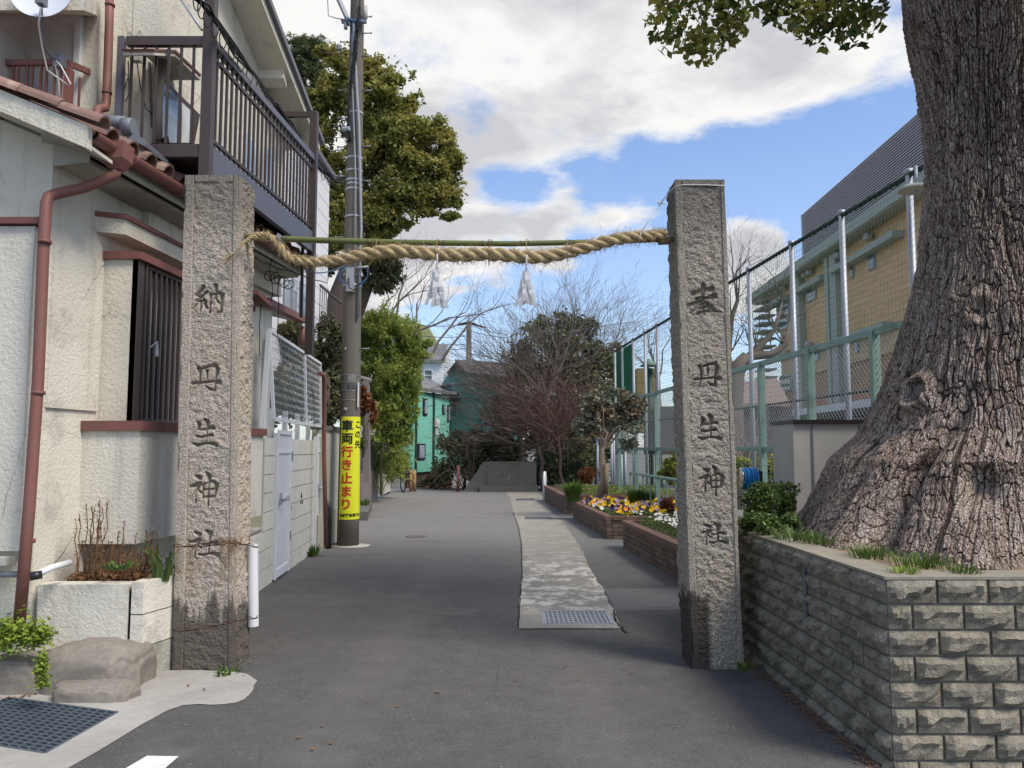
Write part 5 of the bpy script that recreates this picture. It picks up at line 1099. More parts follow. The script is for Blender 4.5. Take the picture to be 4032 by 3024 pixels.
m = MB(); m.bar(pa+V((0, 0, ztr-.10)), pb+V((0, 0, ztr-.10)), .03, .03); m.bar(pa+V((0, 0, zB1+.06)), pb+V((0, 0, zB1+.06)), .03, .03); m.build('inner_rail', MAT['brown'], bal)
sb = MB().box((0, 0, 0), (.02, .024, ztr-zB1)).mesh('baluster', MAT['brown'])
nb_ = 26
for i in range(1, nb_): t = i/nb_; p = pa.lerp(pb, t); link('baluster', sb, bal, (p.x, p.y, (ztr+zB1)/2))
m = MB(); m.prism([V((xw, YN+.03, zl_b+.03)), V((xn-.03, YN+.03, zl_b+.03)), V((bxx(YF)-.03, YF, zl_b+.03)), V((ulx(YF), YF, zl_b+.03))], (0, 0, .03)); m.build('deck', MAT['brown'], bal)
for t in (.2, .42, .64, .86):
    p = pa.lerp(pb, t); m = MB(); m.bar((ulx(p.y), p.y, zl_b-.01), (p.x, p.y, zl_b-.01), .05, .07); m.build('joist', MAT['darkm'], bal)
z44 = P(1228, 452, YF).z; m = MB(); m.bar((bxx(YF)-.9, YF, z44), (bxx(YF), YF, z44), .05, .06); m.build('end_rail', MAT['brown'], bal)
m = MB(); z_ = P(1228, 1150, YF).z; vbar('drain_pipe', bxx(YF)-.10, YF, P(1200, 1250, YF).z, P(1200, 960, YF).z, .03, .03, MAT['darkm'], bal)

# second, lower eave further up the lane, still part of the cream house
an = thing('annex_eave', 'lower red-gutter eave and cream wall between the balcony post and the lattice', 'eave', (-3, 9, 0))
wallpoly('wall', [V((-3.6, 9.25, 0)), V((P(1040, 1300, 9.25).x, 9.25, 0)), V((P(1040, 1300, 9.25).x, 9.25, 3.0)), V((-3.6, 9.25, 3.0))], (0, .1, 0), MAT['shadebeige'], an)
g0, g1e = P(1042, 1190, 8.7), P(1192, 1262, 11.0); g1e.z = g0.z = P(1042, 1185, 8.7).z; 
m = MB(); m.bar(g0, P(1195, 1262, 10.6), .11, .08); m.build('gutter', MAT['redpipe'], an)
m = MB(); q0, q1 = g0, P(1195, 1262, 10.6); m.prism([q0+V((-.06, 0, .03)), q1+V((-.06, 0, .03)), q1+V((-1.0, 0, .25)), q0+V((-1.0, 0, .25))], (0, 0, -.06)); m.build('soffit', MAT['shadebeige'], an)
m = MB(); c = P(1193, 1290, 10.6); m.tube([c, c+V((0, 0, -.12)), c+V((-.03, 0, -.25))], .045, 10); m.build('downpipe', MAT['redpipe'], an)
m = MB(); c0, c1_ = P(985, 1150, 7.9), P(1040, 1200, 8.3); m.bar(c0, c1_, .16, .05); m.build('red_cap', MAT['redtrim'], an)
m = MB(); m.bar(P(985, 1180, 7.95), P(1038, 1225, 8.35), .14, .12); m.build('lintel', MAT['stucco_w'], an) if False else None
for (x, y0_, y1_, lb2) in ((1025, 1170, 1400, 'thin dark cable hanging nearest the left pillar under the cream eave'), (1068, 940, 1190, 'thin dark cable hanging high under the balcony deck'), (1093, 1060, 1320, 'thin dark cable hanging in front of the white house siding')):
    m = MB(); m.tube(curve_pts(P(x, y0_, 8.2), P(x+random.uniform(-8, 4), y1_, 8.4), 7, 0, .015), .005, 5); tag(m.build('hanging_cable', MAT['cable'], loc=P(x, y0_, 8.2)), lb2, 'cable', 'cables hanging under the eave')
m = MB(); a, b = P(1062, 1085, 8.3), P(1130, 1115, 8.6)
for k in range(5): c = a.lerp(b, k/4); m.tube([c+V((.06*math.cos(t), .02*k, .06*math.sin(t)*random.uniform(.6, 1.2))) for t in np.linspace(0, 6.3, 12)], .005, 4)
m.tube(curve_pts(P(1000, 1010, 7.8), P(1290, 1115, 9.6), 12, .03, .01), .006, 5); tag(m.build('cable_tangle', MAT['cable'], loc=a), 'tangle of black cables and dry vines hanging under the cream eave', 'cable')

# ================================================================== PLANTER, ROCKS AT LEFT
pl = thing('block_planter', 'whitewashed concrete planter box with dry stalks between the house and left pillar', 'planter', (-2.8, 5.1, 0))
fz = G(580, 2290, .66); yF = G(551, 2685).y; xR = G(551, 2685).x; xL = P(145, 2290, yF).x; xJ = P(512, 2400, yF).x; z_t = P(560, 2290, yF).z; yB_ = 5.62
m = MB(); m.box(((xL+xJ)/2-.004, yF+.07, (z_t-.02)/2), (xJ-xL-.03, .14, z_t-.02)); m.build('front_panel', MAT['stucco_w'], pl)
m = MB(); m.box((xJ-.008, yF+.08, z_t/2-.03), (.02, .12, z_t-.06)); m.build('open_joint', MAT['pit'], pl)
bh = z_t/3
for i in range(3):
    m = MB(); z0 = i*bh+.004; z1 = (i+1)*bh-.004; m.prism([V((xJ+.006, yF, z0)), V((xR, yF, z0)), V((xR+.09, yB_, z0)), V((xJ+.006, yB_, z0))], (0, 0, z1-z0)); m.build('block', MAT['stucco_w'] if i else m_stucco('stained_block', (.40, .39, .34), (.10, .10, .085)), pl)
m = MB(); m.prism([V((xJ+.012, yF+.008, 0)), V((xR-.006, yF+.008, 0)), V((xR+.082, yB_, 0)), V((xJ+.012, yB_, 0))], (0, 0, z_t-.01)); m.build('joint_mortar', MAT['pit'], pl)
m = MB(); m.box((xL-.02, yF+.16, z_t/2-.02), (.12, .20, z_t-.04)); m.build('left_wall', MAT['lightcon'], pl)
xs = np.linspace(xL, xR-.02, 30)[:, None]; ys = np.linspace(yF+.13, 5.78, 16)[None, :]; X = xs+0*ys; Y = ys+0*xs
Z = z_t-.055+fbm(np.stack([X*5, Y*5, X*0], -1), 3, 3)*.05+.03*(Y-yF)
o = np_obj('soil', np.stack([X, Y, Z], -1).reshape(-1, 3), grid_faces(30, 16), MAT['soil'], pl, True); kind(o, 'stuff')
C = np.stack([np.random.uniform(xL+.12, xR-.02, 1500), np.random.uniform(yF+.13, 5.7, 1500), np.random.uniform(z_t-.07, z_t+.02, 1500)], -1)
kind(leaf_quads('dead_leaves', C, .035, MAT['l_dry'], pl, 1.4, 0, 1.5), 'stuff')
random.seed(5)
for i, px in enumerate([148, 170, 300, 318, 335, 345, 360, 372, 388, 400, 440, 452, 490, 500, 512, 525, 548, 560, 585, 600, 615, 330, 382, 455, 508, 350, 365, 420, 470, 535, 575, 310, 342, 396, 486, 592]):
    Yp_ = random.uniform(yF+.16, 5.65); b = P(px, 2200, Yp_); b.z = z_t-.04; H_ = random.choice([.16, .22, .28, .34, .42]) if i > 9 else random.uniform(.42, .62)
    if px < 200: H_ = .2
    m = MB(); top_ = b+V((random.gauss(0, .025), random.gauss(0, .015), H_)); q = curve_pts(b, top_, 7, 0, .02); m.tube(q, [.0050-.0004*j for j in range(7)], 4, cap=False)
    for s in range(int(14+H_*110)):
        t = random.random()**.6; c = b.lerp(top_, t); r = random.uniform(.008, .028); d = V((random.gauss(0, 1), random.gauss(0, 1), random.gauss(.1, .6))).normalized(); e = c+d*r; sd_ = d.cross(V((0, 0, 1)))*r*.35; m.add([c, c.lerp(e, .5)+sd_, e, c.lerp(e, .5)-sd_], [(0, 1, 2, 3)])
    tag(m.build('dry_stalk', MAT['l_dry'], loc=b), 'dry brown seed stalk standing in the whitewashed planter', 'dry plant', 'dry stalks in the planter')
random.seed(77)
C = np.stack([np.random.uniform(xL+.25, xR-.02, 900), np.random.uniform(yF+.15, 5.7, 900), z_t-.03+np.random.random(900)**2*.20], -1); kind(leaf_quads('dry_brush', C, .11, MAT['l_dry'], pl, 26, 0, .35, dirs=np.tile([[.1, 0, 1.]], (900, 1))), 'stuff')
for (px, py, h, nm) in ((625, 2215, .32, 'strappy green plant in the planter corner against the left pillar'), (655, 2235, .26, 'smaller strappy green plant wedged beside the left pillar')):
    b = P(px, py, 5.5); b.z = z_t-.03; o = grass_blades('leafy_plant', b, 16, h, MAT['l_bush'], None, .05, .9, .012); tag(o, nm, 'plant')
o = grass_blades('weed_sprig', P(470, 2240, 5.3), 30, .06, MAT['l_weed'], None, .1, 1.5, .014); tag(o, 'small green weeds among dead leaves in the planter', 'weed')
m = MB(); a, b = P(130, 2268, 5.0), P(275, 2215, 5.3); m.tube([a, a.lerp(b, .5)+V((0, 0, .01)), b], .022, 12); tag(m.build('waste_hose', MAT['pvc'], loc=a), 'short white pipe lying at the planter edge by the downpipe', 'pipe')
m = MB(); m.tube([P(118, 2270, 4.98), P(165, 2262, 5.02)], .027, 12); tag(m.build('pipe_cap', MAT['darkm'], loc=a), 'black rubber cap on the end of the white pipe', 'pipe cap')
def rock(label, cx, cy, rx, ry, rz, seed, zc=.0, flat=.0):
    bm = bmesh.new(); bmesh.ops.create_icosphere(bm, subdivisions=5, radius=1)
    co = np.array([v.co for v in bm.verts]); sg = np.sign(co)*np.abs(co)**np.array([.55, .6, .45]); nr = sg/np.maximum(1e-6, 1); d = fbm(co*1.5, 4, seed)*.15+fbm(co*5, 4, seed+3)*.035-.05*np.clip(.06-np.abs(fbm(co*1.1, 2, seed+8)), 0, .06)/.06; p = nr*(1+d[:, None])*np.array([rx, ry, rz])*.92
    for v, q in zip(bm.verts, p): v.co = q
    for f in bm.faces: f.smooth = True
    me = bpy.data.meshes.new('rock'); bm.to_mesh(me); bm.free(); me.materials.append(MAT['rock']); o = bpy.data.objects.new('rock', me); COL.objects.link(o); o.location = (cx, cy, zc); return tag(o, label, 'rock', 'rocks along the foot of the planter')
def R_at(px0, px1, ptop, pbot, depth=.22):
    c = G((px0+px1)/2, pbot); a_, b_ = G(px0, pbot), G(px1, pbot); rx = (b_.x-a_.x)/2; zt_ = P((px0+px1)/2, ptop, c.y+.06).z; return c.x, c.y+depth*.85, rx, depth, zt_
x, y, rx, ry, zt_ = R_at(150, 545, 2505, 2735); rock('large rounded grey rock below the planter corner', x-.05, y+.02, rx*1.14, .26, zt_*.92, 4)
x, y, rx, ry, zt_ = R_at(-120, 178, 2580, 2738); rock('rounded grey rock at the left edge behind the grate', x, y+.02, rx, .24, zt_*.98, 9)
x, y, rx, ry, zt_ = R_at(180, 520, 2670, 2765, .12); rock('flat low stone under the large rounded rock', x, y-.02, rx, .12, zt_*.9, 14)
def clover(label, pts, n, size, nm='clover_patch'):
    C = np.concatenate([np.random.normal(size=(n, 3))*np.array([r*.5, r*.35, r*.35])+np.array(p) for p, r in pts]); o = leaf_quads(nm, C, size, MAT['l_lime'], None, 1.1, 0, 1.2); return tag(o, label, 'ground plant')
clover('bright yellow-green clover patch round the downpipe foot', [(P(50, 2500, 4.98), .15), (P(-40, 2510, 4.98), .15), (P(140, 2500, 4.98), .09)], 900, .026)
clover('narrow green clover strip growing between the two rocks', [(P(165, 2590+k*22, 4.70+.0*k), .045) for k in range(6)], 60, .024)
m = MB(); m.prism([G(-200, 2600)+V((0, .15, 0)), G(160, 2600)+V((0, .15, 0)), G(160, 2600)+V((0, .5, 0)), G(-200, 2600)+V((0, .5, 0))], (0, 0, .30)); kind(m.build('planting_bed', MAT['soil']), 'structure')

# ================================================================== PAINTED BLOCK WALL WITH DOORS, LATTICE
_a, _b = G(1017, 2332), G(1203, 2199); WX, WY, WS = _a.x, _a.y, (_b.x-_a.x)/(_b.y-_a.y)
WP = lambda px, py, dx=0: LP(px, py, WX+dx, WY, WS); wx = lambda Y, dx=0: WX+dx+WS*(Y-WY)
bw = thing('block_wall', 'white painted concrete block wall with two narrow doors along the lane', 'wall', (WX, WY, 0))
zT = WP(1150, 1728).z; yN1 = LP(1040, 1900, WX, WY, WS).y; yN0 = 7.55; yF1 = LP(1262, 1900, WX, WY, WS).y
zL = LP(1036, 2083, WX, WY, WS).z
d1 = (LP(1074, 2200, WX, WY, WS).y, LP(1131, 2200, WX, WY, WS).y); d2 = (LP(1236, 2100, WX, WY, WS).y, LP(1262, 2100, WX, WY, WS).y-.03); zD = WP(1100, 1700).z
m = MB(); m.prism([V((wx(yN0, -.02), yN0+.01, 0)), V((wx(yF1, -.02), yF1, 0)), V((wx(yF1, -.22), yF1, 0)), V((wx(yN0, -.22), yN0+.01, 0))], (0, 0, zL-.01)); m.build('core', MAT['cmu_d'], bw)
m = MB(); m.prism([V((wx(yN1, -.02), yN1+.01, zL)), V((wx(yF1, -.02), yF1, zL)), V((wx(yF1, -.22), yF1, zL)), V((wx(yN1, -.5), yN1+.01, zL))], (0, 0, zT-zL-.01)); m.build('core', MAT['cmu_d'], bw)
hB = .20; lB = .40
def cbl(y0_, y1_, z0, z1):
    m = MB(); m.prism([V((wx(y0_+.005), y0_+.005, z0+.005)), V((wx(y1_-.005), y1_-.005, z0+.005)), V((wx(y1_-.005, -.05), y1_-.005, z0+.005)), V((wx(y0_+.005, -.05), y0_+.005, z0+.005))], (0, 0, z1-z0-.01)); m.build('block', MAT['cmu'], bw)
r = 0; z = 0.0
segs = [(yN0, d1[0]), (d1[1], d2[0])]
rows = int(round(zT/hB)); hb = zT/rows
for r in range(rows):
    z0, z1 = r*hb, (r+1)*hb
    for (s0, s1) in segs:
        st = s0 if (z0 < zL-.05 or s0 != yN0) else yN1
        y = st-(lB/2 if r % 2 else 0)
        while y < s1-.02:
            a_, b_ = max(y, st), min(y+lB, s1)
            if b_-a_ > .04: cbl(a_, b_, z0, z1)
            y += lB
# near end of the tall part, facing the street, in beige blocks
for r in range(int((zT-zL)/hb)+1):
    z0 = zL+r*hb; z1 = min(z0+hb, zT)
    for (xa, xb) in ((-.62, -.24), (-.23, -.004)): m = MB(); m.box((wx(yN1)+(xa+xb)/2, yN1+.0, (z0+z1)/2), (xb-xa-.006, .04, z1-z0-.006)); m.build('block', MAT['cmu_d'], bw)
m = MB(); m.prism([V((wx(yN0, -.30), yN0, zL)), V((wx(yN0, .004), yN0, zL)), V((wx(yN1, .004), yN1-.02, zL)), V((wx(yN1, -.6), yN1-.02, zL))], (0, 0, .02)); m.build('ledge', MAT['lightcon'], bw)
def wdoor(y0_, y1_, hy, nm):
    d = V((wx(y0_, .015), y0_, .03)); e = V((wx(y1_, .015), y1_, .03)); m = MB(); m.prism([d, e, e+V((-.05, 0, 0)), d+V((-.05, 0, 0))], (0, 0, zD-.05)); dr = m.build('door', MAT['pvc'], bw)
    fr = MB(); 
    for (q0, q1) in ((y0_, y0_+.05), (y1_-.05, y1_)): fr.prism([V((wx(q0, .016), q0, .02)), V((wx(q1, .016), q1, .02)), V((wx(q1, .032), q1, .02)), V((wx(q0, .032), q0, .02))], (0, 0, zD))
    for (za, zb) in ((.03, .13), (zD-.26, zD-.22), (zD-.03, zD+.02), (.92, .98)): fr.prism([V((wx(y0_+.051, .016), y0_+.051, za)), V((wx(y1_-.051, .016), y1_-.051, za)), V((wx(y1_-.051, .028), y1_-.051, za)), V((wx(y0_+.051, .028), y0_+.051, za))], (0, 0, zb-za))
    fr.build('door_frame', MAT['white'], dr); m = MB(); c = V((wx(hy, .03), hy, .95)); m.tube([c, c+V((.07, 0, 0))], .018, 8); m.tube([c+V((.06, -.01, 0)), c+V((.06, .13, .02))], .012, 8); m.box(c+V((.012, .01, 0)), (.02, .05, .14)); m.build('handle', MAT['zinc'], dr)
    for zz in (.45, 1.45): m = MB(); m.box((wx(y1_, .03), y1_-.01, zz), (.03, .02, .12)); m.build('hinge', MAT['steel'], dr)
wdoor(d1[0]+.01, d1[1]-.01, d1[0]+.16, 'a'); wdoor(d2[0]+.01, d2[1]-.01, d2[0]+.10, 'b')
for (px, py) in ((1140, 1988), (1186, 1966)):
    c = WP(px, py); m = MB(); h_ = .16
    for (dy, dz, s) in ((0, .05, 1), (-.05, -.04, .7), (.05, -.04, .7)): m.prism([c+V((.0045, dy-.045*s, dz-.03*s)), c+V((.0045, dy+.045*s, dz-.03*s)), c+V((.0045, dy, dz+.05*s))], (-.02, 0, 0))
    m.build('vent_holes', MAT['pit'], bw)
lat = thing('lattice_screen', 'white metal diamond lattice screen leaning out above the block wall', 'lattice screen', (WX, 9, 1.8))
A, B, C_, D = P(1060, 1300, 8.65), P(1261, 1432, 11.3), P(1263, 1679, 11.9), P(1076, 1651, 9.05)
A = P(1060, 1300, 8.6); D = P(1078, 1651, 8.75); B = P(1261, 1432, 11.75); C_ = P(1263, 1679, 11.95)
m = MB(); 
for p, q in ((A, B), (B, C_), (C_, D), (D, A), (A.lerp(B, .62), D.lerp(C_, .62))): m.bar(p, q, .035, .035)
m.bar(A, A+V((-.05, 0, -1.1)), .05); m.build('frame', MAT['white'], lat)
m = MB(); nU, nV = 40, 11
def gpt(u, v): return (A.lerp(B, u)).lerp(D.lerp(C_, u), v)
for i in range(nU):
    for s in (1, -1):
        q = []
        for j in range(nV*2+1): v = j/(nV*2); u = (i+(.5 if (j % 2) else 0)*1.0)/nU if s > 0 else (i+1-(.5 if (j % 2) else 0))/nU; q.append(gpt(u, v)+V((.004*(j % 2), 0, 0)))
        m.tube(q, .0024, 3, cap=False, smooth=False)
kind(m.build('mesh_strands', MAT['zinc'], lat), 'stuff')
for t in (.16, .38, .62, .86): p = V((wx(8.7+t*3.2, -.08), 8.7+t*3.2, 0)); vbar('post', p.x, p.y, zT, zT+.35, .05, .07, MAT['pvc'], lat)
m = MB(); p = P(1048, 1500, 8.7); m.box((p.x-.02, p.y, (1.3+zT)/2+.6), (.06, .06, 1.4)); m.build('post', MAT['pvc'], lat)
m = MB(); q = [P(1258, 1470, 11.0), P(1272, 1475, 11.1), P(1277, 1495, 11.2), P(1276, 1800, 11.25), P(1284, 2150, 11.3)]; m.tube(q, .032, 12); tag(m.build('red_downpipe', MAT['redpipe'], loc=q[-1]), 'red-brown downpipe at the end of the white block wall', 'pipe')
m = MB(); p = G(1294, 2160); m.tube([V((p.x, p.y, .0)), V((p.x, p.y, .62)), V((p.x-.03, p.y, .70)), V((p.x-.12, p.y, .72))], .045, 12); tag(m.build('black_pipe', MAT['darkm'], loc=p), 'thick black bent pipe beside the red downpipe', 'pipe')
o = grass_blades('weed_sprig', G(1228, 2190), 70, .20, MAT['l_weed'], None, .09, .9, .012); tag(o, 'leafy green weed with a yellow flower at the foot of the block wall', 'weed')
# mossy wall behind the pipes
mw = thing('mossy_wall', 'stained roughcast wall between the white block wall and the utility pole', 'wall', (-3, 12.4, 0))
a_, b_ = P(1266, 1700, 11.9), P(1345, 1700, 13.4)
a2, b2 = V((a_.x, 11.9, 0)), V((b_.x, 13.6, 0)); m = MB(); m.prism([a2, b2, b2+V((-.15, 0, 0)), a2+V((-.15, 0, 0))], (0, 0, P(1300, 1695, 12.5).z)); m.build('panel', m_stucco('mossy_stucco', (.42, .41, .34), (.14, .16, .09)), mw)
m = MB(); m.prism([a2+V((.03, 0, P(1300, 1695, 12.5).z)), b2+V((.03, 0, P(1300, 1695, 12.5).z)), b2+V((-.18, 0, P(1300, 1695, 12.5).z)), a2+V((-.18, 0, P(1300, 1695, 12.5).z))], (0, 0, .07)); m.build('coping', MAT['darkcon'], mw)
m = MB(); m.prism([a2+V((.02, -.2, 0)), b2+V((.02, 0, 0)), b2+V((-.1, 0, 0)), a2+V((-.1, 0, 0))], (0, 0, .55)); m.build('plinth', MAT['shadebeige'], mw)

# ================================================================== UTILITY POLE
pb_ = G(1376, 2152); PY = pb_.y+.17; PX = P(1376, 1766, PY).x; up_ = thing('utility_pole', 'tall concrete utility pole wrapped with a yellow warning banner', 'utility pole', (PX, PY, 0))
rad = lambda z: .176-.0068*z
m = MB(); zz = [0, .5, 1, 2, 3.5, 5, 6.5, 8, 10, 12]; m.lathe((PX, PY, 0), [(rad(z), z) for z in zz], 40); m.build('shaft', MAT['pole'], up_)
ZP = lambda py: P(1378, py, PY-.1).z
def band(z, h=.035, mat='zinc', ex=.006): m = MB(); m.lathe((PX, PY, z), [(rad(z)+ex*.6, -h/2), (rad(z)+ex, -h/2), (rad(z)+ex, h/2), (rad(z)+ex*.6, h/2)], 32); return m.build('steel_band', MAT[mat], up_)
for py in (440, 618, 668, 706, 722, 742, 1080, 1122, 850): band(ZP(py))
for py in (1478, 1505, 1538, 1576): band(ZP(py), .012, 'steel', .004)
for py, s in ((60, 1), (72, -1), (125, 1), (352, 1), (350, -1), (575, -1), (572, 1), (708, 1), (160, -1), (215, 1), (460, -1), (690, -1), (930, -1), (1372, 1)):
    z = ZP(py); r = rad(z); m = MB(); m.tube([(PX+s*r*.8, PY-.05, z), (PX+s*(r+.14), PY-.06, z)], .010, 6); m.tube([(PX+s*(r+.13), PY-.06, z), (PX+s*(r+.15), PY-.06, z)], .018, 8); m.build('step_bolt', MAT['steel'], up_)
m = MB(); z0, z1 = ZP(1255), ZP(95); q = [V((PX+rad(z0)-.02, PY-.14, z0)), V((PX+rad(z0)+.005, PY-.12, ZP(900))), V((PX+.10, PY-.17, ZP(500))), V((PX+.02, PY-.18, ZP(250))), V((PX-.02, PY-.17, z1))]; m.tube(q, .022, 10); m.build('conduit', MAT['conduit'], up_)
m = MB(); q = [V((PX+.07, PY-.17, ZP(1100))), V((PX+.06, PY-.17, ZP(700))), V((PX-.02, PY-.17, ZP(350))), V((PX-.04, PY-.16, ZP(140)))]; m.tube(q, .012, 8); m.build('conduit', MAT['conduit'], up_)
m = MB(); base_ = [V((PX+.13, PY-.2, ZP(-60))), V((PX+.08, PY-.22, ZP(60))), V((PX+.06, PY-.22, ZP(150))), V((PX+.02, PY-.22, ZP(230))), V((PX-.03, PY-.22, ZP(350))), V((PX-.08, PY-.22, ZP(440))), V((PX-.06, PY-.22, ZP(520))), V((PX-.05, PY-.20, ZP(570)))]
for k in range(5): m.tube([p+V((random.gauss(0, .018), random.gauss(0, .01), 0)) for p in base_], .013, 6)
for t in range(12): p = base_[min(t//2+1, 6)].lerp(base_[min(t//2+2, 7)], .5*(t % 2)); m.tube([p+V((.045*math.cos(a), -.02, .07*math.sin(a))) for a in np.linspace(0, 6.3, 10)], .005, 4)
m.build('cable_bundle', MAT['cable'], up_)
z = ZP(85); m = MB(); m.bar((PX-.08, PY-.14, ZP(105)), (PX-.33, PY-.3, ZP(-15)), .06, .06); m.build('bracket_arm', MAT['steel'], up_)
m = MB(); m.box((PX-.02, PY-.14, ZP(90)), (.42, .06, .05)); m.box((PX-.16, PY-.14, ZP(100)), (.05, .08, .16)); m.tube([(PX-.3, PY-.2, ZP(-5)), (PX-.46, PY-.2, ZP(10)), (PX-.44, PY-.2, ZP(75)), (PX-.3, PY-.2, ZP(85)), (PX-.1, PY-.2, ZP(90))], .008, 5); m.build('arm_fittings', MAT['steel'], up_)
m = MB(); m.tube(curve_pts((PX-.15, PY-.19, ZP(80)), (PX+.12, PY-.19, ZP(95)), 6, .03), .022, 6); m.build('blue_wrap', MAT['bluecable'], up_)
m = MB(); m.lathe((PX+.17, PY-.15, ZP(80)), [(.01, -.01), (.038, 0), (.038, .22), (.01, .23)], 12); m.build('grey_canister', MAT['lgrey'], up_)
m = MB(); m.lathe((PX-.26, PY-.15, ZP(205)), [(.01, 0), (.05, .005), (.035, .03), (.05, .04), (.035, .065), (.05, .075), (.03, .11), (.01, .12)], 12); m.build('insulator', MAT['lgrey'], up_)
m = MB(); m.tube([(PX-.5, PY-.2, ZP(215)), (PX-.3, PY-.2, ZP(208)), (PX-.12, PY-.15, ZP(195))], .008, 5); m.tube([(PX-.5, PY-.2, ZP(222)), (PX-.3, PY-.2, ZP(228)), (PX-.12, PY-.15, ZP(205))], .008, 5); m.build('guy_fitting', MAT['cable'], up_)
m = MB(); c = V((PX-.1, PY-.22, ZP(520))); m.box(c, (.14, .06, .07)); m.build('splice_box', MAT['zinc'], up_)
m = MB()
for k in range(5): m.tube([c+V((-.06+.02*k, -.03, 0)), c+V((-.14+.05*k, -.05, -.08)), c+V((-.05+.05*k, -.05, -.17)), c+V((.04, -.03, -.24))], .006, 5)
m.build('loose_wires', MAT['cable'], up_)
# lower bracket with blue cables
zb1, zb2 = ZP(1070), ZP(1140); m = MB(); m.box((PX+.0, PY-rad(zb1)-.03, (zb1+zb2)/2), (.13, .05, zb1-zb2+.10)); m.build('pole_bracket', MAT['zinc'], up_)
m = MB(); m.tube([(PX+.05, PY-.15, ZP(1058)), (PX+.30, PY-.2, ZP(1056))], .020, 6); m.build('bracket_arm', MAT['zinc'], up_)
m = MB()
for k in range(4): m.tube([V((PX-.04, PY-.20, ZP(1055))), V((PX-.17-.01*k, PY-.22, ZP(1085))), V((PX-.14, PY-.22, ZP(1110+k*4))), V((PX-.03, PY-.22, ZP(1118)))], .007, 5)
for k in range(3): m.tube([V((PX+.10, PY-.20, ZP(1130))), V((PX+.22, PY-.22, ZP(1125-k*5))), V((PX+.29, PY-.22, ZP(1095))), V((PX+.30, PY-.22, ZP(1055)))], .007, 5)
m.tube(curve_pts(P(1200, 1070, 11.3), (PX-.08, PY-.22, ZP(1052)), 8, .06), .010, 5); m.build('blue_cables', MAT['bluecable'], up_)
m = MB(); q = [V((PX-.02, PY-.22, ZP(1100))), V((PX+.0, PY-.24, ZP(1140))), V((PX+.08, PY-.24, ZP(1150))), V((PX+.15, PY-.2, ZP(1125)))]; m.tube(q, .010, 6); m.build('cable_loop', MAT['cable'], up_)
m = MB(); z = ZP(1507); n = 10
for i in range(n+1):
    a0 = -.05+i*.07; m.tube([(PX+(rad(z)+.006)*math.sin(a0), PY-(rad(z)+.006)*math.cos(a0), z+dz) for dz in (-.11, .11)], .0022, 3)
for j in range(12):
    m.tube([(PX+(rad(z)+.006)*math.sin(a0), PY-(rad(z)+.006)*math.cos(a0), z-.11+j*.02) for a0 in np.linspace(-.05, .65, 6)], .0022, 3)
kind(m.build('wire_gauze', MAT['wire'], up_), 'stuff')
m = MB(); m.box((PX+rad(2)-.01, PY-.12, ZP(1555)), (.02, .03, .40)); m.build('white_strip', MAT['white'], up_)
m = MB(); z = ZP(1612); m.lathe((PX-.06+.02, PY-rad(z)-.01, z), [(.012, -.004), (.028, -.004), (.028, .008), (.014, .008)], 14, 'Y'); m.build('ring_plug', MAT['conduit'], up_)
m = MB(); z = ZP(1372); m.tube([(PX-.06, PY-.15, z), (PX-.05, PY-.22, z-.03)], .014, 6); m.build('peg', MAT['conduit'], up_)
# banner wrapped on the pole, with its lettering
view = math.atan2(PX, PY)      # direction of the camera seen from the pole
bz1, bz0 = P(1380, 1640, PY-.17).z, P(1380, 2046, PY-.17).z
ban = thing('warning_banner', 'yellow vertical banner with black and red Japanese lettering on the utility pole', 'banner', (PX, PY-.18, bz0))
def cyl(s, z, ex): th = s/rad(1.2)-view; R = rad(z)+ex; return V((PX+R*math.sin(th), PY-R*math.cos(th), z))
S0, S1 = -.160, .265; nS = 26; m = MB(); vs = [cyl(S0+(S1-S0)*i/nS, bz0+(bz1-bz0)*j/12, .005+.0012*math.sin(j*2.1+i*.7)) for i in range(nS+1) for j in range(13)]; vo = [cyl(S0+(S1-S0)*i/nS, bz0+(bz1-bz0)*j/12, .003) for i in range(nS+1) for j in range(13)]
fs = [(i*13+j, (i+1)*13+j, (i+1)*13+j+1, i*13+j+1) for i in range(nS) for j in range(12)]; m.add(vs, fs, True); m.build('banner_sheet', MAT['yellow'], ban)
def banner_text(txt, s, zc, size, mat, off=0.0, stretch=(1, 1)):
    me = text_mesh(txt, size, off); bm = bmesh.new(); bm.from_mesh(me); xs_ = [v.co.x for v in bm.verts]
    x = min(xs_)
    while x < max(xs_): bmesh.ops.bisect_plane(bm, geom=bm.verts[:]+bm.edges[:]+bm.faces[:], plane_co=(x, 0, 0), plane_no=(1, 0, 0)); x += .016
    for v in bm.verts: v.co = cyl(s+v.co.x*stretch[0], zc+v.co.y*stretch[1], .0095)-wloc(ban)
    bm.to_mesh(me); bm.free(); me.materials.clear(); me.materials.append(mat); me.name = 'lettering'; o = bpy.data.objects.new('lettering', me); COL.objects.link(o); o.parent = ban
BZ = lambda py: P(1380, py, PY-.17).z
for ch, py in zip('車両行き止まり', (1679, 1729, 1782, 1833, 1886, 1938, 1988)): banner_text(ch, -.042, BZ(py), .185, MAT['ink'] if ch in '車両' else MAT['red'], .0055, (1.07, 1.02))
for ch, py in zip('この先', (1673, 1712, 1752)): banner_text(ch, .150, BZ(py), .135, MAT['ink'], .003, (1.05, 1))
banner_text('東部建設事務所', .035, BZ(2030), .050, MAT['ink'], .0016, (.98, 1.1))
m = MB(); p = G(1390, 2160); m.lathe((PX+.08, PY-.10, .004), [(.30, 0), (.30, .004), (0.001, .004)], 20); kind(m.build('ground_patch', MAT['lightcon']), 'structure')

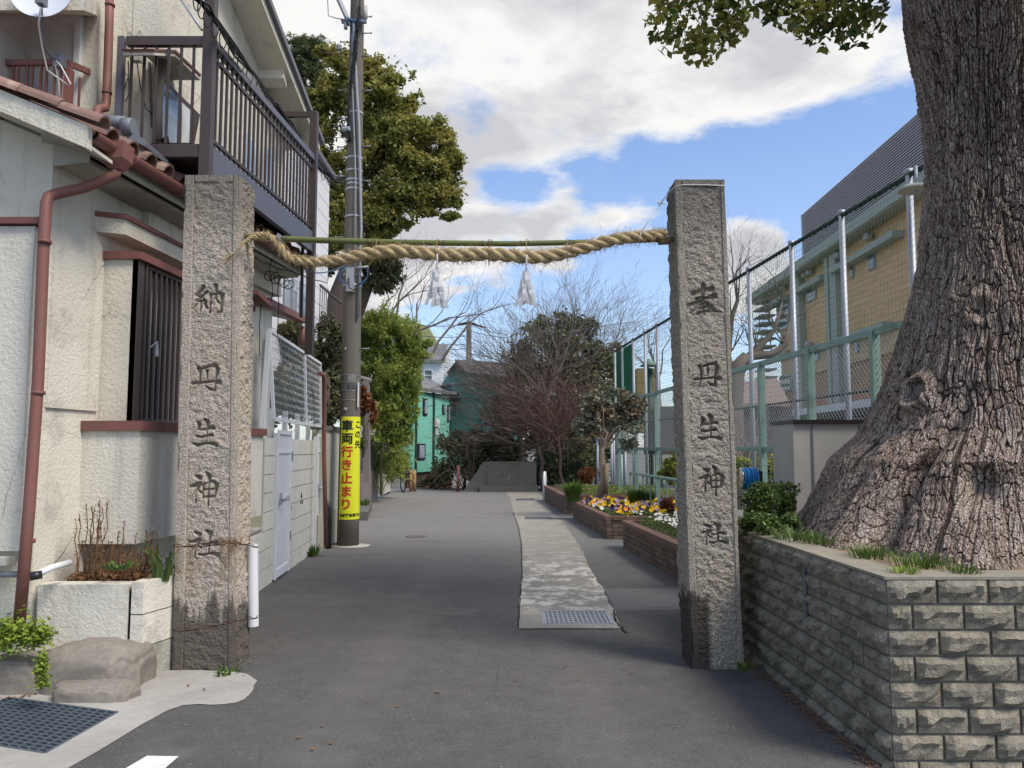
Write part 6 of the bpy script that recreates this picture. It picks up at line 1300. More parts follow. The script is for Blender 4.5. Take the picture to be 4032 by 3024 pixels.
# cable bundle from the balcony to the pole
cbt = thing('cable_bundle', 'black overhead cable bundle wound with spiral hangers above the balcony', 'cable', P(900, 150, 6.0))
Q = [P(765, -40, 5.5), P(800, 22, 5.65), P(860, 105, 5.95), P(930, 200, 6.4), P(1000, 300, 7.0), P(1080, 410, 7.9), P(1140, 500, 8.9), P(1200, 585, 9.9), P(1260, 665, 10.8), P(1310, 705, 11.4), P(1362, 718, 12.0)]
m = MB()
for k in range(5): m.tube([p+V((random.gauss(0, .016), 0, random.gauss(0, .03))) for p in Q], [.010]*len(Q), 5, cap=False)
m.tube([p+V((.02, 0, -.02)) for p in Q[5:9]], .035, 8); m.build('cables', MAT['cable'], cbt)
m = MB()
for i in range(len(Q)-1):
    for k in range(2): c = Q[i].lerp(Q[i+1], k/2+.2); m.tube([c+V((.02*math.cos(a), .015*math.cos(a)+.03*a/6.3, .075*math.sin(a)-.055)) for a in np.linspace(.8, 6.8, 13)], .0048, 4)
kind(m.build('spiral_hangers', MAT['cable'], cbt), 'stuff')
for (x0, y0_, Y0, x1, y1_, Y1, nm) in ((1250, 640, 10.5, 1372, 715, 12.0, 'lower thin service cable from the balcony corner to the pole'), (1120, 505, 9, 1365, 540, 12.0, 'upper thin service cable from the roof edge to the pole')):
    m = MB(); m.tube(curve_pts(P(x0, y0_, Y0), P(x1, y1_, Y1), 8, .05), .006, 5); tag(m.build('thin_cable', MAT['cable'], loc=P(x0, y0_, Y0)), nm, 'cable', 'thin service cables to the pole')

# ================================================================== WHITE HOUSE BEHIND THE BALCONY
h2 = thing('white_house', 'tall white sided house behind the brown balcony', 'house', (-3.7, 13, 0))
x2 = P(1290, 1000, 15.2).x
wallpoly('lane_wall', [V((x2, 9.9, 2.2)), V((x2, 15.2, 2.2)), V((x2, 15.2, P(1290, 702, 15.2).z)), V((x2, 9.9, P(1290, 702, 15.2).z))], (-2.5, 0, 0), MAT['siding'], h2)
zt2 = P(1290, 702, 15.2).z; sme = MB().box((0, 0, 0), (.016, 5.25, .285)).mesh('siding_board', MAT['siding'])
i = 0; z = 2.35
while z < zt2-.1: link('siding_board', sme, h2, (x2+.008, 12.55, z)); z += .30
wallpoly('roof_cap', [V((x2+.12, 9.8, zt2)), V((x2+.12, 15.35, zt2)), V((x2-2.6, 15.35, zt2)), V((x2-2.6, 9.8, zt2))], (0, 0, .10), MAT['roofgrey'], h2)
XP = lambda px, py: LP(px, py, x2, 10, 0)
for (xa, xb, yt, yb) in ((1108, 1135, 1085, 1215), (1140, 1160, 1090, 1225), (1172, 1208, 1105, 1240)):
    a, b = XP(xa, yb), XP(xb, yb); zt_ = XP(xa, yt).z; m = MB(); m.box((x2+.02, (a.y+b.y)/2, (a.z+zt_)/2), (.03, b.y-a.y, zt_-a.z)); w_ = m.build('window', MAT['steel'], h2); m = MB(); m.box((x2+.03, (a.y+b.y)/2, (a.z+zt_)/2), (.02, (b.y-a.y)*.8, (zt_-a.z)*.92)); m.build('pane', MAT['glass_b'], w_)
a, b = XP(1180, 1230), XP(1272, 1262); m = MB(); zr = XP(1272, 1192).z; m.bar((x2+.35, a.y, zr), (x2+.35, b.y, zr), .04, .03)
for k in range(12): y = a.y+(b.y-a.y)*k/11; m.box((x2+.35, y, zr-.35), (.012, .012, .7))
m.build('window_railing', MAT['brown'], h2)

# ================================================================== TREES AND SHRUBS, LEFT
def tree(name, label, blobs, nsub, n, size, mat, trunk, tr, bark, Y0=None, elong=1.7, rsub=.34, shell=.5, droop=0., group=None, cat='tree', limbs=True, freq=None, over=6):
    base = V(trunk[0]); root = thing(name, label, cat, base, group); C, S = clump_pts(blobs, nsub, n, rsub, shell, freq, over)
    leaf_quads('foliage', C, size, mat, root, elong, droop)
    m = MB(); m.tube(trunk, tr, 9)
    if limbs:
        top = V(trunk[-1])
        for s in S[::max(1, len(S)//26)]: m.tube(curve_pts(top if random.random() < .7 else V(trunk[-2]), s, 6, -.1, .04), [tr[-1]*.6, tr[-1]*.45, tr[-1]*.32, tr[-1]*.2, tr[-1]*.13, .012], 5, cap=False)
    m.build('trunk', bark, root); return root
tree('pine_tree', 'dark pine crown rising behind the gable of the cream house', [pblob(1090, 250, 21, 60, 70), pblob(1160, 200, 21, 70, 55), pblob(1210, 270, 21, 75, 80), pblob(1120, 340, 21, 70, 60), pblob(1240, 190, 21, 70, 40), pblob(1190, 160, 21, 35, 30), pblob(1150, 420, 21, 70, 50)], 120, 26000, .17, MAT['l_pine'], [P(1230, 1500, 21), P(1225, 900, 21), P(1190, 420, 21), P(1180, 260, 21)], [.28, .24, .16, .09], MAT['brownbark'], elong=8, rsub=.33)
tree('broadleaf_tree', 'large round-crowned yellow-green tree behind the utility pole', [pblob(1340, 360, 19, 80, 100), pblob(1345, 225, 19, 70, 60), pblob(1290, 205, 19, 50, 35), pblob(1240, 430, 19, 70, 70), pblob(1200, 540, 19, 55, 50), pblob(1250, 640, 19, 60, 60), pblob(1430, 310, 19, 110, 80), pblob(1520, 330, 19, 100, 80), pblob(1590, 400, 19, 75, 70), pblob(1480, 440, 19, 170, 130), pblob(1650, 520, 19, 130, 80), pblob(1730, 560, 19, 90, 70), pblob(1560, 560, 19, 150, 100), pblob(1700, 680, 19, 120, 80), pblob(1580, 740, 19, 150, 80), pblob(1780, 620, 19, 70, 70), pblob(1770, 780, 19, 60, 50), pblob(1250, 500, 19, 90, 110), pblob(1440, 640, 19, 120, 110), pblob(1280, 650, 19, 70, 110), pblob(1460, 800, 19, 90, 60), pblob(1770, 850, 19, 45, 22), pblob(1690, 835, 19, 60, 25), pblob(1640, 650, 19, 140, 90), pblob(1500, 880, 19, 120, 80), pblob(1440, 960, 19, 80, 80), pblob(1350, 780, 19, 90, 120), pblob(1560, 860, 19, 90, 60), pblob(1330, 930, 19, 60, 90)], 330, 140000, .10, MAT['l_oliv'],
     [P(1300, 1560, 19), P(1310, 1380, 19), P(1330, 1180, 19), P(1400, 980, 19), P(1480, 800, 19), P(1520, 620, 19)], [.45, .34, .26, .19, .14, .08], MAT['brownbark'], rsub=.32, shell=.48, droop=.3, freq=1.8, over=8)
tree('spreading_tree', 'dark drooping branch and leaf sprays low behind the pole', [pblob(1510, 1040, 20, 80, 70), pblob(1480, 1120, 20, 70, 40), pblob(1540, 1090, 20, 50, 60), pblob(1300, 1040, 20, 45, 30), pblob(1290, 1000, 20, 30, 80), pblob(1350, 900, 20, 60, 100)], 60, 9000, .12, MAT['l_dark'],
     [P(1290, 1560, 20), P(1310, 1430, 20), P(1345, 1330, 20), P(1400, 1230, 20), P(1450, 1120, 20), P(1490, 1080, 20)], [.62, .45, .33, .22, .15, .10], MAT['brownbark'], droop=.3)
random.seed(8); m = MB(); root = thing('bare_tree', 'bare pale-twigged tree behind the paper streamer and pole', 'tree', P(1480, 1400, 30))
for (px, py, ang_) in ((1470, 1330, .1), (1500, 1300, .5), (1550, 1290, .3), (1600, 1330, .7), (1400, 1300, -.1), (1330, 1200, -.4), (1740, 1420, .4), (1700, 1400, .2), (1640, 1380, .3)):
    twigs(m, P(px, py, 30), V((math.sin(ang_), 0, math.cos(ang_))), 1.9, .055, 4, 3, .6, (2, 3), .10, None, .72, 4)
m.build('branches', MAT['greybark'], root)
tree('clipped_shrub', 'dense clipped dark shrub under the balcony post', [pblob(1290, 1330, 14, 60, 80), pblob(1140, 1310, 12.2, 75, 45), pblob(1250, 1400, 13, 80, 60), pblob(1300, 1420, 14, 55, 50), pblob(1180, 1400, 12.4, 70, 55)], 90, 17000, .06, MAT['l_clip'], [P(1280, 1900, 13.5), P(1280, 1400, 13.5)], [.12, .08], MAT['brownbark'], rsub=.3, shell=.75, cat='shrub', limbs=False)
tree('evergreen_shrub', 'dark glossy evergreen shrub between the lattice and the utility pole', [pblob(1290, 1500, 13.6, 55, 70), pblob(1310, 1600, 13.6, 50, 80), pblob(1275, 1650, 13.0, 40, 60), pblob(1335, 1540, 14, 40, 100), pblob(1220, 1540, 12.6, 60, 120), pblob(1150, 1560, 12.2, 70, 110), pblob(1090, 1560, 11.6, 50, 110)], 90, 20000, .075, MAT['l_dark'], [P(1300, 2000, 13.6), P(1300, 1600, 13.6)], [.08, .05], MAT['brownbark'], shell=.5, cat='shrub', limbs=False)
tree('bamboo_clump', 'tall bright green bamboo clump behind the utility pole', [pblob(1470, 1300, 22, 110, 110), pblob(1560, 1330, 22, 95, 100), pblob(1630, 1380, 22, 60, 70), pblob(1520, 1480, 22, 150, 140), pblob(1610, 1500, 22, 70, 100), pblob(1500, 1640, 22, 130, 120), pblob(1570, 1700, 22, 70, 110), pblob(1450, 1450, 22, 70, 160), pblob(1590, 1620, 22, 60, 70), pblob(1480, 1800, 23, 120, 90), pblob(1570, 1830, 24, 60, 70), pblob(1660, 1400, 22, 40, 20), pblob(1680, 1350, 22, 30, 20)], 300, 80000, .13, MAT['l_bamb'], [P(1500, 1950, 22), P(1500, 1500, 22)], [.03, .02], MAT['bamboo'], elong=5.0, rsub=.30, shell=.45, droop=.45, cat='bamboo', limbs=True)
tree('nandina_shrub', 'russet-leaved shrub right of the pole above the grey gate wall', [pblob(1432, 1600, 15, 35, 45), pblob(1465, 1640, 15, 22, 35), pblob(1425, 1540, 15, 20, 30)], 30, 2200, .085, MAT['l_red'], [P(1430, 1800, 15), P(1432, 1640, 15)], [.02, .012], MAT['brownbark'], droop=.4, cat='shrub')
tree('yellow_conifer', 'small golden conifer by the grey gate wall', [pblob(1449, 1715, 15.5, 9, 35)], 14, 700, .05, MAT['l_yel'], [P(1449, 1800, 15.5), P(1449, 1720, 15.5)], [.02, .01], MAT['brownbark'], cat='shrub', limbs=False)
tree('climbing_vine', 'small green creeper hanging at the pole edge of the grey wall', [pblob(1425, 1745, 14.2, 12, 30), pblob(1335, 1760, 13.3, 12, 40), pblob(1330, 1850, 13.3, 9, 30)], 20, 700, .05, MAT['l_weed'], [P(1425, 1850, 14.2), P(1425, 1760, 14.2)], [.01, .006], MAT['brownbark'], cat='vine', limbs=False)

# grey gate wall, curb, cantilever light post beyond the pole
gw = thing('gate_wall', 'mauve-grey rendered gate wall with a louvred panel beyond the pole', 'wall', (-3, 16, 0))
ga1, ga2, ga3 = G(1424, 2003), G(1480, 1975), G(1534, 1950)
za = P(1480, 1745, ga2.y).z
GX = V((G(1480, 1975).x, ga2.y, 0)); 
a0 = V((G(1425, 2005).x, G(1425, 2005).y, 0)); b0 = V((G(1486, 1968).x, G(1486, 1968).y, 0)); c0_ = V((G(1536, 1945).x, G(1536, 1945).y, 0))
zlo = P(1440, 1880, a0.y).z
m = MB(); m.prism([a0, b0, b0+V((-.2, 0, 0)), a0+V((-.2, 0, 0))], (0, 0, .92)); m.build('low_wall', MAT['purple'], gw)
m = MB(); e = (b0-a0).normalized(); p0 = b0-e*.9; m.prism([p0+V((.01, 0, 0)), b0+V((.01, 0, 0)), b0+V((-.21, 0, 0)), p0+V((-.21, 0, 0))], (0, 0, 1.62)); m.build('pier', MAT['purple'], gw)
sl_ = MB(); me_ = None
a3, b3 = a0+V((-.05, 0, 0)), p0+V((-.05, 0, 0))
for k in range(14):
    z = .97+k*.045; m = MB(); m.bar(a3+V((0, 0, z)), b3+V((0, 0, z)), .03, .030); m.build('slat', MAT['steel'], gw)
for t in (0.02, .98, .5): p = a3.lerp(b3, t); vbar('upright', p.x-.02, p.y, .92, 1.62, .03, .05, MAT['steel'], gw)
gt = thing('sliding_gate', 'cream folding gate of thin upright bars beyond the grey wall', 'gate', b0)
c1_ = c0_; m = MB(); m.bar(b0+V((0, 0, 1.25)), c1_+V((0, 0, 1.25)), .04, .04); m.bar(b0+V((0, 0, .12)), c1_+V((0, 0, .12)), .04, .04); m.build('rail', MAT['cream'], gt)
gb_ = MB().box((0, 0, 0), (.03, .05, 1.12)).mesh('bar', MAT['cream'])
for k in range(24): p = b0.lerp(c1_, (k+.5)/24); link('bar', gb_, gt, (p.x, p.y, .68))
wallpoly('far_pier', [P(1500, 1945, c1_.y)*1.0, P(1536, 1945, c1_.y), P(1536, 1750, c1_.y), P(1500, 1750, c1_.y)], (0, .2, 0), MAT['purple'], gw)
cu = thing('step_block', 'low concrete step beyond the pole with grass on it', 'step', G(1440, 2050)); a_, b_ = G(1424, 2050), G(1450, 2049)
m = MB(); m.prism([V((a_.x-.6, a_.y, 0)), V((b_.x, a_.y, 0)), V((G(1465, 2005).x, G(1465, 2005).y, 0)), V((a_.x-.6, G(1465, 2005).y, 0))], (0, 0, .19)); m.build('slab', MAT['darkcon'], cu)
o = grass_blades('grass_tuft', G(1435, 1990, .19), 60, .22, MAT['l_weed'], None, .12, .8, .01); tag(o, 'grass tuft on the low step beyond the pole', 'grass tuft')
m = MB(); m.bar(P(1445, 1900, 15.4), P(1442, 1500, 15.4), .12); m.tube([P(1400, 1483, 15.4), P(1462, 1500, 15.4)], .05, 10); m.bar(P(1450, 1500, 15.4), P(1450, 1560, 15.4), .04); tag(m.build('carport_post', MAT['purple'], loc=P(1445, 1900, 15.4)), 'grey carport post with a short pipe arm right of the pole', 'post')

# bicycle and rails at the lane end
bk = G(1590, 1938); by_ = thing('bicycle', 'bicycle with front basket parked by the bamboo at the lane end', 'bicycle', bk)
sy = 1
def wheel(c, nm):
    m = MB(); m.tube([c+V((.05*math.cos(a)*1, .33*math.cos(a), .33*math.sin(a))) for a in np.linspace(0, 2*math.pi, 29)], .022, 6, cap=False); w = m.build('wheel', MAT['tyre'], by_)
    m = MB()
    for a in np.linspace(0, math.pi, 8, endpoint=False): m.bar(c+V((.05*math.cos(a), .30*math.cos(a), .30*math.sin(a))), c-V((.05*math.cos(a), .30*math.cos(a), .30*math.sin(a))), .004)
    m.tube([c-V((.04, 0, 0)), c+V((.04, 0, 0))], .02, 6); m.build('spokes', MAT['zinc'], w)
w1_ = bk+V((-.02, 0, .35)); w2_ = bk+V((.14, 1.05, .35)); wheel(w1_, 'a'); wheel(w2_, 'b')
m = MB(); st_ = bk+V((-.01, .15, .80)); seat_ = bk+V((.12, .78, .78)); cr = bk+V((.07, .55, .30))
for p, q in ((w1_, st_), (st_, cr), (cr, seat_), (cr, w2_), (seat_, w2_), (st_.lerp(w1_, .2), seat_.lerp(cr, .3))): m.tube([p, q], .016, 6)
m.tube([st_, st_+V((0, .02, .2))], .014, 6); m.tube([st_+V((-.28, .18, .2)), st_+V((-.22, .05, .24)), st_+V((0, .02, .2)), st_+V((.22, .05, .24)), st_+V((.28, .18, .2))], .012, 6); m.build('frame', MAT['darkm'], by_)
m = MB(); m.add([seat_+V((-.08, .14, .08)), seat_+V((.08, .14, .08)), seat_+V((.02, -.14, .08)), seat_+V((-.02, -.14, .08)), seat_+V((-.05, .1, .02)), seat_+V((.05, .1, .02)), seat_+V((.01, -.1, .03)), seat_+V((-.01, -.1, .03))], [(0, 1, 2, 3), (4, 7, 6, 5), (0, 4, 5, 1), (1, 5, 6, 2), (2, 6, 7, 3), (3, 7, 4, 0)]); m.build('saddle', MAT['darkm'], by_)
m = MB(); bc = st_+V((0, -.22, .05))
for k in range(7): zz_ = -.12+k*.04; m.tube([bc+V((-.17, -.12, zz_)), bc+V((.17, -.12, zz_)), bc+V((.17, .12, zz_)), bc+V((-.17, .12, zz_)), bc+V((-.17, -.12, zz_))], .006, 3)
for k in range(7): x = -.17+k*.057; m.bar(bc+V((x, -.12, -.12)), bc+V((x, -.12, .12)), .008); m.bar(bc+V((x, .12, -.12)), bc+V((x, .12, .12)), .008)
m.build('basket', MAT['darkm'], by_)
rf = thing('log_rail_fence', 'yellowish wooden post and rail barrier beside the bicycle', 'fence', G(1632, 1938))
for px, h in ((1617, .80), (1632, .62)): p = G(px, 1936); m = MB(); m.tube([V((p.x, p.y, 0)), V((p.x, p.y, P(px, 1850, p.y).z+.0))], .055, 10); m.build('post', MAT['yellowrail'], rf)
for (y0_, y1_) in ((1850, 1870), (1885, 1895)): m = MB(); m.tube([P(1602, y0_, 28.2), P(1632, y1_, 27)], .045, 8); m.build('rail', MAT['yellowrail'], rf)
m = MB(); p = G(1804, 1936); m.tube([V((p.x, p.y, 0)), V((p.x, p.y, P(1804, 1832, p.y).z))], .06, 10); tag(m.build('rusty_post', MAT['redtrim'], loc=p), 'rusty brown post left of the concrete wall at the lane end', 'post')

# ================================================================== HOUSES BEYOND
th_ = thing('teal_house', 'bright teal house at the end of the lane behind the bamboo', 'house', P(1690, 1860, 33))
T1, T2 = P(1590, 1800, 33), P(1774, 1800, 36.5)
zr_ = P(1774, 1556, 36.5).z; zlw = P(1640, 1862, 33).z; wx_ = lambda t: V((T1.x+(T2.x-T1.x)*t, T1.y+(T2.y-T1.y)*t, 0))
wallpoly('lane_wall', [wx_(0)+V((0, 0, zlw)), wx_(1)+V((0, 0, zlw)), wx_(1)+V((0, 0, zr_)), wx_(0)+V((0, 0, zr_))], (-1, 6, 0), MAT['teal'], th_)
wallpoly('roof', [wx_(-.1)+V((0, 0, zr_)), wx_(1.04)+V((.2, -.3, zr_)), wx_(1.04)+V((.2, 3, zr_+.1)), wx_(-.1)+V((0, 4, zr_+1.0))], (0, 0, .16), MAT['roofgrey'], th_)
wallpoly('underfloor', [wx_(.0)+V((0, .3, -1)), wx_(1)+V((0, .3, -1)), wx_(1)+V((0, .3, zlw)), wx_(0)+V((0, .3, zlw))], (0, .3, 0), MAT['redtrim'], th_)
def onT(px, py, w, h, name, mat, parent=None, d=.05):
    r = ray(px, py); n_ = V((-(T2.y-T1.y), T2.x-T1.x, 0)).normalized(); t = (T1-V((0, 0, HC))).dot(n_)/r.dot(n_); c = V((0, 0, HC))+r*t; k = c.y/FPX; e = (T2-T1); e.z = 0; e.normalize(); W_ = w*k/e.x*1.0 if e.x > .05 else w*k
    m = MB(); m.bar(c-e*W_/2, c+e*W_/2, d*2, h*k); return m.build(name, mat, parent or th_)
for (px, py, w, h) in ((1746, 1611, 10, 36), (1763, 1628, 5, 68), (1672, 1602, 14, 66), (1655, 1778, 28, 62)): f = onT(px, py, w, h, 'window', MAT['darkm']); onT(px+1, py, w*.55, h*.8, 'pane', MAT['glass_b'], f, .09)
for px in (1636, 1705, 1771): f = onT(px, 1700, 4, 330, 'downpipe', MAT['dkgreen'], None, .07)
onT(1713, 1666, 12, 30, 'meter_box', MAT['white'], None, .15)
for dx in (0, 6): onT(1710+dx, 1697, 2.5, 34, 'meter_pipe', MAT['white'], None, .10)
onT(1700, 1838, 62, 62, 'white_panel', MAT['white'], None, .2) if False else None
tb = thing('teal_gabled_house', 'weathered dark teal gabled house with corrugated roof behind the bare trees', 'house', P(1900, 1860, 38))
ap_ = P(1800, 1424, 38); wallpoly('gable_wall', [P(1740, 1860, 38), P(2060, 1860, 38), P(2060, 1500, 38), P(1950, 1448, 38), P(1800, 1424, 38), P(1772, 1462, 38), P(1740, 1510, 38)], (0, 5, 0), MAT['teal_d'], tb)
wallpoly('lean_to_roof', [P(1712, 1526, 37.8), P(1772, 1512, 37.8), P(1772, 1518, 37.8), P(1712, 1532, 37.8)], (0, .6, 0), MAT['darkm'], tb)
r0_ = [P(1796, 1420, 37.6), P(2110, 1500, 37.6)]
m = MB(); m.prism([P(1758, 1466, 37.6), P(1800, 1416, 37.6), P(1806, 1424, 37.6), P(1768, 1466, 37.6)], (0, 3, 0)); m.build('roof_edge', MAT['dkroof'], tb)
for k in range(26):
    t = k/25; a = P(1800+t*300, 1417+t*20, 37.6+t*4); b = P(1850+t*330, 1470+t*25, 36.4); m = MB(); m.bar(a, b, .30, .05); m.build('roof_sheet', MAT['dkroof'], tb)
m = MB(); m.box(P(1810, 1452, 37.9), (.30, .1, .32)); m.build('vent', MAT['lgrey'], tb)
fr = MB(); fr.box(P(1787, 1604, 37.9), (.34, .08, .62)); f = fr.build('window', MAT['white'], tb); m = MB(); m.box(P(1788, 1604, 37.85), (.24, .08, .52)); m.build('pane', MAT['glass'], f)
m = MB(); m.box(P(1790, 1573, 37.6), (.5, .5, .06)); m.build('awning', MAT['dkroof'], tb)
wh = thing('white_far_house', 'white plastered house with grey roof behind the bamboo', 'house', P(1720, 1600, 44))
wallpoly('front_wall', [P(1660, 1560, 44), P(1742, 1560, 44), P(1742, 1424, 44), P(1660, 1424, 44)], (0, 5, 0), MAT['siding'], wh)
wallpoly('side_wall', [P(1742, 1560, 44.02), P(1772, 1560, 44.02), P(1772, 1410, 44.02), P(1762, 1366, 44.02), P(1750, 1400, 44.02), P(1742, 1424, 44.02)], (0, 3, 0), MAT['white'], wh)
wallpoly('roof', [P(1640, 1424, 43.7), P(1752, 1422, 43.7), P(1764, 1360, 45.5), P(1640, 1362, 45.5)], (0, 0, .1), MAT['roofgrey'], wh)
def fwin(par, x0, y0_, x1, y1_, Y, fm='white', gm='glass'):
    a, b = P(x0, y1_, Y), P(x1, y0_, Y); m = MB(); frame_rect(m, (a.x, a.z), (b.x, b.z), Y, .06, .08); m.box(((a.x+b.x)/2, Y, (a.z+b.z)/2), (b.x-a.x, .06, .04)); f = m.build('window', MAT[fm], par); m = MB(); m.box(((a.x+b.x)/2, Y+.03, (a.z+b.z)/2), (b.x-a.x, .04, b.z-a.z)); m.build('pane', MAT[gm], f)
fwin(wh, 1670, 1457, 1702, 1499, 43.95); fwin(wh, 1759, 1466, 1769, 1486, 43.95)
ob = thing('olive_far_building', 'olive-green sloped building peeking above the white house', 'building', P(1690, 1500, 52))
wallpoly('wall', [P(1560, 1500, 52), P(1726, 1500, 52), P(1726, 1360, 52), P(1686, 1286, 52), P(1560, 1240, 52)], (0, 5, 0), MAT['ltgreen'], ob)
fp = thing('far_utility_pole', 'distant grey utility pole above the teal roofs', 'utility pole', P(1845, 1500, 46)); p = P(1846, 1400, 46)
m = MB(); m.lathe((p.x, 46, 0), [(.22, 0), (.15, P(1846, 1265, 46).z)], 10); m.build('shaft', MAT['pole'], fp); m = MB(); m.tube([(p.x, 46, P(1846, 1270, 46).z), (p.x, 46, P(1846, 1233, 46).z)], .04, 6); m.build('lightning_rod', MAT['steel'], fp)
m = MB(); m.tube([P(1802, 1279, 46), P(1825, 1275, 45.6), P(1845, 1270, 45.6)], [.06, .09, .06], 6); m.tube([P(1852, 1272, 45.6), P(1875, 1280, 45.6), P(1912, 1290, 45.6)], [.08, .08, .05], 6); m.build('insulators', MAT['darkm'], fp)
for (a, b) in (((1640, 1280), (1846, 1276)), ((1660, 1322), (1846, 1322)), ((1740, 1352), (1846, 1352)), ((1740, 1372), (1846, 1368)), ((1846, 1278), (2000, 1318)), ((1846, 1300), (2000, 1330))):
    m = MB(); m.tube(curve_pts(P(*a, 46), P(*b, 46), 6, .1), .018, 4); m.build('wire', MAT['cable'], fp)

# concrete wall at the lane end
cw = thing('concrete_wall', 'low grey concrete wall with a sloped left end closing the lane', 'wall', G(2000, 1938)); CYw = G(2000, 1936).y
zc1 = P(2000, 1817, CYw).z
wallpoly('panel', [V((P(1916, 1900, CYw).x, CYw, 0)), V((P(2112, 1900, CYw).x, CYw, 0)), V((P(2112, 1817, CYw).x, CYw, zc1)), V((P(1916, 1817, CYw).x, CYw, zc1))], (0, .25, 0), MAT['darkcon'], cw)
wallpoly('sloped_end', [V((P(1822, 1938, CYw+.02).x, CYw+.02, 0)), V((P(1916, 1938, CYw+.02).x, CYw+.02, 0)), V((P(1916, 1817, CYw).x, CYw+.02, zc1-.01)), V((P(1905, 1817, CYw).x, CYw+.02, zc1-.01))], (0, .3, 0), MAT['darkcon'], cw)
m = MB(); a, b = P(1888, 1930, CYw-.15), P(2118, 1930, CYw-.15); m.box(((a.x+b.x)/2, CYw-.09, .10), (b.x-a.x, .18, .20)); m.build('footing', MAT['darkcon'], cw)
# dark green chain-link fence right of it, and tube gate
FY = CYw+.5
cf = thing('chain_link_fence', 'dark green chain-link fence in front of the thicket', 'fence', P(2230, 1930, FY))
xa, xb = P(2112, 1735, FY).x, P(2352, 1735, FY).x; zf = P(2200, 1735, FY).z
for px in (2117, 2235, 2350): p = P(px, 1850, FY); m = MB(); m.tube([(p.x, FY, 0), (p.x, FY, zf)], .035, 8); m.build('post', MAT['dkgreen'], cf)
m = MB(); m.tube([(xa, FY, zf), (xb, FY, zf)], .02, 6); m.build('top_rail', MAT['dkgreen'], cf)
def chain(mb, A, B, z0, z1, cell, r, tilt=0):
    L = (B-A).length; H_ = z1-z0; n = int(L/cell); d = (B-A)/L
    for i in range(-int(H_/cell), n):
        for s in (1, -1):
            u0 = i*cell if s > 0 else i*cell+H_; u1 = u0+s*H_; z_0, z_1 = z0, z1
            if u0 > u1: u0, u1, z_0, z_1 = u1, u0, z1, z0
            if u1 <= 0 or u0 >= L: continue
            zz0, zz1 = z_0, z_1; ua, ub = u0, u1
            if ua < 0: zz0 = z_0+(z_1-z_0)*(-u0)/(u1-u0); ua = 0
            if ub > L: zz1 = z_0+(z_1-z_0)*(L-u0)/(u1-u0); ub = L
            mb.tube([A+d*ua+V((0, 0, zz0)), A+d*ub+V((0, 0, zz1))], r, 3, cap=False, smooth=False)
m = MB(); chain(m, V((xa, FY, 0)), V((xb, FY, 0)), .1, zf, .11, .004); kind(m.build('wire_mesh', MAT['dkgreen'], cf), 'stuff')
tg = thing('tube_gate', 'open gate of silver tube posts beyond the planters', 'gate', P(2400, 1930, 24))
for px, yt, yb, Y in ((2352, 1730, 1910, 24.5), (2408, 1730, 1915, 24.0), (2416, 1700, 1918, 24.0), (2447, 1790, 1915, 24), (2462, 1780, 1912, 24.5), (2494, 1690, 1880, 23)): m = MB(); m.tube([P(px, yt, Y), V((P(px, yt, Y).x, Y, 0))], .04, 8); m.build('post', MAT['zinc'], tg)
m = MB(); m.tube([P(2352, 1728, 24.5), P(2408, 1728, 24.0)], .035, 8); m.build('cross_tube', MAT['zinc'], tg); m = MB(); m.tube([P(2352, 1855, 24.5), P(2408, 1855, 24.0)], .03, 8); m.build('cross_tube', MAT['zinc'], tg)
wallpoly('solid_panel', [P(2420, 1910, 24.2), P(2444, 1910, 24.2), P(2444, 1790, 24.2), P(2420, 1790, 24.2)], (0, .05, 0), MAT['steel'], tg)
sg = thing('notice_board', 'white notice boards with a red no-entry mark on the green fence', 'sign', P(2502, 1800, 22.4))
for (y0_, y1_) in ((1712, 1784), (1800, 1838)): m = MB(); m.prism([P(2498, y1_, 22.4), P(2507, y1_, 22.4), P(2507, y0_, 22.4), P(2498, y0_, 22.4)], (0, .03, 0)); m.build('board', MAT['white'], sg)
m = MB(); c = P(2503, 1819, 22.36); m.tube([c+V((.045*math.cos(a), 0, .085*math.sin(a))) for a in np.linspace(0, 6.28, 17)], .010, 5); m.tube([c+V((-.03, 0, .06)), c+V((.03, 0, -.06))], .010, 5); m.build('no_entry_mark', MAT['red'], sg)
p = G(2143, 1969); m = MB(); zt_ = P(2143, 1862, p.y).z; q = [V((p.x, p.y, 0)), V((p.x, p.y, zt_-.08)), V((p.x+.012, p.y+.05, zt_-.02)), V((p.x+.02, p.y+.12, zt_)), V((p.x+.03, p.y+.25, zt_)), V((p.x+.04, p.y+.34, zt_-.03)), V((p.x+.045, p.y+.38, zt_-.1)), V((p.x+.045, p.y+.38, 0))]; m.tube(q, .045, 12); tag(m.build('arch_bollard', MAT['white'], loc=p), 'white arched tube bollard at the far corner of the planters', 'bollard')

# ================================================================== THICKET (centre right)
random.seed(12); np.random.seed(12)
tree('evergreen_thicket', 'dark evergreen tree mass behind the concrete wall', [pblob(2120, 1300, 31, 60, 60), pblob(2230, 1275, 31, 75, 50), pblob(2310, 1290, 31, 50, 50), pblob(2190, 1350, 31, 130, 60), pblob(2050, 1390, 31, 70, 60), pblob(2350, 1390, 31, 60, 50), pblob(2390, 1440, 31, 50, 50), pblob(2200, 1450, 31, 190, 110), pblob(2150, 1620, 31, 220, 120), pblob(2300, 1600, 31, 150, 120), pblob(2250, 1750, 31, 200, 100), pblob(2000, 1780, 31, 120, 90), pblob(2380, 1700, 31, 80, 120), pblob(1900, 1800, 31, 120, 80), pblob(2035, 1510, 30, 75, 80), pblob(1985, 1640, 30, 80, 80)], 220, 70000, .14, MAT['l_dark'], [P(2250, 1960, 31), P(2240, 1600, 31), P(2230, 1400, 31)], [.4, .3, .2], MAT['brownbark'], shell=.35)
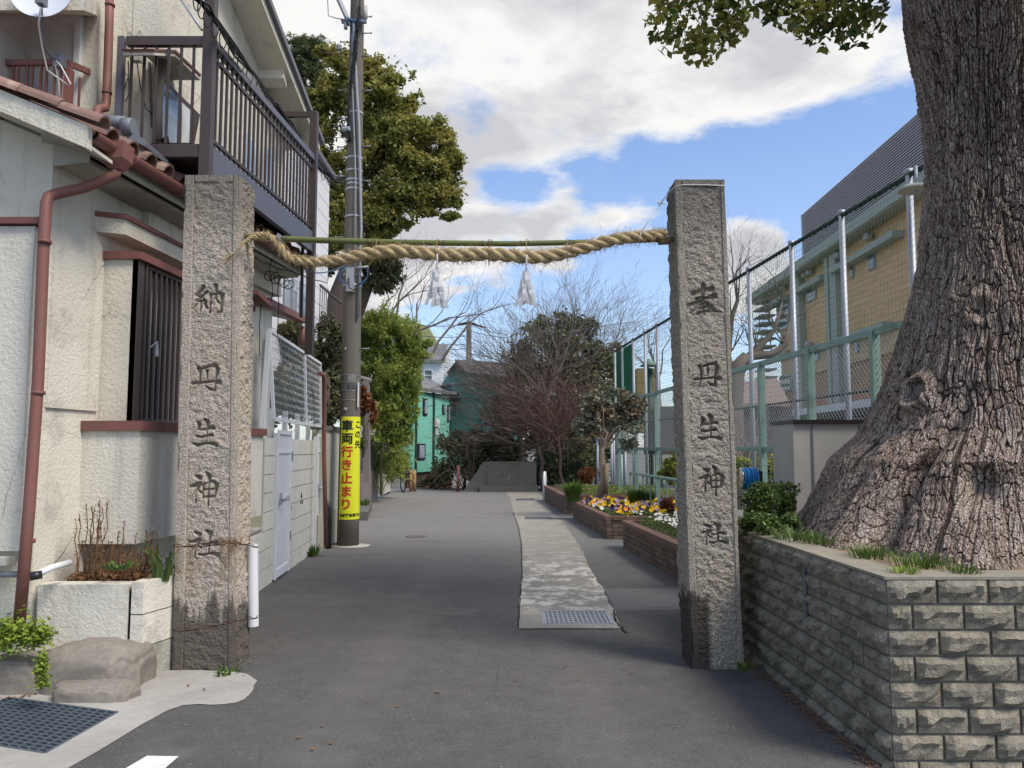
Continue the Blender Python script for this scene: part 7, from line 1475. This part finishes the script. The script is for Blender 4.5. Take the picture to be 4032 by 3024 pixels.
for (lb_, px, py, Y, sprd, L0, r0, dp_, mt, lean_, nn) in (
  ('bare many-branched tree with pale grey twigs behind the right streamer', 2150, 1560, 29.5, .62, 2.2, .085, 6, 'greybark', 0.0, 5),
  ('bare tree with upright twigs against the sky behind the thicket', 2330, 1500, 32, .55, 2.0, .08, 6, 'greybark', .15, 4),
  ('bare crooked tree leaning left over the concrete wall', 2120, 1760, 28.3, .8, 1.7, .075, 6, 'darktwig', -.35, 4),
  ('low reddish-twigged tree in front of the thicket', 2200, 1740, 27.9, .85, 1.25, .05, 6, 'redtwig', -.1, 5),
  ('bare pale tree on the left flank of the thicket', 2050, 1620, 30, .6, 1.8, .10, 5, 'greybark', -.3, 3)):
    m = MB(); b = P(px, py, Y); g = V((b.x+.2, Y, -.3)); m.tube(curve_pts(g, b, 5, 0, .03), [r0*1.3, r0*1.2, r0*1.1, r0, r0], 7)
    for k in range(nn): a = lean_+random.uniform(-.9, .9); twigs(m, b, V((math.sin(a), random.uniform(-.4, .4), math.cos(a))), L0, r0*.7, dp_-1, 3, sprd, (2, 4), .10, None, .74, 4, .2)
    root = thing('bare_tree', lb_, 'tree', g); m.build('branches', MAT[mt], root); kk = Y/FPX; c = b+V((math.sin(lean_)*L0*1.2, 0, L0*.8)); C = np.random.normal(size=(3200, 3))*np.array([L0*.72, L0*.5, L0*.5])+np.array(c); C = C[C[:, 2] > .3]; dr = C-np.array(b); dr /= np.linalg.norm(dr, axis=1)[:, None]; kind(leaf_quads('fine_twigs', C, .50, MAT[mt], root, 34, 0, .35, dirs=dr), 'stuff')
tree('low_shrub', 'twiggy dark shrub spilling over the left end of the concrete wall', [pblob(1790, 1740, 30, 70, 45), pblob(1830, 1800, 29.5, 90, 70), pblob(1750, 1860, 29.5, 60, 60), pblob(1890, 1740, 30, 90, 60), pblob(1960, 1720, 30, 90, 60), pblob(1700, 1900, 30, 60, 30)], 90, 9000, .13, MAT['l_clip'], [P(1830, 1940, 29.5), P(1830, 1820, 29.5)], [.06, .04], MAT['brownbark'], cat='shrub')
m = MB(); b = P(1860, 1900, 29); root = thing('bare_shrub', 'bare twigs arching left of the concrete wall', 'shrub', b)
for k in range(6): a = random.uniform(-1.2, .5); twigs(m, b, V((math.sin(a), random.uniform(-.3, .3), math.cos(a))), 1.2, .04, 4, 3, .6, (2, 3), .05, None, .75, 4, .2)
m.build('twig', MAT['darktwig'], root)
tree('palm_tree', 'dark fan palm behind the green netting', [pblob(2420, 1400, 34, 40, 60), pblob(2450, 1480, 34, 50, 60)], 26, 2600, .5, MAT['l_pine'], [P(2440, 1900, 34), P(2440, 1450, 34)], [.15, .12], MAT['brownbark'], elong=10, droop=.2, limbs=False)
tree('hedge_shrub', 'ivy-dark undergrowth behind the chain-link fence', [pblob(2170, 1850, 29, 80, 90), pblob(2290, 1850, 29, 90, 90)], 60, 8000, .13, MAT['l_dark'], [P(2230, 1950, 29), P(2230, 1850, 29)], [.05, .03], MAT['brownbark'], cat='shrub', limbs=False)

# ================================================================== BRICK PLANTERS
bmesh_b = MB().box((0, 0, 0), (.205, .10, .056)).mesh('brick', MAT['brick']); cap_b = MB().box((0, 0, 0), (.215, .14, .058)).mesh('cap_brick', MAT['brickcap'])
def brick_planter(label, c_fl, c_bl, wdt, H_, zg=0.0, right_len=None):
    A = V(c_fl); B = V(c_bl); A.z = B.z = 0; e = (B-A); L = e.length; e.normalize(); f = V((1, 0, 0)); t = thing('brick_planter', label, 'planter', A, 'stepped brick planters')
    nc = max(3, int(round(H_/.066))-1); ch = H_/(nc+1)
    def face(o, d, length, rz, par):
        for c in range(nc):
            s = -.11*(c % 2)
            while s < length-.03:
                a_, b_ = max(s, 0), min(s+.22, length); w = b_-a_
                if w > .05: p = o+d*(a_+b_)/2; link('brick', bmesh_b, t, (p.x, p.y, ch*(c+.5)), (0, 0, rz+random.uniform(-.01, .01)), ((w-.012)/.205, 1, (ch-.010)/.056))
                s += .22
        s = 0
        while s < length-.02: w = min(.22, length-s); p = o+d*(s+w/2); link('cap_brick', cap_b, t, (p.x, p.y, ch*(nc+.5)), (0, 0, rz), ((w-.008)/.215, 1, (ch-.006)/.058)); s += .22
    rz = math.atan2(e.y, e.x); n_ = V((e.y, -e.x, 0))
    face(A+V((.05, 0, 0)), e, L, rz, t); face(A+V((.105, .05, 0)), f, wdt, 0, t)
    m = MB(); a1 = A+V((.012, .012, 0)); m.prism([a1, a1+f*wdt, a1+f*wdt+V((0, .09, 0)), a1+V((.09, .09, 0)), B+V((.09, 0, 0)), B+V((.012, 0, 0))], (0, 0, ch*nc+.01)); m.build('mortar_core', MAT['bmortar'], t)
    # back wall strip
    m = MB(); m.prism([B+V((.1, -.1, 0)), B+f*wdt+V((0, -.1, 0)), B+f*wdt, B+V((.1, 0, 0))], (0, 0, H_)); m.build('back_wall', MAT['brick'], t)
    m = MB(); m.prism([A+V((.09, .09, 0)), A+f*wdt+V((0, .09, 0)), B+f*wdt, B+V((.09, -.02, 0))], (0, 0, H_-.04)); kind(m.build('soil', MAT['soil'], t), 'stuff')
    return t, A, B
p3a, p3b = G(2652, 2273), G(2452, 2155); H3 = P(2652, 2133, p3a.y).z; d3 = (p3a-p3b); p3n = p3a+d3*.25
brick_planter('nearest brick planter, filled with white-flowered green plants', p3n, p3b, 1.4, H3)
p2a, p2b = G(2390, 2124), G(2256, 2041); H2_ = P(2390, 2033, p2a.y).z
brick_planter('middle brick planter, full of yellow and purple pansies', p2a, p2b, 2.2, H2_)
p1a, p1b = G(2221, 2025), G(2144, 1971); H1 = P(2222, 1950, p1a.y).z
brick_planter('farthest brick planter, with grass clumps and a small staked tree', p1a, p1b, 3.3, H1)
# pansies
random.seed(3)
bed = thing('pansy_bed', 'bed of yellow, purple, white and orange pansies in the middle planter', 'flowers', (p2a.x+1, p2a.y+1.5, H2_-.05))
C = []
for i in range(5200): t = random.random(); yy = p2a.y+.12+(p2b.y-p2a.y-.2)*t; xx0 = p2a.x+(p2b.x-p2a.x)*t+.14; C.append((random.uniform(xx0, xx0+1.75), yy, H2_-.04+random.random()*.10))
leaf_quads('foliage', np.array(C), .055, MAT['l_bush'], bed, 1.5)
def flower_mesh(mat, r, seed):
    rs = random.Random(seed); m = MB(); vs = [V((0, 0, 0))]; n = 5
    for k in range(n):
        a = 2*math.pi*k/n+.3; u = V((math.cos(a), -.25, math.sin(a))); w = V((-math.sin(a), 0, math.cos(a))); b = len(m.v); m.add([V((0, 0, 0)), u*r*.55+w*r*.5+V((0, -.2*r, 0)), u*r*1.05+w*r*.25, u*r*1.05-w*r*.25, u*r*.55-w*r*.5+V((0, -.2*r, 0))], [(0, 1, 2), (0, 2, 3), (0, 3, 4)])
    return m.mesh('bloom', mat)
fm = {k: flower_mesh(MAT[k], .040, 1) for k in ('f_yel', 'f_pur', 'f_wht', 'f_org', 'f_pink')}
for i in range(280):
    t = random.random()**1.2; yy = p2a.y+.12+(p2b.y-p2a.y-.25)*t; x0_ = p2a.x+(p2b.x-p2a.x)*t+.12; xx = random.uniform(x0_, x0_+1.70)
    u = (xx-x0_)/1.7; row = math.sin(t*9)
    c = random.choices(['f_yel', 'f_pur', 'f_wht', 'f_org', 'f_pink'], [4.5 if u > .3 else 2.0, 2.6 if row > .1 else .8, .8 if u < .4 else .15, .7, .6])[0]
    s_ = random.uniform(.7, 1.15); link('bloom', fm[c], bed, (xx, yy, H2_+.03+random.uniform(-.01, .08)), (random.uniform(-.9, .1), random.uniform(-.4, .4), random.uniform(-.6, .6)), (s_, s_, s_))
low_bush('foliage_plant', 'dark russet-leaved bush at the right corner of the pansy planter', [pblob(2630, 2005, 13.9, 38, 42)], 14, 1500, MAT['l_red'], .05, cat='plant')
wb = thing('flower_patch', 'green plants with small white daisies in the nearest brick planter', 'flowers', (p3b.x+.6, p3b.y-1, H3-.05))
C = []; Dd = p3n-p3b
for i in range(6500): t = random.random(); b = p3b.lerp(p3n, t); C.append((b.x+.16+random.random()*1.1, b.y, H3-.05+random.random()**1.5*.15+.05*math.sin(b.y*4)))
leaf_quads('foliage', np.array(C), .042, MAT['l_weed'], wb, 2.6)
wf = flower_mesh(MAT['f_wht'], .022, 2)
for i in range(120): t = random.random()**.8*.6; b = p3b.lerp(p3n, t); s_ = random.uniform(.7, 1.2); link('bloom', wf, wb, (b.x+.2+random.random()*1.0, b.y, H3+.09+random.random()*.05), (-1.0+random.uniform(-.3, .4), random.uniform(-.4, .4), 0), (s_, s_, s_))
def clump(label, px, py, Y, h, n, w, grp='grass clumps in the far planter'):
    b = P(px, py, Y); b.z = H1-.05; o = grass_blades('grass_clump', b, n, h, MAT['l_weed'], None, .12, .75, w); return tag(o, label, 'grass', grp)
clump('big tufted grass clump at the left of the far planter', 2256, 1940, 17.0, .50, 420, .010); clump('iris-like grass clump with blue flowers in the far planter, by the fence', 2505, 1945, 15.9, .42, 320, .010); clump('right-hand end of the iris-like clump by the fence', 2545, 1950, 15.9, .36, 260, .010)
low_bush('rusty_bush', 'rounded rusty-brown bush behind the big grass clump', [pblob(2312, 1870, 20, 36, 32)], 20, 2200, MAT['l_red'], .05)
C = np.stack([np.random.uniform(p1a.x+.2, p1a.x+3, 2600), np.random.uniform(p1a.y+.2, p1b.y, 2600), np.random.uniform(H1-.05, H1+.05, 2600)], -1); kind(leaf_quads('ground_cover', C, .045, MAT['l_lime'], None, 1.5), 'stuff', 'yellow-green ground cover in the far planter')
st_t = thing('small_tree', 'small staked tree with round grey-green leaves in the far planter', 'tree', P(2362, 1955, 17.4))
trk = [P(2362, 1960, 17.4), P(2378, 1890, 17.4), P(2372, 1830, 17.4), P(2372, 1770, 17.4), P(2395, 1720, 17.4)]; m = MB(); m.tube(trk, [.09, .075, .065, .055, .045], 9)
bl = [pblob(2330, 1600, 17.4, 70, 60), pblob(2430, 1590, 17.4, 80, 60), pblob(2400, 1650, 17.4, 110, 60), pblob(2310, 1670, 17.4, 60, 50), pblob(2480, 1660, 17.2, 60, 50), pblob(2510, 1600, 17.2, 40, 60), pblob(2420, 1540, 17.4, 30, 20), pblob(2470, 1750, 17.4, 50, 30)]
C, S_ = clump_pts(bl, 80, 3600, .36, .3)
for s in S_[::3]: m.tube(curve_pts(trk[-1] if random.random() < .7 else trk[-2], s, 5, 0, .05), [.03, .022, .016, .010, .005], 4, cap=False)
m.build('trunk', MAT['palebark'], st_t); leaf_quads('foliage', C, .085, MAT['l_grey'], st_t, 1.15)
m = MB(); m.tube([P(2385, 1945, 17.3), P(2388, 1826, 17.3)], .05, 10); tag(m.build('tree_stake', MAT['wood'], loc=P(2385, 1945, 17.3)), 'round wooden stake tied to the small tree', 'stake')

# ================================================================== FENCES, RIGHT
gf = thing('green_fence', 'pale green steel fence with chain-link upper panels right of the planters', 'fence', (3.5, 12, 0))
FX0, FY0, FS = 3.83, 8.25, -.074; fx_ = lambda Y: FX0+FS*(Y-FY0); Zt = 2.78
FP_ = lambda px: LP(px, 1600, FX0, FY0, FS)
ys_ = [FP_(px).y for px in (3452, 3195, 3000)]
dY = 2.15; ys_ = [7.0]+ys_; last = ys_[-1]
while last < 20.5: last += 1.95; ys_.append(last)
for y in ys_: vbar('post', fx_(y), y, 0, Zt+.03, .085, .085, MAT['mint'], gf)
zm = P(3000, 1768, FP_(3000).y).z
for z in (Zt, zm): m = MB(); m.bar((fx_(6.2), 6.2, z), (fx_(ys_[-1]), ys_[-1], z), .05, .07); m.build('rail', MAT['mint'], gf)
m = MB(); chain(m, V((fx_(6.3), 6.3, 0)), V((fx_(13.5), 13.5, 0)), zm+.03, Zt-.03, .075, .0030); chain(m, V((fx_(13.5), 13.5, 0)), V((fx_(ys_[-1]), ys_[-1], 0)), zm+.03, Zt-.03, .12, .0028); kind(m.build('chain_link', MAT['wire'], gf), 'stuff')
m = MB()
for k in range(14): z = .12+k*(zm-.15)/14; m.tube([(fx_(6.3)-.03, 6.3, z), (fx_(ys_[-1])-.03, ys_[-1], z)], .003, 3, cap=False)
y = 6.3
while y < ys_[-1]: m.tube([(fx_(y)-.03, y, .1), (fx_(y)-.03, y, zm)], .003, 3, cap=False); y += .11 if y < 12 else .2
kind(m.build('welded_mesh', MAT['mint'], gf), 'stuff')
nf = thing('net_fence', 'tall ball net on galvanised posts above the green fence', 'net fence', (4.5, 18, 0))
NX0, NY0, NS = 4.92, 11.3, -.078; nx_ = lambda Y: NX0+NS*(Y-NY0); NZ = 5.05
for y in (9.55, 11.25, 12.95, 14.85, 17.0, 19.2, 21.6, 23.0, 24.5, 26.1, 27.3):
    m = MB(); m.tube([(nx_(y), y, 0), (nx_(y), y, NZ)], .043, 12); m.tube([(nx_(y), y, NZ-.02), (nx_(y), y, NZ+.05)], .055, 12); m.build('post', MAT['zinc'], nf)
m = MB(); q = [V((nx_(y), y, NZ-.03)) for y in np.linspace(8, 27.3, 20)]; m.tube(q, .032, 8)
for k in range(150): y = 8+k*.129; c = V((nx_(y), y, NZ-.03)); m.tube([c+V((0, -.025, -.04)), c+V((-.04, -.01, 0)), c+V((0, .01, .04)), c+V((.04, .02, 0)), c+V((0, .03, -.04))], .008, 3, cap=False)
m.build('top_rope', MAT['rope_d'], nf)
m = MB(); q = [V((nx_(y)-.02, y, 2.35)) for y in np.linspace(8, 27.3, 20)]; m.tube(q, .022, 6); m.build('lower_rope', MAT['rope_d'], nf)
m = MB(); y = 8.0
while y < 27.3: m.tube([(nx_(y), y, 2.35), (nx_(y), y, NZ-.05)], .0022, 3, cap=False, smooth=False); y += .085 if y < 15 else .14
z = 2.4
while z < NZ: m.tube([(nx_(8), 8, z), (nx_(27.3), 27.3, z)], .0022, 3, cap=False, smooth=False); z += .085
kind(m.build('netting', MAT['net'], nf), 'stuff')
m = MB()
for (ya, yb_) in ((24.8, 27.2),):
    y = ya
    while y < yb_: m.tube([(nx_(y)+.05, y, 2.3), (nx_(y)+.05, y, NZ-.1)], .014, 3, cap=False); y += .045
kind(m.build('doubled_net', MAT['net'], nf), 'stuff')
hr = thing('green_handrail', 'pale green tube handrail beside the planters', 'railing', P(2490, 1950, 14.5))
ra_, rb_ = P(2482, 1862, 19.5), P(2700, 1898, 13.2); z_ = ra_.z = rb_.z = (P(2482, 1862, 19).z)
ra_ = V((P(2482, 1862, 17.6).x, 17.6, P(2482, 1862, 17.6).z)); rb_ = V((ra_.x-.1+.35, 12.3, ra_.z)); m = MB(); m.tube([ra_+V((0, 0, -.05)), ra_, rb_], .03, 10); m.build('rail', MAT['mint'], hr)
for k in range(9): p = ra_.lerp(rb_, k/8); vbar('baluster', p.x, p.y, 0.1, p.z, .03, .03, MAT['mint'], hr)
gb2 = thing('grey_cabinet', 'plain grey metal storage cabinet behind the big tree root', 'cabinet', P(3250, 1900, 7.7))
a, b = P(3122, 1660, 7.7), P(3560, 1650, 7.7); m = MB(); m.box(((a.x+b.x)/2, 8.0, (a.z-.02)/2+.3), (b.x-a.x, .6, a.z-.62)); m.build('body', MAT['lgrey'], gb2)
m = MB(); m.box(((a.x+b.x)/2, 7.99, a.z), (b.x-a.x+.03, .66, .035)); m.build('top_trim', MAT['darkm'], gb2)
for px in (3198, 3385): p = P(px, 1700, 7.69); m = MB(); m.box((p.x, 7.697, a.z/2+.3), (.02, .01, a.z-.68)); m.build('panel_seam', MAT['roofgrey'], gb2)
hs = thing('hose_reel', 'hose reel wound with bright blue hose behind the right pillar', 'hose reel', P(2955, 1960, 8.2))
c = P(2945, 1885, 8.2)
m = MB(); m.lathe((c.x, 8.2, c.z), [(.02, -.085), (.115, -.085), (.118, -.075), (.04, -.065)], 24, 'X'); m.build('side_disc', MAT['chrome'], hs)
m = MB()
for k in range(6):
    m.tube([V((c.x-.05+k*.026, 8.2+(.10+.012*(k % 2))*math.cos(a), c.z+(.10+.012*(k % 2))*math.sin(a))) for a in np.linspace(0, 6.28, 21)], .013, 6, cap=False)
m.tube([V((c.x-.03, 8.1, c.z-.06)), V((c.x-.03, 8.08, c.z-.15)), V((c.x-.02, 8.08, c.z-.28))], .012, 6); m.build('hose', MAT['blue'], hs)
m = MB(); m.bar((c.x+.13, 8.2, c.z-.2), (c.x+.13, 8.2, c.z+.08), .04); m.tube([(c.x-.2, 8.15, c.z-.19), (c.x+.13, 8.2, c.z-.19)], .012, 6); m.build('stand', MAT['darkm'], hs)
for i, (px, py, w, h) in enumerate(((2920, 1850, 60, 60), (3020, 1850, 70, 60), (3090, 1860, 60, 60), (2640, 1850, 50, 60))): low_bush('golden_shrub', ['yellow-green shrub behind the fence, just right of the pillar', 'yellow-green shrub behind the fence, between pillar and grey cabinet', 'yellow-green shrub behind the fence, touching the grey cabinet', 'yellow-green shrub behind the fence, left of the right pillar'][i], [pblob(px, py, 15.5, w, h)], 24, 1800, MAT['l_yel'], .07, group='yellow-green shrubs behind the green fence')

# ================================================================== TAN BUILDING, RIGHT
tbd = thing('tan_building', 'large tan tiled building with concrete eaves and a grey louvred rooftop screen', 'building', (16, 35, 0))
BX = lambda Y: 15.75+.0*(Y-30); XPb = lambda px, py, dx=0: LP(px, py, 15.9+dx, 30, .03)
ze = XPb(3300, 912, -.8).z-.42
def bp(px, py, dx=0): return XPb(px, py, dx)
yN_, yF_ = 22.0, bp(3072, 1300).y; bxf = lambda Y, dx=0: 15.9+dx+.03*(Y-30)
zmid = bp(3350, 1430).z; zgr = bp(3300, 1640).z
wallpoly('upper_wall', [V((bxf(yN_), yN_, zmid)), V((bxf(yF_), yF_, zmid)), V((bxf(yF_), yF_, ze)), V((bxf(yN_), yN_, ze))], (8, 0, 0), MAT['tan'], tbd)
wallpoly('lower_wall', [V((bxf(yN_, .15), yN_, -1)), V((bxf(yF_, .15), yF_, -1)), V((bxf(yF_, .15), yF_, zmid)), V((bxf(yN_, .15), yN_, zmid))], (8, 0, 0), MAT['tan2'], tbd)
wallpoly('eave_slab', [V((bxf(yN_, -.8), yN_, ze)), V((bxf(yF_+4.5, -.8), yF_+4.5, ze)), V((bxf(yF_+4.5, 6), yF_+4.5, ze)), V((bxf(yN_, 6), yN_, ze))], (0, 0, .46), MAT['gconc'], tbd)
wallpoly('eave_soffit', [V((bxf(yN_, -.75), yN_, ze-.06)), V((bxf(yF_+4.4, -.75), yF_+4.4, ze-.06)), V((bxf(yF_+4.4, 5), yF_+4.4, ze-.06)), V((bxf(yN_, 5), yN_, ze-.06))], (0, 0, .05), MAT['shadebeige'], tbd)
def ledge(pa_, pb_, th=.28, out_=.5, name='concrete_ledge'):
    a, b = bp(*pa_), bp(*pb_); m = MB(); m.prism([V((bxf(a.y, -out_), a.y, a.z)), V((bxf(b.y, -out_), b.y, a.z)), V((bxf(b.y), b.y, a.z)), V((bxf(a.y), a.y, a.z))], (0, 0, -th)); m.build(name, MAT['gconc'], tbd)
ledge((3560, 905), (3300, 1040)); ledge((3262, 1080), (3150, 1125)); ledge((3110, 1160), (3030, 1205)); ledge((3520, 1265), (3300, 1335)); ledge((3265, 1350), (3190, 1375)); 
def bcol(px, w, yt, yb):
    a = bp(px-w/2, yt); b = bp(px+w/2, yt); zb_ = -1; m = MB(); m.prism([V((bxf(a.y, -.35), a.y, zb_)), V((bxf(b.y, -.35), b.y, zb_)), V((bxf(b.y), b.y, zb_)), V((bxf(a.y), a.y, zb_))], (0, 0, min(a.z, ze)-zb_)); m.build('concrete_fin', MAT['gconc'], tbd)
bcol(3275, 14, 990, 1650); bcol(3300, 24, 980, 1650); bcol(3155, 24, 1080, 1650)
for (x0, x1, y0_, y1_) in ((3422, 3452, 985, 1062), (3352, 3366, 1030, 1095), (3180, 3218, 1115, 1185), (3062, 3115, 1190, 1300), (3075, 3120, 1475, 1540), (3200, 3230, 1370, 1425), (3372, 3385, 1330, 1390)):
    a, b = bp(x1, y1_), bp(x0, y0_); ym = (a.y+b.y)/2; m = MB(); zt_ = bp((x0+x1)/2, y0_).z; zb_ = bp((x0+x1)/2, y1_).z; m.box((bxf(ym, -.02), ym, (zt_+zb_)/2), (.10, abs(b.y-a.y), zt_-zb_)); f = m.build('window', MAT['gconc'], tbd); m = MB(); m.box((bxf(ym, -.05), ym, (zt_+zb_)/2), (.10, abs(b.y-a.y)*.84, (zt_-zb_)*.9)); m.build('pane', MAT['glass'], f)
for (px, py) in ((3187, 1082), (3205, 1072), (3322, 1005), (3440, 932), (3076, 1148), (3100, 1135), (3202, 1357), (3085, 1398), (3108, 1388), (3118, 1630), (3210, 1625)):
    c = bp(px, py); m = MB(); m.lathe((c.x-.25, c.y, c.z), [(.02, -.15), (.16, -.15), (.19, .1), (.05, .25)], 10, 'X'); m.build('vent_hood', MAT['lgrey'], tbd)
# louvres on the roof
lx0 = 18.3; la_, lb_ = LP(3157, 1000, lx0, 30, .03), LP(3640, 440, lx0, 30, .03); zlt = LP(3157, 842, lx0, 30, .03).z; zlb = ze+.5; lyF, lyN = la_.y, 22.0
n_l = 36; lme = MB(); lme.prism([V((0, 0, 0)), V((0, 0, (zlt-zlb)/n_l*.55)), V((.12, 0, (zlt-zlb)/n_l*.85)), V((.12, 0, .02))], (-.03*(lyF-lyN)*0, lyF-lyN, 0)); lmm = lme.mesh('louvre_slat', MAT['louvre'])
for k in range(n_l): link('louvre_slat', lmm, tbd, (lx0+.03*(lyN-30), lyN, zlb+(zlt-zlb)*k/n_l), (0, 0, -math.atan(.03)))
m = MB(); m.prism([V((lx0+.2+.03*(lyN-30), lyN, zlb-.4)), V((lx0+.2+.03*(lyF-30), lyF-.1, zlb-.4)), V((lx0+1+.03*(lyF-30), lyF-.1, zlb-.4)), V((lx0+1+.03*(lyN-30), lyN, zlb-.4))], (0, 0, zlt-zlb+.3)); m.build('screen_backing', MAT['roofgrey'], tbd)
m = MB(); c = LP(3070, 1110, 16.6, 30, .03); m.box((c.x+.3, c.y, ze+.95), (1.0, 3.2, .9)); m.build('roof_box', MAT['gconc'], tbd)
for k in range(16): z = ze-.5-k*.48; m = MB(); m.box((bxf(yF_, -.55), yF_+1.2, z), (.9, 1.6, .10)); m.build('stair_slat', MAT['gconc'], tbd)
m = MB(); a, b = bp(3540, 1615, -1.0), bp(3012, 1655, -1.0); zz_ = bp(3300, 1640, -1.0).z; m.prism([V((bxf(22, -3.2), 22, zz_)), V((bxf(b.y, -3.2), b.y, zz_)), V((bxf(b.y), b.y, zz_)), V((bxf(22), 22, zz_))], (0, 0, .28)); m.build('canopy', MAT['white'], tbd)
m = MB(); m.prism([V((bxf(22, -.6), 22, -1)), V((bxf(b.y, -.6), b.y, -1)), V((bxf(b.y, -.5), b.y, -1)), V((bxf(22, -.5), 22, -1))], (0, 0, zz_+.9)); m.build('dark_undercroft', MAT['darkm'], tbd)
fl = thing('floodlight', 'round flat lamp shade at the trunk edge in front of the tan building', 'lamp', P(3595, 740, 9.0)); c = P(3600, 742, 9.2); m = MB(); m.lathe(c, [(.02, .06), (.13, .03), (.19, -.02), (.18, -.03), (.02, -.02)], 24); m.build('shade', MAT['lightcon'], fl); m = MB(); m.tube([c+V((.03, 0, -.1)), c+V((.03, 0, .28))], .02, 8); m.build('pole', MAT['zinc'], fl)
sh = thing('low_shed', 'low dark house with a pinkish roof seen through the fence', 'house', P(2980, 1766, 24)); wallpoly('wall', [P(2600, 1790, 24), P(3120, 1790, 24), P(3120, 1600, 24), P(2600, 1600, 24)], (0, 3, 0), MAT['dkroof'], sh)
wallpoly('roof', [P(2860, 1600, 23.7), P(3110, 1600, 23.7), P(3060, 1500, 25.5), P(2860, 1520, 25.5)], (0, 0, .1), plain('pinkish_roof', (.25, .18, .17), .8), sh); wallpoly('fence_panel', [P(2870, 1860, 23.5), P(3130, 1860, 23.5), P(3130, 1745, 23.5), P(2870, 1745, 23.5)], (0, .1, 0), MAT['dkroof'], sh)
lp_ = thing('park_lamp', 'dark green lamp post with a hat-shaped shade behind the net', 'street lamp', P(2559, 1700, 30)); c = P(2559, 1450, 30); m = MB(); m.tube([V((c.x, 30, 0)), V((c.x, 30, c.z))], .09, 10); m.build('pole', MAT['dkgreen'], lp_); m = MB(); m.lathe(P(2559, 1442, 30), [(.42, 0), (.12, .20), (.10, .28), (.02, .30)], 16); m.build('lamp_shade', MAT['mint'], lp_)
yh = thing('hedge_tower', 'yellowish tiled roof block behind the netting', 'building', P(2550, 1700, 40)); wallpoly('wall', [P(2505, 1700, 40), P(2610, 1700, 40), P(2600, 1500, 40), P(2590, 1450, 40), P(2510, 1450, 40)], (0, 4, 0), plain('ochre_tiles', (.28, .20, .08), .8, var=.3, vscale=4), yh)
# bare tree behind net
random.seed(41); m = MB(); b = P(2892, 1766, 20); rt = thing('bare_tree', 'bare tree with a cut-back green-dark trunk behind the net, right of the pillar', 'tree', b)
m.tube([V((b.x-.1, 20, -.3)), P(2885, 1600, 20), P(2900, 1450, 20), P(2940, 1400, 20)], [.33, .27, .22, .14], 9)
for (q, r) in (([(2895, 1480), (2960, 1400), (3040, 1395), (3090, 1360), (3110, 1270)], [.17, .14, .11, .08, .04]), ([(2885, 1500), (2865, 1400), (2880, 1250), (2905, 1180), (2890, 1100)], [.12, .09, .07, .05, .02]), ([(2900, 1450), (2980, 1380), (3050, 1300), (3080, 1190)], [.12, .09, .06, .03])):
    pts = [P(x, y, 20) for x, y in q]; m.tube(pts, r, 7)
    for p in pts[1:]:
        for k in range(3): a = random.uniform(-1.2, 1.2); twigs(m, p, V((math.sin(a), random.uniform(-.4, .4), math.cos(a))), .75, .022, 4, 3, .65, (2, 3), .08, None, .76, 4, .2)
m.build('branches', MAT['darktwig'], rt)
m = MB(); b = P(2980, 1850, 17.5); rt = thing('bare_tree', 'small bare tree with pale twigs behind the chain-link panels', 'tree', b)
for k in range(5): a = random.uniform(-.5, .5); twigs(m, V((b.x, 17.5, .2)), V((math.sin(a), random.uniform(-.2, .2), math.cos(a))), 1.0, .03, 4, 3, .5, (2, 3), .1, None, .78, 4, .15)
m.build('branches', MAT['palebark'], rt)
m = MB(); b = P(2600, 1700, 36); rt = thing('bare_tree', 'faint bare tree against the sky just left of the right pillar', 'tree', b)
for k in range(4): a = random.uniform(-.5, .5); twigs(m, P(2590, 1500, 36), V((math.sin(a), 0, math.cos(a))), 1.6, .05, 4, 3, .55, (2, 3), .12, None, .76, 4, .15)
m.tube([V((b.x, 36, -.8)), P(2590, 1500, 36)], .12, 6); m.build('branches', MAT['greybark'], rt)

random.seed(9); vs = []
spots = [((-1.75, 7.2), (-2.8, 11.5), 60), ((2.1, 9.2), (1.75, 13.5), 40), ((-1.9, 5.4), (-2.0, 7.0), 20), ((1.1, 7.0), (1.5, 12), 25), ((-2.0, 3.6), (1.5, 6.5), 26)]
for (a, b, n) in spots:
    for i in range(n):
        t = random.random(); x = a[0]+(b[0]-a[0])*t+random.gauss(0, .12); y = a[1]+(b[1]-a[1])*t+random.gauss(0, .2); r = random.uniform(.008, .022); an = random.uniform(0, 6.3)
        for k in range(4): q = an+k*1.57; rr = r*(1 if k % 2 else .5); vs.append((x+rr*math.cos(q), y+rr*math.sin(q), .009+random.uniform(0, .008)))
kind(np_obj('fallen_leaves', np.array(vs), np.arange(len(vs)).reshape(-1, 4), MAT['l_dry']), 'stuff', 'scattered dry leaves on the lane')
